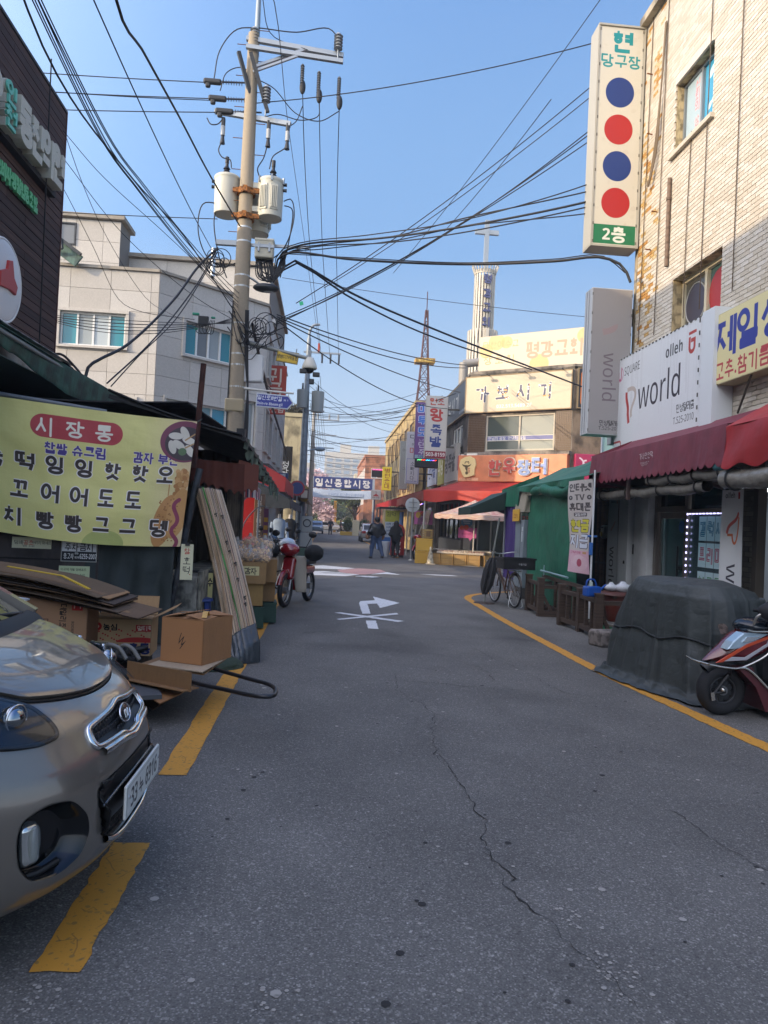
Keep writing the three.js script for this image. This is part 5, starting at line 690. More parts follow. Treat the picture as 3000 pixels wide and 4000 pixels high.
solo('white_bag','white plastic bag hanging at the left edge beside the notice board','bag',grid((u,v) => { const a = u*2*PI,r0 = 0.07 + 0.05*Math.sin(v*PI) + 0.02*Math.sin(a*5 + v*6);return [-3.98 + r0*Math.cos(a),1.2 - 0.35*v,-7.75 + 0.5*r0*Math.sin(a)];},30,10),M('#c6c9ca',{ r:0.4 }));
}

// ================================================================ utility poles, transformers, wires
const WIRE = M('#17181b',{ r:0.6 }),STEEL = M('#8f959a',{ r:0.45,m:0.6 }),INS = M('#8d9296',{ r:0.3 }),RUST = M('#7a4a22',{ r:0.85,t:'dirt',s:4 });
const PX0 = -2.12,PZ0 = -17.08;
{
const p = thing('utility_pole','tall tan concrete utility pole with cross-arms and transformers, left of the road','utility pole',[PX0,0,PZ0]);
const W = (a) => [a[0] - PX0,a[1],a[2] - PZ0],conc = M('#a39681',{ r:0.85,t:'grain',s:2,b:'grain',bs:0.001 });
part(p,'shaft',C(0.125,0.235,12.6,0,6.3,0,0,0,0,28),conc);part(p,'top_pipe',C(0.045,0.07,2.2,0.07,13.2,0,0,0,0,14),M('#8d979c',{ r:0.5,m:0.4 }));
const arm = (a,b,w = 0.09) => part(p,'cross_arm',bar(W(a),W(b),w,w),STEEL);
arm([-2.28,12.48,-17.07],[-.05,12.24,-16.99],0.1);arm([-2.26,12.2,-16.92],[-.05,12.02,-16.85],0.09);arm([-2.95,10.86,-17.3],[-1.18,10.53,-16.96],0.10);arm([-2.77,7.79,-17.23],[-2.07,7.76,-17.12],0.11);arm([-2.2,7.75,-17.14],[-.62,7.71,-16.91],0.06);
part(p,'brace',bar(W([-2.11,11.75,-16.96]),W([-.87,12.35,-17.01]),0.06),STEEL);part(p,'brace',bar(W([-2.07,11.6,-16.86]),W([-1.02,12.1,-16.87]),0.05),STEEL);
part(p,'strut',bar(W([-2.42,12.04,-16.88]),W([-2.13,11.16,-16.98]),0.08),M('#2d2f30',{ r:0.6 }));part(p,'strut',bar(W([-2.14,12,-16.81]),W([-1.7,10.7,-16.85]),0.08),M('#2d2f30',{ r:0.6 }));
const shed = (q,h,r,n) => { const g = [C(r*0.55,r*0.55,h,0,0,0)];for (let i = 0;i < n;i++) g.push(C(r*0.6,r,h / n*0.6,0,-h / 2 + (i + 0.5)*h / n,0,0,0,0,14));return g.map((k) => at(k,...W(q)));};
for (const q of [[-2.1,12.55,-17.05],[-.18,12.5,-16.9],[-1.75,11.11,-16.85]]) { const i = part(p,'post_insulator',shed(q,0.36,0.105,5),INS);part(i,'pin',rod(W([q[0],q[1] - 0.18,q[2]]),W([q[0],q[1] - 0.5,q[2]]),0.016),STEEL);}
for (const [x,y] of [[653,163],[689,175],[733,183]]) { const i = part(p,'strain_insulator',shed([...[-.97,11.69,-16.97]].map((v,k) => k === 0? v + (x - 653) / 1600*17 :k === 1? v - (y - 163) / 1600*17 :v),0.5,0.05,9),M('#54575a',{ r:0.5 }));}
for (const q of [[-.95,11.42,-16.98],[-.56,11.23,-16.95],[-.09,11.1,-16.91]]) part(p,'clamp_cover',at(S(0.07,0,0,0,1,2.4,0.8),...W(q)),WIRE);
for (const [q,r] of [[[-3.03,11.51,-17.24],0],[[-2.89,11.1,-17.19],1],[[-2.72,10.81,-17.18],2]]) { part(p,'dead_end_cover',[at(RB(0.42,0.13,0.12,0.05),...W(q)),at(RB(0.12,0.2,0.09,0.04),...W([q[0] - 0.1,q[1] - 0.05,q[2]]))],M('#2a2c2e',{ r:0.6 }));part(p,'strain_insulator',[rod(W([q[0] + 0.2,q[1] + 0.01,q[2]]),W([q[0] + 0.85,q[1] + 0.05,q[2]]),0.02),...[...Array(8)].map((_,i) => C(0.05,0.05,0.01,...W([q[0] + 0.25 + i*0.06,q[1] + 0.013,q[2]]),0,0,PI / 2))],M('#3a3d45',{ r:0.5 }));}
for (const q of [[-2.74,10.39,-17.24],[-1.68,10.31,-17.05],[-1.24,10.25,-16.97]]) { const f = part(p,'fuse_cutout',[at(RB(0.09,0.22,0.1,0.03),...W([q[0],q[1] + 0.2,q[2]])),at(C(0.03,0.06,0.2,0,0,0),...W([q[0],q[1] - 0.2,q[2]]))],M('#26282b',{ r:0.5 }));part(f,'sleeve',at(C(0.05,0.05,0.22,0,0,0),...W(q)),M('#9da1a2',{ r:0.4 }));}
for (let i = 0;i < 14;i++) part(p,'step_bolt',rod([0.08*(i % 2? 1 :-1),8 + i*0.36,0.03],[0.36*(i % 2? 1 :-1),8 + i*0.36,0.03],0.009),RUST);
for (const y of [8.93,8.35]) part(p,'mount_band',[C(0.21,0.21,0.13,0,y,0,0,0,0,24),B(0.62,0.1,0.05,0.02,y,0.12),B(0.1,0.13,0.12,0,y,0.21)],M('#9a622c',{ r:0.85,t:'dirt',s:5 }));
for (const y of [8.1,7.78,7.0,6.75,5.9,5.2,4.95,4.45,4.1,3.2]) part(p,'strap',C(0.235 - y*0.0086,0.235 - y*0.0086,0.035,0,y,0,0,0,0,24),M('#b9bcbc',{ r:0.4,m:0.5 }));
part(p,'riser_cable',[0,1,2].map((i) => tube([[0.13 + i*0.03,6.2,0.12],[0.17 + i*0.025,5.2,0.12],[0.26,4.4,0.14],[0.3 - i*0.03,3.6,0.16],[0.25,2.2,0.18]],0.022,6)),WIRE);part(p,'riser_conduit',rod([-0.19,1.5,0.14],[-0.16,6.4,0.12],0.014),M('#2a2a2a',{ r:0.7 }));
part(p,'band_box',RB(0.42,0.3,0.4,0.04,-0.02,4.02,0.02),M('#a6987a',{ r:0.6 }));
}
{ // three pole transformers
const tr = (label,q,ry) => {
const t = thing('transformer',label,'transformer',q,ry,'transformers on the pole'),cream = M('#b9b7a8',{ r:0.45 }),dk = M('#1f2023',{ r:0.4 });
part(t,'tank',[LA([[0,-0.44],[0.26,-0.44],[0.275,-0.42],[0.285,0.36],[0.30,0.37],[0.30,0.42],[0.27,0.45],[0,0.47]],32)],cream);part(t,'bottom_rim',TOR(0.262,0.014,0,-0.43,0,PI / 2,0,0,32,6),M('#8f8d80',{ r:0.5 }));
for (const a of [-0.55,0.35]) part(t,'radiator',[-0.06,-0.02,0.02,0.06].map((d) => at(RB(0.022,0.5,0.05,0.01,d,-0.02,0.295),0,0,0,0,a)).concat([at(RB(0.2,0.58,0.03,0.02,0,-0.02,0.275),0,0,0,0,a)]),cream);
for (const y of [0.3,-0.24]) part(t,'hanger',B(0.22,0.12,0.08,-0.30,y,0),cream);
part(t,'bushing',[C(0.035,0.05,0.36,0.03,0.62,0),...[0,1,2].map((i) => C(0.05,0.08,0.05,0.03,0.52 + i*0.07,0)),C(0.045,0.045,0.14,0.03,0.84,0)],dk);part(t,'lid_clamp',[0,1,2].map((i) => at(B(0.04,0.14,0.04,0,0.40,0.3),0,0,0,0,-1 + i*1.1)),STEEL);part(t,'secondary_bushing',[0.35,0.22].map((y) => C(0.03,0.04,0.1,0.31,y,0.05,0,0,PI / 2)),dk);
return t;
};
tr('left cream transformer of the pole, in front of the sky',[-2.58,8.88,-17.25],PI);tr('right cream transformer of the pole, nearest the road',[-1.56,8.8,-17.07],0);tr('rear transformer half hidden behind the pole shaft',[-1.89,8.61,-17.6],1.2);
const box = thing('cable_terminal_box','pale grey terminal box with a beard of black cables on the pole','box',[-1.63,7.58,-16.94]);part(box,'case',RB(0.42,0.42,0.3,0.03,0,0,0),M('#a9a592',{ r:0.5 }));part(box,'lid',RB(0.44,0.06,0.32,0.02,0,0.2,0),M('#b9b5a3',{ r:0.5 }));part(box,'clamp',[B(0.46,0.07,0.02,0,0.05,0.16),B(0.04,0.2,0.03,-0.12,0.02,0.17),B(0.04,0.2,0.03,0.12,0.02,0.17)],STEEL);
const R = RNG(61);part(box,'cable_beard',[...Array(20)].map((_,i) => { const x = -0.18 + 0.019*i,e = 0.35 + 0.35*R();return tube([[x,-0.2,0.02*R()],[x*1.1 + 0.06,-0.36 - 0.3*R(),0.03],[x*0.6 + 0.3*e,-0.55 - 0.2*R(),0.02],[0.3 + 0.16*R(),-0.35 - 0.1*R(),0],[0.42 + 0.1*R(),0.02,-0.02]],0.013,5,24);}),WIRE).userData.kind = 'stuff';
const mb = thing('meter_box','white metal control box strapped to the pole below the lamp','box',[-1.76,4.89,-17.04]);part(mb,'case',RB(0.42,0.62,0.22,0.015,0,0,0,0,-0.25),M('#c3c6c8',{ r:0.4 }));part(mb,'door',RB(0.38,0.58,0.02,0.01,0.025,0,0.115,0,-0.25),M('#cdd0d2',{ r:0.4 }));
const lamp = thing('street_lamp','grey cobra-head street lamp on a short bracket of the pole','street lamp',[-1.95,6.91,-17.13]);part(lamp,'bracket',tube([[-0.3,0.2,0],[0.05,0.05,0.05],[0.22,-0.06,0.05]],0.025,8),STEEL);part(lamp,'head',S(0.2,0.38,-0.14,0.05,1.5,0.5,0.9),M('#25282b',{ r:0.5 }));part(lamp,'lamp_cover',S(0.15,0.40,-0.19,0.05,1.3,0.35,0.8),M('#a8acae',{ r:0.2 }));
}
{ // signs and camera on the pole
const arm = thing('steel_gantry','long grey steel arm reaching from the pole over the road','pole arm');part(arm,'tube',rod([-2.03,5.51,-17.06],[-.41,5.16,-16.93],0.055,0.04,12),M('#878983',{ r:0.5,m:0.4 }));part(arm,'base_plate',at(RB(0.1,0.3,0.3,0.02),...[-2.03,5.51,-17.06]),M('#a9aba8',{ r:0.5 }));
const cs = thing('camera_notice','yellow notice plate about the security camera hanging under the arm','sign',[-1,5.19,-16.96],0.0);part(cs,'plate',RB(0.50,0.27,0.02,0.01,0,0,0,0,0,-0.12),M('#2a2a22',{ r:0.5 }));part(cs,'print',at(face(0.48,0.25),0,0,0.0115,0,0,-0.12),printed(256,134,(g,w,h) => { g.fillStyle = '#c9a72c';g.fillRect(0,0,w,h);g.strokeStyle = '#2a2718';g.lineWidth = 4;g.strokeRect(6,6,w - 12,h - 12);text(g,'방범CCTV작동중',w / 2,44,52,{ c:'#1d1b14',w:0.14,a:'c',sx:0.62 });},'#c9a72c',{ r:0.5 }));part(cs,'hanger',[rod([-0.2,0.1,0],[-0.2,0.24,0],0.012),rod([0.2,0.05,0],[0.2,0.2,0],0.012)],STEEL);
const dc = thing('dome_camera','white dome security camera at the end of the steel arm','camera',[-.49,5.02,-16.94]);part(dc,'housing',LA([[0,0.2],[0.06,0.19],[0.12,0.12],[0.165,0.0],[0.175,-0.06],[0.15,-0.08]],28),M('#c4c1b4',{ r:0.4 }));part(dc,'dome',S(0.11,0,-0.08,0,1,0.9,1),M('#1a1c1e',{ r:0.08 }));part(dc,'neck',C(0.03,0.03,0.18,0,0.26,0),STEEL);part(dc,'floodlight',[RB(0.16,0.1,0.1,0.02,-0.14,-0.14,0.05),RB(0.16,0.1,0.1,0.02,0.16,-0.2,0.03),RB(0.12,0.12,0.1,0.02,0.06,-0.36,0)],M('#2c2f32',{ r:0.5 }));
const ss = thing('street_name_sign','blue arrow-shaped street name sign with white lettering on the pole','street sign',[-1.23,4.14,-16.81],0.02);ss.rotation.z = -0.035;
const sh = [[-0.41,0.15],[0.3,0.15],[0.42,0.0],[0.3,-0.15],[-0.41,-0.15]];part(ss,'plate',extr(sh,0.03,0,0,-0.015,0,0,0,0.006),M('#c3c8cf',{ r:0.4 }));
const pf = printed(830,300,(g,w,h) => { g.fillStyle = '#1c2a8c';g.fillRect(0,0,w,h);text(g,'일신로8번길',24,30,112,{ c:'#d5dae2',w:0.13,sx:0.88 });text(g,'36→1',610,82,52,{ c:'#d5dae2' });g.strokeStyle = '#d5dae2';text(g,'Ilsin-ro 8beon-gil',24,178,82,{ c:'#d5dae2',sx:0.85 });},'#1c2a8c',{ r:0.35 });
const fg = new THREE.ShapeGeometry(new THREE.Shape([[-0.39,0.13],[0.29,0.13],[0.395,0],[0.29,-0.13],[-0.39,-0.13]].map(([a,b]) => new THREE.Vector2(a,b))));const fu = fg.attributes.uv,fp = fg.attributes.position;for (let i = 0;i < fp.count;i++) fu.setXY(i,(fp.getX(i) + 0.415) / 0.83,(fp.getY(i) + 0.15) / 0.3);part(ss,'print',at(fg,0,0,0.0235),pf);
part(ss,'arm',[C(0.022,0.022,0.82,0.0,0.22,0,0,0,PI / 2),rod([-0.7,0.23,0],[-0.4,0.22,0],0.03),B(0.02,0.1,0.02,0.3,0.18,0),B(0.02,0.1,0.02,-0.3,0.18,0)],M('#c9c8c0',{ r:0.5 }));
}
// second and third pole down the street
{
const p = thing('utility_pole','grey steel pole with curved lamp top further down the left side','utility pole',[-1.25,0,-40]);const g = M('#8b949b',{ r:0.5,m:0.3,t:'mottle',s:1 });
part(p,'shaft',C(0.11,0.26,11.3,0,5.65,0,0,0,0,20),g);part(p,'curved_top',tube([[0,11.2,0],[0.03,11.7,0],[0.2,12.0,0],[0.55,12.08,0]],0.07,8,20),g);part(p,'cross_arm',B(2.0,0.09,0.09,0.75,10.55,0),STEEL);part(p,'cross_arm',B(1.0,0.08,0.08,0.5,7.4,0),STEEL);
for (const x of [0.75,1.2,1.65]) part(p,'strain_insulator',C(0.05,0.05,0.5,x,10.25,0),M('#34373a',{ r:0.5 }));part(p,'warning_cover',RB(0.12,0.5,0.1,0.03,0.55,10.8,0.05),M('#a5432a',{ r:0.6 }));
part(p,'lamp_arm',[rod([0,5.2,0],[0.7,5.35,0],0.03),S(0.18,0.85,5.35,0,1.6,0.7,1)],M('#8a9aa5',{ r:0.4 }));
const q = thing('transformer','grey transformer pair on the second pole down the street','transformer',[-1.25,7.95,-39.9],0);part(q,'tank',C(0.3,0.28,0.95,-0.2,0,0.25,0,0,0,20),M('#8f938f',{ r:0.5 }));part(q,'tank',C(0.34,0.32,1.1,0.62,-0.1,0.1,0,0,0,20),M('#969a94',{ r:0.5 }));part(q,'bushing',[C(0.04,0.06,0.4,-0.2,0.65,0.25),C(0.04,0.06,0.4,0.62,0.6,0.1)],M('#2c2e30',{ r:0.5 }));
const t = thing('utility_pole','third slimmer grey pole with two cross-arms, beyond the steel pole','utility pole',[-1.15,0,-58]);part(t,'shaft',C(0.12,0.22,10.3,0,5.15,0,0,0,0,16),M('#8f8d88',{ r:0.8 }));for (const y of [9.4,8.2,7.2]) part(t,'cross_arm',B(2.2 - (9.4 - y)*0.3,0.09,0.09,0.9,y,0),STEEL);part(t,'insulator',[0.3,1.2,1.9].map((x) => C(0.07,0.07,0.4,x,9.65,0)),INS);
const f = thing('utility_pole','farthest thin pole with small cross-arms near the market arch','utility pole',[-1.5,0,-84]);part(f,'shaft',C(0.1,0.16,10.2,0,5.1,0,0,0,0,12),M('#8f8d88',{ r:0.8 }));part(f,'cross_arm',[B(2.6,0.08,0.08,0.6,8.9,0),B(3.4,0.1,0.1,1,6.9,0)],STEEL);
}
// ---- wires; every wire one object, look-alikes share a group
const ORD = ['first','second','third','fourth','fifth'];
const wire = (label,group,r,pts,mat = WIRE) => solo('overhead_wire',label,'wire',tube(pts,r,5,pts.length > 3? pts.length*5 :14),mat,group);
{
const hv = 'high-voltage wires from the pole',lab = 'thin horizontal black wire running from the pole top leftwards across the sky';
wire(lab,hv,0.012,sag([-3.23,11.49,-17.26],[-14,12.1,-18.5],0.1));wire(lab,hv,0.012,sag([-3.06,11.09,-17.2],[-14,11.6,-18.6],0.1));wire(lab,hv,0.012,sag([-2.9,10.78,-17.19],[-14,10.9,-18.4],0.1));wire('lower thin wire crossing left from the transformers past the roof',undefined,0.010,sag([-2.77,8.35,-17.27],[-14,8.6,-18.2],0.1));wire('slanting thin wire crossing behind the thick cable at upper left',undefined,0.010,[[-3.05,11.05,-17.2],[-4.41,10.46,-16.27],[-5.8,9.65,-14.89],[-6.5,8.81,-13.45]]);
const l2 = 'long thin wire from the cross-arm insulators down the street to the second pole',g2 = 'wires from the first pole to the second';
wire(l2,g2,0.011,[[-.94,11.24,-16.98],[-.95,11.01,-19.19],[-.91,10.74,-24.51],...sag([-.91,10.74,-24.51],[-0.5,10.05,-40],0.1,4).slice(1)]);wire(l2,g2,0.011,[[-.55,11.08,-16.95],[-.54,10.93,-18.96],[-.49,10.75,-24.48],...sag([-.49,10.75,-24.48],[-0.05,10.05,-40],0.1,4).slice(1)]);wire(l2,g2,0.011,[[-.09,10.96,-16.91],[-.08,10.85,-18.72],[-.02,10.74,-24.34],...sag([-.02,10.74,-24.34],[0.4,10.05,-40],0.1,4).slice(1)]);
wire('very thin wire running down from the top edge to the second pole',undefined,0.009,[[-1.38,10.34,-12.01],[-1.3,10.59,-13],[-1.5,12.38,-20.02],[-1.38,13.17,-30.03],[-0.7,10.9,-40]]);
wire('long wire crossing the sky from the pole to the top right',undefined,0.012,sag([-1.98,11.01,-17.07],[6.53,11.93,-14.36],0.25));wire('jumper wire looping over the pole top to the right insulator',undefined,0.014,[[-3,11.58,-17.24],[-2.89,12.2,-17.17],[-2.53,12.66,-17.08],[-2.11,12.73,-17.05],[-1.15,12.67,-16.97],[-.42,12.79,-16.91],[-.18,12.59,-16.9]]);wire('forked stay wire at the pole top',undefined,0.010,[[-1.86,12.78,-16.03],[-1.71,12.59,-17.02],[-.87,12.28,-16.96]]);
const j = 'short black jumper loop between insulators on the pole',jg = 'jumper loops on the pole';
wire(j,jg,0.012,[[-2.83,11.25,-17.13],[-2.7,11.67,-17.11],[-2.39,11.81,-17.09],[-2.11,11.67,-17.07]]);wire(j,jg,0.012,[[-2.02,11.51,-16.96],[-1.62,11.37,-17.03],[-1.07,10.81,-17],[-.53,10.66,-16.96],[-.09,10.91,-16.92]]);wire(j,jg,0.012,[[-1.79,10.7,-17.06],[-1.49,10.77,-17.03],[-.95,10.66,-16.99],[-.56,10.78,-16.96],[-.55,11.05,-16.95]]);wire(j,jg,0.012,[[-1.23,10.49,-17.01],[-1.06,10.63,-17],[-.93,10.98,-16.98]]);
for (const pts of [[[-2.75,10.07,-17.14],[-2.8,9.88,-17.15],[-2.71,9.73,-17.15],[-2.53,9.68,-17.13],[-2.49,9.5,-17.13]],[[-1.67,10.2,-17.05],[-1.76,9.77,-17.07],[-1.89,9.5,-17.08],[-1.85,9.34,-17.08]],[[-1.23,10.17,-17.02],[-1.29,10.01,-17.03],[-1.55,9.8,-17.05],[-1.62,9.51,-17.06]],[[-3.11,10.64,-17.21],[-3.01,10.48,-17.16],[-2.85,10.49,-17.15],[-2.75,10.6,-17.14]],[[-2.72,8.66,-17.16],[-3.09,8.65,-17.19],[-3.18,8,-17.21],[-2.9,7.38,-17.2],[-2.49,7.24,-17.17],[-2.23,7.35,-17.14]],[[-1.26,8.78,-17.04],[-1.1,8.84,-17.03],[-1,8.38,-16.93],[-1.23,7.63,-16.96],[-1.75,7.3,-17.11],[-2.07,7.26,-17.13]],[[-1.24,8.68,-17.04],[-1.07,8.63,-17.03],[-1.06,8.06,-16.94],[-1.25,7,-16.97]],[[-2.77,8.71,-17.17],[-2.83,8.23,-17.18],[-2.66,7.39,-17.18],[-2.48,6.97,-17.17]]]) wire('black transformer lead curving around the pole','transformer leads',0.014,pts);
// cables from behind the camera at upper left to the pole
let cbi = 0;const cb = 'black service cable coming from the upper left corner to the pole',cg = 'cable bundle from the upper left';
for (const [dx,dy,e] of [[0,0,0],[10,-6,6],[-8,8,-4],[16,12,14],[24,2,24]]) wire(`${ORD[cbi++]} ${cb}`,cg,0.0075,[[-2.9 + dx*0.004,6.6 - dy*0.004,-3.2],[-3.02 + dx*0.002,6.62 - dy*0.004,-5.6],...sag(v3([-3.17,6.31,-8.81]).add(V(dx*0.004,dy*0.003,0)),v3([-2.13,6.3,-17.15]).add(V(0,e*0.012,0)),0.16,8).slice(1)]);
wire('thicker bundled cable among the wires at upper left',undefined,0.012,[[-2.85,6.7,-3.2],[-2.98,6.68,-5.6],[-3.17,6.31,-8.21],[-3.2,6.64,-11.51],[-2.93,6.89,-14.8],[-2.14,6.03,-17.16]]);
wire('long thin cable from the top edge left of the thick one to the pole',undefined,0.008,sag([-2.46,6.45,-7.14],[-2.71,7.39,-17.18],0.12));wire('thick twisted cable from the top edge down to the pole below the transformers',undefined,0.017,[[-2.2,7.7,-5.5],[-2.37,6.74,-7.73],[-2.49,7.2,-9.34],[-2.56,7.77,-11.95],[-2.52,8.1,-14.45],[-2.2,8.1,-17.03]]);
for (const pts of [[[-5.69,9.43,-14.38],[-5.53,9.13,-14.87],[-5.41,8.44,-15.88],[-5.34,7.91,-17.39],[-5.11,7.34,-20.39],[-3.59,6.1,-17.78]],[[-5.67,9,-14.39],[-5.53,8.99,-14.88],[-4.83,8.31,-15.33],[-3.66,7.51,-16.25],[-2.13,6.35,-17.15]],[[-5.6,8.47,-14.39],[-5.5,8.46,-14.88],[-4.52,7.36,-15.82],[-3.11,6.37,-16.73],[-2.11,5.93,-17.16]],[[-5.94,8.5,-15.42],[-5.85,8.36,-15.91],[-5.42,7.4,-16.9],[-4.91,6.35,-17.38],[-4.45,6.12,-17.34],[-3.17,5.98,-17.24]]]) wire('thin wire fanning down from the dark building corner in front of the stone facade','fan of thin wires',0.007,pts);
for (let i = 0;i < 5;i++) wire(ORD[4 - i] + ' messy black telephone cable slung along the stone facade to the pole','telephone cables',0.008 + 0.003*(i % 2),sag([-6.89,5.9,-17.3],v3([-2.12,6.03,-17.16]).add(V(0,0.05*(i - 2),0)),0.06 + 0.1*i,8));
wire('thick black cable arching from the pole down to the green awning',undefined,0.028,[[-2.72,7.65,-17.18],[-3.05,7.08,-16.81],[-3.34,5.98,-15.75],[-3.74,4.57,-13.9],[-3.93,4.07,-12.92],[-4.01,3.88,-12.63],[-4.02,3.69,-12.53]]);wire('second thinner cable swooping from the pole towards the awning',undefined,0.016,[[-2.74,7.6,-17.18],[-3.02,6.52,-16.42],[-3.5,4.88,-14.78],[-3.9,3.74,-13.32]]);wire('third thin cable beside the arching thick one',undefined,0.012,[[-2.72,7.55,-17.18],[-2.92,6.76,-16.61],[-3.26,5.55,-15.65],[-3.63,4.45,-14.29],[-3.83,3.69,-13.32]]);
for (const pts of [[[-4.79,4.06,-12.89],[-4.56,4.11,-12.87],[-4.29,3.91,-12.75],[-4.09,3.7,-12.64]],[[-4.75,3.94,-12.89],[-4.48,3.96,-12.86],[-4.2,3.72,-12.74],[-4.1,3.55,-12.64]]]) wire('short black loop of cable above the green awning end','cable loops above the awning',0.022,pts);
// bundle from the terminal box to the right
let rbi = 0;const rb = 'black cable swinging from the pole box right across the street',rg = 'cables crossing the street to the right';
for (const [pts,r] of [[[[-1.4,7.2,-16.98],[-1.32,7.51,-16.87],[-.91,7.67,-16.63],[.71,7.72,-15.9],[2.52,7.71,-14.75],[4.72,8.1,-13.56],[5.59,8.54,-13.49]],0.012],[[[-1.37,7.15,-16.98],[-1.27,7.49,-16.86],[-.8,7.65,-16.62],[.91,7.65,-15.88],[2.53,7.58,-14.75],[4.73,7.77,-13.57],[5.62,8.09,-13.49]],0.022],[[[-1.33,7.1,-16.98],[-1.2,7.47,-16.86],[-.49,7.59,-16.5],[1.02,7.56,-15.88],[2.53,7.46,-14.75],[4.74,7.67,-13.57],[5.62,7.95,-13.49]],0.014],[[[-1.3,7.21,-16.97],[-1.17,7.55,-16.86],[-.28,7.65,-16.48],[1.21,7.71,-15.86],[2.61,7.77,-14.74],[4.72,7.96,-13.57],[5.61,8.25,-13.49]],0.014],[[[-1.31,7.15,-16.97],[-1.17,7.49,-16.86],[-.28,7.55,-16.48],[1.21,7.61,-15.86],[2.53,7.58,-14.75],[4.74,7.54,-13.57],[5.63,7.76,-13.5]],0.012]]) wire(`${ORD[rbi++]} ${rb}`,rg,r,pts);
wire('taut black cable to the corner of the white brick building',undefined,0.026,[[-1.32,7.38,-16.87],[-1.05,7.47,-16.65],[.34,7.17,-15.94],[2.56,6.82,-14.76],[4.07,6.53,-13.44],[4.78,6.49,-12.98],[5.13,6.31,-12.86],[5.26,6.01,-12.8]]);wire('thinner companion of the taut cable to the brick building',undefined,0.010,[[-1.05,7.44,-16.65],[.34,7.21,-15.94],[2.56,6.85,-14.76],[4.07,6.57,-13.44],[4.78,6.52,-12.98],[5.18,6.19,-12.85]]);
wire('upper thick black cable falling from the pole to the corner house',undefined,0.030,[[-1.31,7.15,-16.97],[-1.09,7.39,-16.85],[-.8,7.37,-17.03],[.43,7.21,-18.44],[3.26,7.24,-21.72],[9.81,7.05,-27.72]]);wire('lower thick black cable falling from the pole to the corner house',undefined,0.024,[[-1.31,7.1,-16.97],[-1.05,7.33,-16.85],[.44,7.08,-18.44],[2.65,7.21,-21.77],[7.67,7.65,-27.78]]);
let wr = 0;for (const [a,b,s] of [[[-1.27,6.07,-17.09],[5.01,9.58,-14.52],0.3],[[-1.25,6.03,-17.09],[5,9.65,-14.52],0.35],[[-.92,6.75,-18.05],[5.34,11.16,-15.47],0.2],[[-.32,8.41,-21.99],[5.89,11.72,-16.42],0.2],[[-1.27,5.97,-17.09],[5.23,9.74,-15],0.2]]) wire(ORD[wr++] + ' thin wire rising from the pole to the upper right behind the tall sign','wires rising to the right',0.012,sag(a,b,s));wire('steep wire rising to the top edge left of the tall sign',undefined,0.011,sag([2.18,10.98,-27.77],[6.24,14.68,-17.35],0.2));wire('steep wire further right crossing the church tower',undefined,0.011,sag([3.45,11.05,-23.65],[5.02,11.98,-17.49],0.1));
let bi = 0;const bun = 'black cable bundle from the pole down the street to the right',bgp = 'cables running down the street';
for (const [y1,y2,s,d] of [[679,789,0.2,30],[684,795,0.3,30],[688,838,0.2,31],[692,850,0.5,34]]) wire(`${ORD[bi++]} ${bun}`,bgp,0.016,sag(v3([-1.29,6.12,-17.09]).add(V(0,(685 - y1)*0.01,0)),v3([5.42,7.85,-29.56]).add(V(0,(800 - y2)*0.019,-(d - 30))),s));wire('thin pale wire sloping past the church tower to the right',undefined,0.010,sag([-1.85,9.96,-26.1],[9.06,9.06,-25.24],0.1));
wire('thick wrapped cable running along the street from the pole to the shops',undefined,0.04,[[-1.85,5.94,-17.14],[-1.8,5.53,-18.64],[-1.82,5.21,-22.16],[-1.95,4.92,-32.21],[-2.09,4.66,-40.25]]);
wire('thin wire from the pole to the second pole at lamp height',undefined,0.012,sag([-1.91,4.98,-17.16],[-1.2,7.3,-40],0.2));wire('slack wire from the second pole to the right side roofs',undefined,0.016,sag([-1.1,7.2,-40],[5.59,7.44,-32.57],0.5));
const fw = 'fine dark wire strung across the far street',fg = 'far street wires';const R = RNG(77);
for (let i = 0;i < 18;i++) { const y = 5.8 + 3.6*R(),z = -46 - 34*R();wire(fw,fg,0.014,sag([-1.4 + 0.3*R(),y,z],[4.6 + R(),y - 1 + 2.4*R(),z + 14*(R() - 0.5)],0.15 + 0.3*R()));} for (let i = 0;i < 8;i++) wire('fine wire running along the far poles','wires along the far poles',0.013,sag([-1.2 + 0.3*i*0.3,7.2 + 0.3*i,-40],[-1.4 + 0.2*i,6.6 + 0.35*i,-84],0.3 + 0.1*(i % 3)));for (let i = 0;i < 7;i++) wire('fine wire spanning from the second pole to the roofs on the right','wires from the second pole to the right',0.013,sag([-1.2,6.8 + 0.4*i,-40],[6.0,7.4 + 0.35*((i*3) % 7),-36 - 3*i],0.3 + 0.08*i));
}
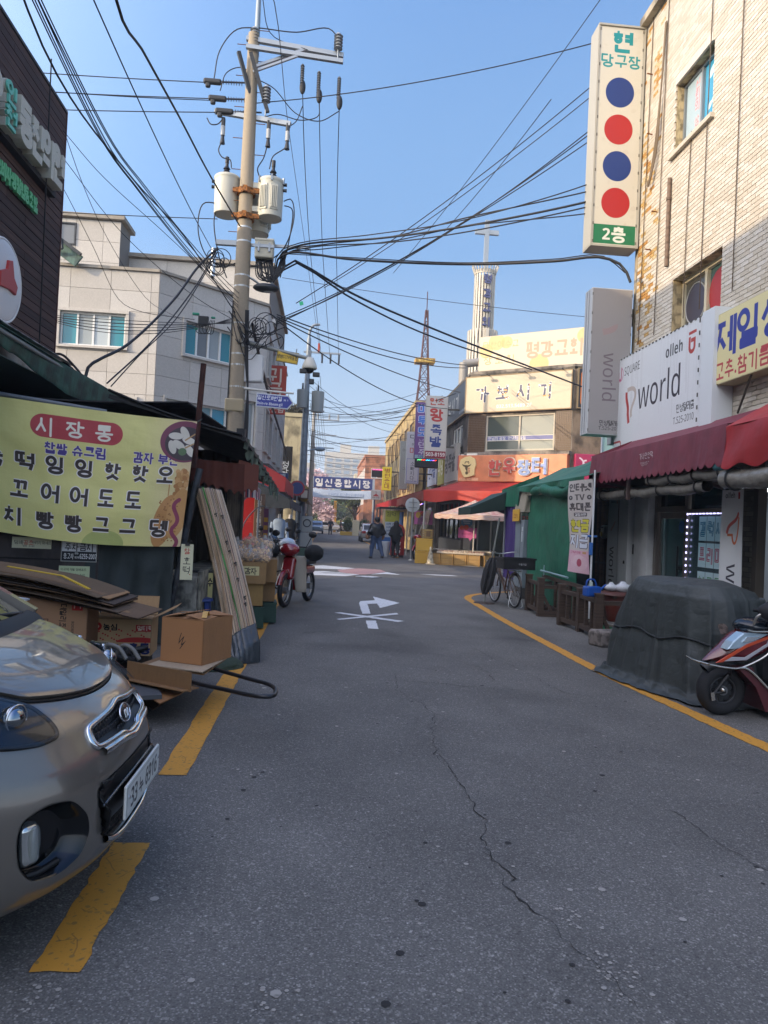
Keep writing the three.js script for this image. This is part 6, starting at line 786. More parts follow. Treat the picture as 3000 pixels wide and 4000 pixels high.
{ // knots of telephone cable and small junction boxes at the pole
const k = solo('cable_knot','tangle of black telephone cables wrapped round the pole at window height','cable',(() => { const R = RNG(21),g = [];for (let i = 0;i < 12;i++) { const a = v3([-2.31,6,-17.07]).add(V(R()*0.5 - 0.1,R()*0.5 - 0.2,0.2*R())),b = v3([-1.57,5.87,-17.01]).add(V(R()*0.9 - 0.3,R()*0.6 - 0.4,0.2*R()));const m = a.clone().lerp(b,0.5).add(V(0,-0.3 - 0.4*R(),0.1));g.push(tube([a,m,b],0.009 + 0.006*R(),5,12));} for (let i = 0;i < 7;i++) g.push(at(new THREE.TorusGeometry(0.14 + 0.12*R(),0.010,5,24),...v3([-1.51,5.7,-16.96]).add(V(0.5*R() - 0.25,0.5*R() - 0.2,0)).toArray(),R(),R(),0));return g;})(),WIRE);k.userData.kind = undefined;delete k.userData.kind;
solo('cable_knot','loops of black cable hanging from the left bracket of the pole','cable',(() => { const R = RNG(22),g = [];for (let i = 0;i < 7;i++) g.push(at(new THREE.TorusGeometry(0.10 + 0.12*R(),0.010,5,24),...v3([-2.64,7.37,-17.13]).add(V(0.4*R() - 0.15,0.5*R() - 0.3,0)).toArray(),R()*0.8,R()*0.8,0));return g;})(),WIRE);
const s = thing('splice_box','black cable splice box with green caps in front of the upper window','box',[-3.06,6.04,-17.43]);part(s,'case',RB(0.24,0.2,0.1,0.02,0.06,-0.02,0),M('#15171a',{ r:0.5 }));part(s,'cap',[RB(0.16,0.06,0.08,0.02,-0.12,0.12,0),RB(0.1,0.05,0.06,0.02,0.28,0.06,0),RB(0.08,0.06,0.05,0.02,-0.1,-0.22,0)],M('#1f8a6c',{ r:0.4 }));part(s,'lead',[0,1,2,3].map((i) => tube([[-0.1 + i*0.07,-0.1,0],[-0.08 + i*0.08,-0.3,0.02],[0.1 + i*0.06,-0.32,0.02],[0.22 + i*0.03,0,0]],0.009,5,16)),WIRE);
for (const [q,l] of [[[-.88,7.34,-20.05],'green cable tag on the rising wire right of the pole'],[[-1.34,6.03,-17.09],'white cable tag at the pole tangle']]) solo('cable_tag',l,'tag',at(B(0.1,0.1,0.02),...q,0,0,0.3),M(l[0] === 'g'? '#1f9a74' :'#c9c9c5',{ r:0.5 }));
}

// ================================================================ right: signs, awnings, phone shop front
{
// tall projecting billiard sign
const s = thing('billiard_sign','tall white projecting sign with blue and red discs and teal lettering','sign',[5.105,8.88,-13.4],0);
part(s,'lightbox',RB(0.86,4.1,0.36,0.012,0,0,-0.05),M('#b9b5a8',{ r:0.5 }));part(s,'rim',[B(0.9,0.035,0.42,0,2.06,-0.05),B(0.9,0.035,0.42,0,-2.06,-0.05),B(0.03,4.1,0.40,-0.44,0,-0.05),B(0.03,4.1,0.40,0.44,0,-0.05)],M('#a39f92',{ r:0.5 }));
const tex = printed(430,2048,(g,w,h) => { g.fillStyle = '#c3bdac';g.fillRect(0,0,w,h);speckle(g,w,h,60,'rgba(150,140,115,.2)',6,30,9);text(g,'현',w / 2 + 10,26,205,{ c:'#138082',w:0.17,a:'c',sx:1.06 });text(g,'당구장',w / 2,250,132,{ c:'#138082',w:0.13,a:'c' });[[612,'#16316f'],[962,'#a51d1b'],[1308,'#16316f'],[1654,'#a51d1b']].forEach(([y,c]) => { g.fillStyle = c;g.beginPath();g.arc(w / 2,y,142,0,7);g.fill();});g.fillStyle = '#156b43';g.fillRect(6,1862,w - 12,180);text(g,'2층',w / 2,1876,150,{ c:'#d3d3c8',w:0.15,a:'c',sx:1.05 });},'#c3bdac',{ r:0.4 });
part(s,'face',at(face(0.82,4.06),0,0,0.134),tex);part(s,'bracket',[B(0.3,0.45,0.16,0.52,1.05,-0.06),B(0.3,0.45,0.16,0.52,-1.1,-0.06)],M('#3a332b',{ r:0.8,t:'dirt',s:3 }));part(s,'face_clip',[...Array(26)].map((_,i) => B(0.02,0.05,0.012,i % 2? 0.41 :-0.41,-1.98 + (i >> 1)*0.33,0.137)),M('#6f6a5e',{ r:0.6 }));
const w = thing('phone_shop_blade_sign','grey faded projecting sign with sideways lettering below the billiard sign','sign',[5.125,4.68,-13.4],0);
part(w,'lightbox',RB(0.78,2.72,0.36,0.012,0,0,-0.05),M('#b3b5b6',{ r:0.45 }));part(w,'side_rib',[-0.12,0.0].map((z) => B(0.012,2.66,0.02,-0.393,0,z)),M('#8d9092',{ r:0.5 }));
part(w,'face',at(face(0.74,2.68),0,0,0.134),printed(300,1088,(g,w,h) => { g.fillStyle = '#93908f';g.fillRect(0,0,w,h);g.fillStyle = 'rgba(170,120,120,.35)';g.beginPath();g.moveTo(80,300);g.bezierCurveTo(150,300,160,260,200,260);g.bezierCurveTo(200,320,160,330,90,350);g.fill();text(g,'world',218,478,138,{ c:'#6d6268',font:'',rot:PI / 2,sx:1.06 });text(g,'민성텔레콤',w / 2 + 20,985,42,{ c:'#2b2a2c',w:0.11,a:'c',sx:0.78 });text(g,'T.525-2010',w / 2 + 20,1028,36,{ c:'#2b2a2c',a:'c',font:'' });},'#93908f',{ r:0.45 }));part(w,'bracket',[B(0.16,0.3,0.12,0.44,0.9,-0.08),B(0.16,0.3,0.12,0.44,-0.9,-0.08)],M('#2c2927',{ r:0.8 }));part(w,'face_clip',[...Array(16)].map((_,i) => B(0.018,0.05,0.012,i % 2? 0.372 :-0.372,-1.28 + (i >> 1)*0.36,0.137)),M('#6f6f6c',{ r:0.6 }));
const w2 = thing('rear_blade_sign','narrow white ribbed sign side seen behind the grey blade sign','sign',[5.5,4.3,-13.75]);part(w2,'lightbox',RB(0.3,2.2,0.2,0.01),M('#a9acad',{ r:0.5 }));part(w2,'rib',[-0.08,0,0.08].map((x) => B(0.012,2.2,0.01,x,0,0.104)),M('#7f8284',{ r:0.5 }));
// main shop sign on the facade: local x runs towards the camera
const m = thing('phone_shop_sign','wide white shop sign with phone company lettering above the maroon awning','sign',[RX - 0.02,3.1,-13.42],-PI / 2),L = 3.5,H = 1.62;
part(m,'lightbox',B(L,H,0.26,L / 2,H / 2,0.13),M('#c3c9cd',{ r:0.4 }));part(m,'end_post',[B(0.34,H + 0.03,0.30,L - 0.17 + 0.06,H / 2,0.15)],M('#cbd1d5',{ r:0.4 }));
part(m,'face',at(face(L - 0.34,H - 0.02),(L - 0.34) / 2,H / 2,0.264),printed(1264,640,(g,w,h) => { g.fillStyle = '#cfd3d6';g.fillRect(0,0,w,h);const R = RNG(5);for (let i = 0;i < 26;i++) { g.fillStyle = 'rgba(140,140,138,.10)';g.fillRect(R()*w,0,4 + R()*14,h*(0.3 + 0.6*R()));}
g.strokeStyle = '#b03a6a';g.lineWidth = 12;g.beginPath();g.moveTo(58,90);g.lineTo(58,130);g.arc(78,130,20,PI,0,true);g.lineTo(98,60);g.stroke();g.beginPath();g.arc(82,112,48,-1.2,2.6);g.strokeStyle = '#c0839f';g.lineWidth = 9;g.stroke();text(g,'SQUARE',150,62,82,{ c:'#34373c',font:'',sx:0.88 });
text(g,'olleh',800,62,100,{ c:'#34373c',sx:0.98 });g.strokeStyle = '#a83a34';g.lineWidth = 24;g.beginPath();g.moveTo(1116,88);g.lineTo(1116,150);g.arc(1146,150,30,PI,0,true);g.lineTo(1176,112);g.lineTo(1132,112);g.stroke();g.beginPath();g.moveTo(1104,66);g.lineTo(1196,66);g.lineWidth = 18;g.stroke();
g.lineWidth = 30;g.lineJoin = 'round';g.strokeStyle = '#b5aaa2';g.beginPath();g.moveTo(300,452);g.bezierCurveTo(280,400,310,380,350,330);g.bezierCurveTo(380,270,330,236,220,250);g.stroke();g.strokeStyle = '#a8322f';g.lineWidth = 36;g.beginPath();g.moveTo(206,262);g.bezierCurveTo(196,330,250,350,240,420);g.lineTo(258,490);g.stroke();text(g,'world',400,190,262,{ c:'#2e2a36',font:'',sx:0.94 });
text(g,'민성텔레콤',1200,470,56,{ c:'#2b2a2c',w:0.11,a:'r',sx:0.78 });text(g,'T.525-2010',1200,540,58,{ c:'#2b2a2c',a:'r',font:'',sx:0.9 });g.strokeStyle = '#a8322f';g.lineWidth = 14;g.beginPath();g.roundRect(-40,606,170,80,20);g.stroke();},'#cfd3d6',{ r:0.4 }));
part(m,'face_clip',[...Array(24)].map((_,i) => B(0.05,0.02,0.012,0.1 + i*0.13,H - 0.01,0.268)).concat([...Array(9)].map((_,i) => B(0.02,0.06,0.012,L - 0.34,0.1 + i*0.18,0.305))),M('#55544f',{ r:0.6 }));
const j = thing('pepper_shop_sign','cream shop sign with big blue and smaller red lettering at the right edge','sign',[RX - 0.02,3.63,-9.98],-PI / 2);part(j,'lightbox',B(3.0,0.98,0.24,1.5,0.49,0.12),M('#b5ab86',{ r:0.5 }));part(j,'face',at(face(2.98,0.96),1.5,0.49,0.244),printed(900,290,(g,w,h) => { g.fillStyle = '#d2c996';g.fillRect(0,0,w,h);text(g,'제일상회',10,16,165,{ c:'#20308a',w:0.145,sx:0.98 });text(g,'고추.참기름',20,200,80,{ c:'#a8323a',w:0.12,sx:0.9 });},'#d2c996',{ r:0.5 }));part(j,'brace',[rod([0.3,-0.4,0.02],[0.9,0.0,0.2],0.015)],M('#4a443a',{ r:0.7 }));
// maroon and red awning
const mar = M('#742a3a',{ r:0.6,t:'mottle',s:1.2,b:'crumple',bs:0.008,bt:1 }),red = M('#a31d24',{ r:0.55,t:'mottle',s:1,b:'crumple',bs:0.010,bt:0.8 });
const a1 = thing('maroon_awning','maroon awning with scalloped edge over the phone shop','awning');
part(a1,'valance',grid((u,v) => { const z = lerp(-12.55,-8.2,u),sc = 0.05*Math.abs(Math.sin(u*PI*24));return [4.6 - 0.05*v + 0.015*Math.sin(u*40)*v,2.84 - v*(0.45 + sc) - 0.02*Math.sin(u*PI),z];},240,8,0.006),mar);
part(a1,'top',grid((u,v) => [lerp(4.6,5.35,v),2.84 + 0.32*v - 0.02*Math.sin(u*PI) - 0.05*Math.sin(v*PI),lerp(-12.55,-8.2,u)],40,8,0.006),mar);part(a1,'print',at(face(0.52,0.26),4.568,2.60,-10.3,0,-PI / 2),(() => { const t = printed(220,110,(g,w,h) => { g.clearRect(0,0,w,h);text(g,'가나안천막',10,12,42,{ c:'#b9a8aa',w:0.11,sx:0.92 });text(g,'032)517-7046',12,66,32,{ c:'#a8989a' });});t.transparent = true;return t;})());
part(a1,'front_pipe',rod([4.62,2.82,-12.6],[4.62,2.76,-8.1],0.022),M('#8f9294',{ r:0.5,m:0.4 }));part(a1,'side_flap',grid((u,v) => [lerp(4.6,5.3,u),lerp(2.84 + 0.3*u,2.3,v),-12.56],10,6,0.006),mar);part(a1,'arm',[bar([5.55,2.2,-12.3],[4.65,2.4,-12.3],0.04),bar([5.55,2.2,-9.9],[4.65,2.4,-9.9],0.04),B(0.05,0.32,0.05,4.66,2.2,-11.1)],M('#4b3a36',{ r:0.7 }));
const a2 = thing('red_awning','bright red awning at the right edge beside the maroon one','awning');part(a2,'valance',grid((u,v) => [4.58 - 0.03*v + 0.02*Math.sin(u*22 + v*4),2.80 - v*(0.48 + 0.03*Math.sin(u*60)),lerp(-8.2,-3.2,u)],120,10,0.006),red);part(a2,'top',grid((u,v) => [lerp(4.58,5.5,v),2.80 + 0.55*v + 0.03*Math.sin(u*14)*Math.sin(v*PI),lerp(-8.2,-3.2,u)],60,10,0.006),red);
// rolled-up plastic curtains under the awnings
const roll = M('#85827a',{ r:0.25,t:'mottle',s:3,b:'crumple',bs:0.012,bt:2.5 });
for (const [lab,z0,z1,x,y,r] of [['long rolled-up clear curtain hanging under the maroon awning',-12.5,-8.9,4.75,2.16,0.075],['second rolled curtain tied up under the scalloped edge',-10.4,-8.3,4.68,2.3,0.07],['thick rolled curtain under the red awning at the right edge',-8.3,-4.5,4.66,2.2,0.11]]) { const t = thing('rolled_curtain',lab,'curtain');part(t,'roll',grid((u,v) => { const a = v*2*PI,q = r*(1 + 0.14*(fbm(u*22,Math.cos(a)*2 + 4,3,0,51) - 0.5) + 0.05*Math.sin(u*40));return [x + q*Math.cos(a),y + q*Math.sin(a) - 0.03*Math.sin(u*PI*3)**2,lerp(z0,z1,u)];},80,18),roll);part(t,'tie',[0.05,0.35,0.65,0.95].map((u) => at(new THREE.TorusGeometry(r*1.15,0.012,6,20),x,y - 0.03*Math.sin(u*PI*3)**2,lerp(z0,z1,u))),M('#17191a',{ r:0.6 }));}
const hs = thing('hose_end','pale blue ribbed hose end poking from the curtain roll','hose',[4.62,2.36,-8.45]);part(hs,'hose',[...Array(7)].map((_,i) => TOR(0.045,0.014,0,0,i*0.022,0,0,0,20,6)),M('#4a7f88',{ r:0.4 }));
}
{ // ground floor front of the phone shop
const f = thing('phone_shop','phone shop front with glass door, LED-edged window and white pillars','shopfront',[RX,0,-13.8],-PI / 2),wx = (z) => z + 13.8;// local x towards the camera
part(f,'lintel_wall',B(6.6,0.72,0.25,3.3,2.62,-0.14),M('#595652',{ r:0.8 }));part(f,'shop_floor',B(6.4,0.12,3,3.2,0.06,-1.6),M('#6d6a66',{ r:0.6 }));part(f,'inner_back_wall',B(6.4,2.4,0.1,3.2,1.2,-3.0),M('#c3cbcf',{ r:0.7 }));part(f,'inner_ceiling',B(6.4,0.08,3,3.2,2.34,-1.5),M('#9da3a6',{ r:0.7 }));
part(f,'white_pillar',[B(0.42,2.3,0.3,wx(-13.1),1.15,0.02)],M('#e6eaec',{ r:0.45 }));part(f,'brick_pillar',[...Array(34)].map((_,i) => B(0.2,0.058,0.12,wx(-12.74) + (i % 2)*0.01,0.04 + i*0.067,0)),M('#aeb4b6',{ r:0.6 }));part(f,'white_pillar',[B(0.55,2.3,0.3,wx(-12.35),1.15,0.02)],M('#e8ebed',{ r:0.45,t:'mottle',s:1 }));
part(f,'pillar_lock',[RB(0.05,0.18,0.04,0.01,wx(-12.62),1.25,0.16),RB(0.05,0.06,0.03,0.01,wx(-13.0),1.0,0.17)],M('#26282b',{ r:0.4 }));
const al = M('#77706a',{ r:0.4,m:0.5 });part(f,'door_frame',[B(0.09,2.3,0.14,wx(-12.0),1.15,0),B(0.07,2.3,0.13,wx(-10.98),1.15,0),B(0.96,0.09,0.13,wx(-11.48),1.94,0),B(0.96,0.06,0.13,wx(-11.48),2.28,0)],al);
const dg = M('#9fb9bd',{ r:0.06,transmission:0.85 });const d = part(f,'door',[B(0.06,1.8,0.05,wx(-11.9),0.98,0),B(0.06,1.8,0.05,wx(-11.06),0.98,0),B(0.78,0.09,0.05,wx(-11.48),1.84,0),B(0.78,0.16,0.05,wx(-11.48),0.14,0)],al);part(d,'pane',B(0.78,1.58,0.01,wx(-11.48),1.0,0),dg);part(d,'handle',[rod([wx(-11.2),0.75,0.06],[wx(-11.2),1.35,0.06],0.018),B(0.05,0.05,0.08,wx(-11.16),1.02,0.03)],M('#1c1e20',{ r:0.3 }));part(d,'sticker',at(C(0.09,0.09,0.004,wx(-11.16),1.66,0.03,PI / 2),0,0,0),M('#2f6fb0',{ r:0.4 }));
part(f,'transom_pane',B(0.94,0.26,0.01,wx(-11.48),2.12,0),G_.dark);
part(f,'window_frame',[B(1.2,0.06,0.13,wx(-10.36),1.9,0),B(1.2,0.06,0.13,wx(-10.36),2.28,0),B(1.2,0.1,0.14,wx(-10.36),0.55,0),B(0.06,1.9,0.13,wx(-9.76),1.3,0)],al);part(f,'transom_pane',B(1.14,0.32,0.01,wx(-10.36),2.09,0),M('#18333a',{ r:0.08 }));part(f,'window_pane',B(1.14,1.3,0.008,wx(-10.36),1.24,0.02),M('#a5bcc4',{ r:0.04,transmission:0.9 }));part(f,'stall_riser',B(1.3,0.5,0.16,wx(-10.36),0.26,0),M('#a7a49c',{ r:0.6 }));
const lamp = part(f,'added_ceiling_lamp',B(1.5,0.04,0.3,wx(-11),2.26,-0.9),new THREE.MeshStandardMaterial({ color:'#fff',emissive:'#f2f6ff',emissiveIntensity:2 }));const al2 = new THREE.RectAreaLight('#eef4ff',14,1.5,0.3);al2.name = 'added_ceiling_light';al2.position.set(wx(-11),2.23,-0.9);al2.rotation.x = -PI / 2;al2.castShadow = true;f.add(al2);  // unseen glowing panel and area light, added to brighten the interior and letter cards
const led = (g,n) => { const m = part(f,n,g,new THREE.MeshStandardMaterial({ color:'#d8d8ff',emissive:'#c9c4ff',emissiveIntensity:1.6,roughness:0.4 }));return m;};led([...Array(13)].map((_,i) => B(0.02,0.03,0.015,wx(-10.93),0.68 + i*0.098,0.06)).concat([...Array(11)].map((_,i) => B(0.045,0.016,0.015,wx(-10.85) + i*0.1,1.86,0.06))),'light_strip');
const cards = (y,s,c,nm) => [...s].forEach((ch,i) => part(f,'letter_card',at(face(0.22,0.36),wx(-10.62) + 0.11 + i*0.228,y,0.032),printed(88,144,(g,w,h) => { g.fillStyle = '#cfe4ea';g.fillRect(0,0,w,h);text(g,ch,w / 2,26,92,{ c:'#dfeaec',w:0.3,a:'c',sx:0.78 });text(g,ch,w / 2,26,92,{ c:c,w:0.19,a:'c',sx:0.78 });text(g,ch,w / 2,26,92,{ c:'#e4eef0',w:0.035,a:'c',sx:0.78 });g.strokeStyle = '#7a929a';g.lineWidth = 2;g.strokeRect(0,0,w,h);},'#cfe',{ r:0.95,thin:0.5 })));
cards(1.64,'갤럭시','#2f7a9c');cards(1.25,'프리미','#b04060');cards(0.83,'현금특','#2f8c58');
// inner banners standing in front
const ban = (label,z,w,y0,y1,draw,ww) => { const b = thing('phone_shop_banner',label,'banner',[RX - 0.24,0,z],-PI / 2);part(b,'cloth',grid((u,v) => [-w / 2 + w*u,lerp(y0,y1,v),0.012*Math.sin(u*5 + v*3)],8,24,0.003),M('#b9bfc4',{ r:0.5 }));part(b,'print',grid((u,v) => [-w / 2 + w*u,lerp(y0,y1,v),0.004 + 0.012*Math.sin(u*5 + v*3)],8,24),printed(ww,Math.round(ww*(y1 - y0) / w),draw,'#d0d4d7',{ r:0.5 }));part(b,'pole',rod([-w / 2,y0,-0.02],[-w / 2,y1 + 0.1,-0.02],0.012),STEEL);return b;};
const logo = (g,x,y,s) => { g.lineCap = 'round';g.lineJoin = 'round';g.strokeStyle = '#b53a30';g.lineWidth = 26*s;g.beginPath();g.moveTo(x + 90*s,y);g.bezierCurveTo(x + 60*s,y + 70*s,x - 40*s,y + 50*s,x - 50*s,y + 130*s);g.stroke();g.strokeStyle = '#c8622c';g.lineWidth = 18*s;g.beginPath();g.moveTo(x - 40*s,y + 150*s);g.lineTo(x + 10*s,y + 150*s);g.bezierCurveTo(x + 20*s,y + 240*s,x + 80*s,y + 250*s,x + 100*s,y + 30*s);g.stroke();};
ban('white banner with sideways world lettering right of the LED-edged window',-9.36,0.52,0.35,2.16,(g,w,h) => { g.fillStyle = '#d0d4d7';g.fillRect(0,0,w,h);text(g,'olleh',30,12,46,{ c:'#3a3d42' });g.fillStyle = '#a8322f';g.fillRect(180,20,24,40);logo(g,108,150,0.85);text(g,'world',206,450,150,{ c:'#1f2030',font:'',rot:PI / 2,sx:1.1 });},240);
ban('pale banner with olleh and sideways lettering on the left white pillar',-13.38,0.46,0.3,2.36,(g,w,h) => { g.fillStyle = '#c6cbcf';g.fillRect(0,0,w,h);text(g,'olleh',40,90,52,{ c:'#4a4d50' });g.strokeStyle = '#b0756c';g.lineWidth = 12;g.strokeRect(178,96,22,40);g.strokeStyle = 'rgba(180,110,90,.5)';g.lineWidth = 18;g.beginPath();g.moveTo(60,380);g.lineTo(140,300);g.stroke();text(g,'world',170,520,130,{ c:'#33343a',font:'',rot:PI / 2,sx:1.1 });},220);
const bp = thing('dark_doorway','dark open shop doorway and brick pillar at the right edge','doorway',[RX,0,-9.5],-PI / 2);const R = RNG(90),bt = ['#6a655c','#5d5951','#746e64'].map((c) => M(c,{ r:0.7,t:'grain',s:3 }));for (let i = 0;i < 38;i++) for (let k = 0;k < 2;k++) { const w = i % 2? [0.1,0.2] :[0.2,0.1];part(bp,'brick',B(w[k] - 0.008,0.058,0.1,(k? w[0] :0) + w[k] / 2,0.04 + i*0.067,-0.02 + 0.006*R()),bt[R()*3 | 0]);} part(bp,'mortar_core',B(0.3,2.6,0.1,0.15,1.3,-0.035),M('#4b4842',{ r:0.9 }));
part(bp,'jamb',B(0.1,2.6,0.12,0.36,1.3,0),M('#4a443d',{ r:0.6 }));part(bp,'inner_wall',[B(5,2.6,0.1,2.9,1.3,-2.2),B(5,0.1,2.2,2.9,2.62,-1.1)],M('#6e675d',{ r:0.9 }));part(bp,'sacks',[RB(0.7,0.9,0.5,0.15,1.4,0.45,-1.2),RB(0.6,0.6,0.5,0.15,2.2,0.3,-1.0)],M('#6a6152',{ r:0.9 }));
}
{ // low shops between the phone shop and the side street: wooden door and gas meter
const w = thing('timber_lean_to','dark brown slatted timber wall with pipes left of the phone shop','wall',[5.75,0,-15.2],-PI / 2);const R = RNG(14);for (let i = 0;i < 13;i++) part(w,'plank',B(0.118,2.55,0.03,0.06 + i*0.12,1.28,0.01*R()),M(['#7a583a','#684a30','#8a6644'][i % 3],{ r:0.8,t:'wood',s:1.2 }));part(w,'backing',B(1.6,2.6,0.08,0.8,1.3,-0.06),M('#211b16',{ r:0.9 }));part(w,'gas_pipe',[tube([[0.35,0.3,0.08],[0.35,1.55,0.08],[0.42,1.62,0.08],[0.52,1.62,0.08]],0.016,7,30),tube([[0.95,2.4,0.08],[0.95,1.62,0.08],[0.88,1.6,0.08]],0.016,7,24),rod([0.1,0.9,0.06],[1.4,0.92,0.06],0.014),rod([0.62,0.3,0.07],[0.62,1.4,0.07],0.012),rod([0.78,0.3,0.07],[0.78,2.3,0.07],0.012)],M('#57493c',{ r:0.6 }));part(w,'side_wall',B(0.1,3.2,3,-0.05,1.6,-1.5),M('#3f3a34',{ r:0.9 }));part(w,'dark_panel',[B(0.35,2.4,0.05,1.6,1.2,0.03)],M('#1e2124',{ r:0.5 }));
const gm = thing('gas_meter','pale grey gas meter with yellow dial on the timber wall','meter',[5.64,1.55,-14.5],-PI / 2);part(gm,'body',[RB(0.24,0.2,0.12,0.05,0,0.02,0),S(0.11,0,-0.06,0.01,1,0.9,0.6)],M('#a5a8a4',{ r:0.5 }));part(gm,'dial',C(0.05,0.05,0.02,0,-0.06,0.08,PI / 2),M('#b8952e',{ r:0.4 }));part(gm,'counter',RB(0.11,0.035,0.02,0.005,0,0.075,0.062),M('#26282a',{ r:0.3 }));
}

// ================================================================ right kerbside: green tent, fences, bicycle, covered stack, scooter
const TARP_G = M('#08634a',{ r:0.6,t:'mottle',s:1,b:'crumple',bs:0.02,bt:0.7 });
{
const t = thing('green_tent','dark green tarpaulin market tent beside the timber wall','tent');
part(t,'wall_sheet',grid((u,v) => { const z = lerp(-12.6,-15.75,u),f = 0.05*Math.sin(u*9 + v*3)*(1 - v) + 0.07*(fbm(u*3,v*4,4,0,71) - 0.5) + 0.06*Math.max(0,Math.sin(u*5 - v*7))*(v < 0.35? 1 - v / 0.35 :0);return [4.42 + f,lerp(2.42,0.06,v),z];},50,40,0.008),TARP_G);
part(t,'roof_sheet',grid((u,v) => { const z = lerp(-12.0,-17.7,u);return [lerp(4.30,5.75,v) + 0.02*Math.sin(u*20),2.44 + 0.62*v - 0.06*Math.sin(v*PI) + 0.03*Math.sin(u*13)*v - 0.02*u,z];},40,12,0.008),TARP_G);
part(t,'valance',grid((u,v) => [4.29 + 0.03*Math.sin(u*26)*v,2.45 - v*(u > 0.72? 0.42 :0.13 + 0.03*Math.sin(u*15)),lerp(-12.05,-17.75,u)],60,6,0.006),TARP_G);part(t,'end_flap',grid((u,v) => [lerp(4.29,5.2,u),lerp(2.46 + 0.4*u,2.05,v) ,-17.76 - 0.03*Math.sin(u*12)],20,6,0.006),TARP_G);
part(t,'fold_roll',grid((u,v) => { const a = v*2*PI,r = 0.09 + 0.05*Math.sin(u*PI) + 0.02*Math.sin(u*22);return [4.36 + r*Math.cos(a),2.28 + r*0.8*Math.sin(a) - 0.05*Math.sin(u*6),lerp(-12.6,-15.2,u)];},30,14),TARP_G);part(t,'cream_lining',grid((u,v) => [4.34,lerp(2.38,2.28,v) - 0.05*Math.sin(u*PI),lerp(-12.8,-16.4,u)],20,3,0.006),M('#8f897a',{ r:0.8 }));
part(t,'tent_pole',rod([4.35,0,-17.6],[4.35,2.42,-17.6],0.02),STEEL);part(t,'door_bar',[rod([4.30,0.72,-14.3],[4.30,0.70,-12.7],0.02),rod([4.30,0.63,-14.1],[4.30,0.84,-14.1],0.012)],M('#7f9a9e',{ r:0.4 }));part(t,'rear_wall',B(0.08,2.6,5.6,5.9,1.3,-15),M('#22302a',{ r:0.9 }));
const aw = thing('dark_green_flap','dark green slanting awning flap sticking out left of the tent','awning');part(aw,'cloth',grid((u,v) => [lerp(4.3,3.45,u) ,lerp(2.38,1.98,u) - 0.05*Math.sin(u*PI),lerp(-17.3,-18.9,v)],10,8,0.01),M('#0c2f27',{ r:0.7 }));part(aw,'hem',grid((u,v) => [3.44,1.98 - 0.17*v,lerp(-17.3,-18.9,u)],8,3,0.008),M('#0b2822',{ r:0.7 }));part(aw,'hem',grid((u,v) => [lerp(4.3,3.44,u),lerp(2.38,1.98,u) - lerp(0.42,0.17,u)*v,-17.28],8,3,0.008),M('#0b2822',{ r:0.7 }));
solo('purple_cloth','purple cloth hanging at the left corner of the green tent','cloth',grid((u,v) => [4.36 + 0.04*Math.sin(u*24) + 0.05*v*Math.sin(u*9),lerp(2.12,0.35,v),lerp(-16.6,-17.5,u) + 0.06*Math.sin(v*4)],40,16,0.008),M('#3a2a66',{ r:0.8,b:'crumple',bs:0.01,bt:1.5 }));
const lk = thing('steel_cabinet','tall pale blue grey steel cabinet with stickers beside the green tent','cabinet',[4.55,0,-16.15],-PI / 2);part(lk,'case',RB(0.72,1.48,0.44,0.01,0,0.98,0),M('#76838c',{ r:0.45,t:'mottle',s:1 }));part(lk,'base',B(0.7,0.22,0.42,0,0.12,0),M('#3b3a38',{ r:0.8 }));part(lk,'door_seam',B(0.012,1.44,0.006,0.1,0.98,0.222),M('#3f474c',{ r:0.6 }));part(lk,'sticker',[B(0.07,0.22,0.004,0.24,1.35,0.223),B(0.08,0.1,0.004,0.26,1.52,0.223)],M('#b7c0c4',{ r:0.5 }));
const gs = thing('gas_warning_sign','small yellow gas warning sign on top of the steel cabinet','sign',[4.28,1.82,-16.3],-PI / 2);part(gs,'plate',RB(0.56,0.27,0.02,0.008),M('#b98f2a',{ r:0.5 }));part(gs,'print',at(face(0.54,0.25),0,0,0.0115),printed(216,100,(g,w,h) => { g.fillStyle = '#bf962c';g.fillRect(0,0,w,h);text(g,'고압가스',44,34,42,{ c:'#7a2a1a',w:0.12,sx:0.92 });text(g,'위험',12,26,26,{ c:'#7a2a1a',w:0.1,col:true,sx:0.8 });},'#bf962c'));
const bx = thing('beige_wrapped_box','beige wrapped carton under the tent roof above the steel cabinet','box',[4.5,0,-16.1],-PI / 2);part(bx,'wrap',grid((u,v) => { const a = u*2*PI,s = 1 / Math.max(Math.abs(Math.cos(a)),Math.abs(Math.sin(a)));return [0.40*clamp(s*Math.cos(a),-1,1) + 0.02*Math.sin(a*7 + v*5),lerp(1.95,2.42,v) - 0.06 + 0,0.20*clamp(s*Math.sin(a),-1,1)*(1 - 0.2*v)];},48,8),M('#8d8778',{ r:0.8,b:'crumple',bs:0.01,bt:2 }));
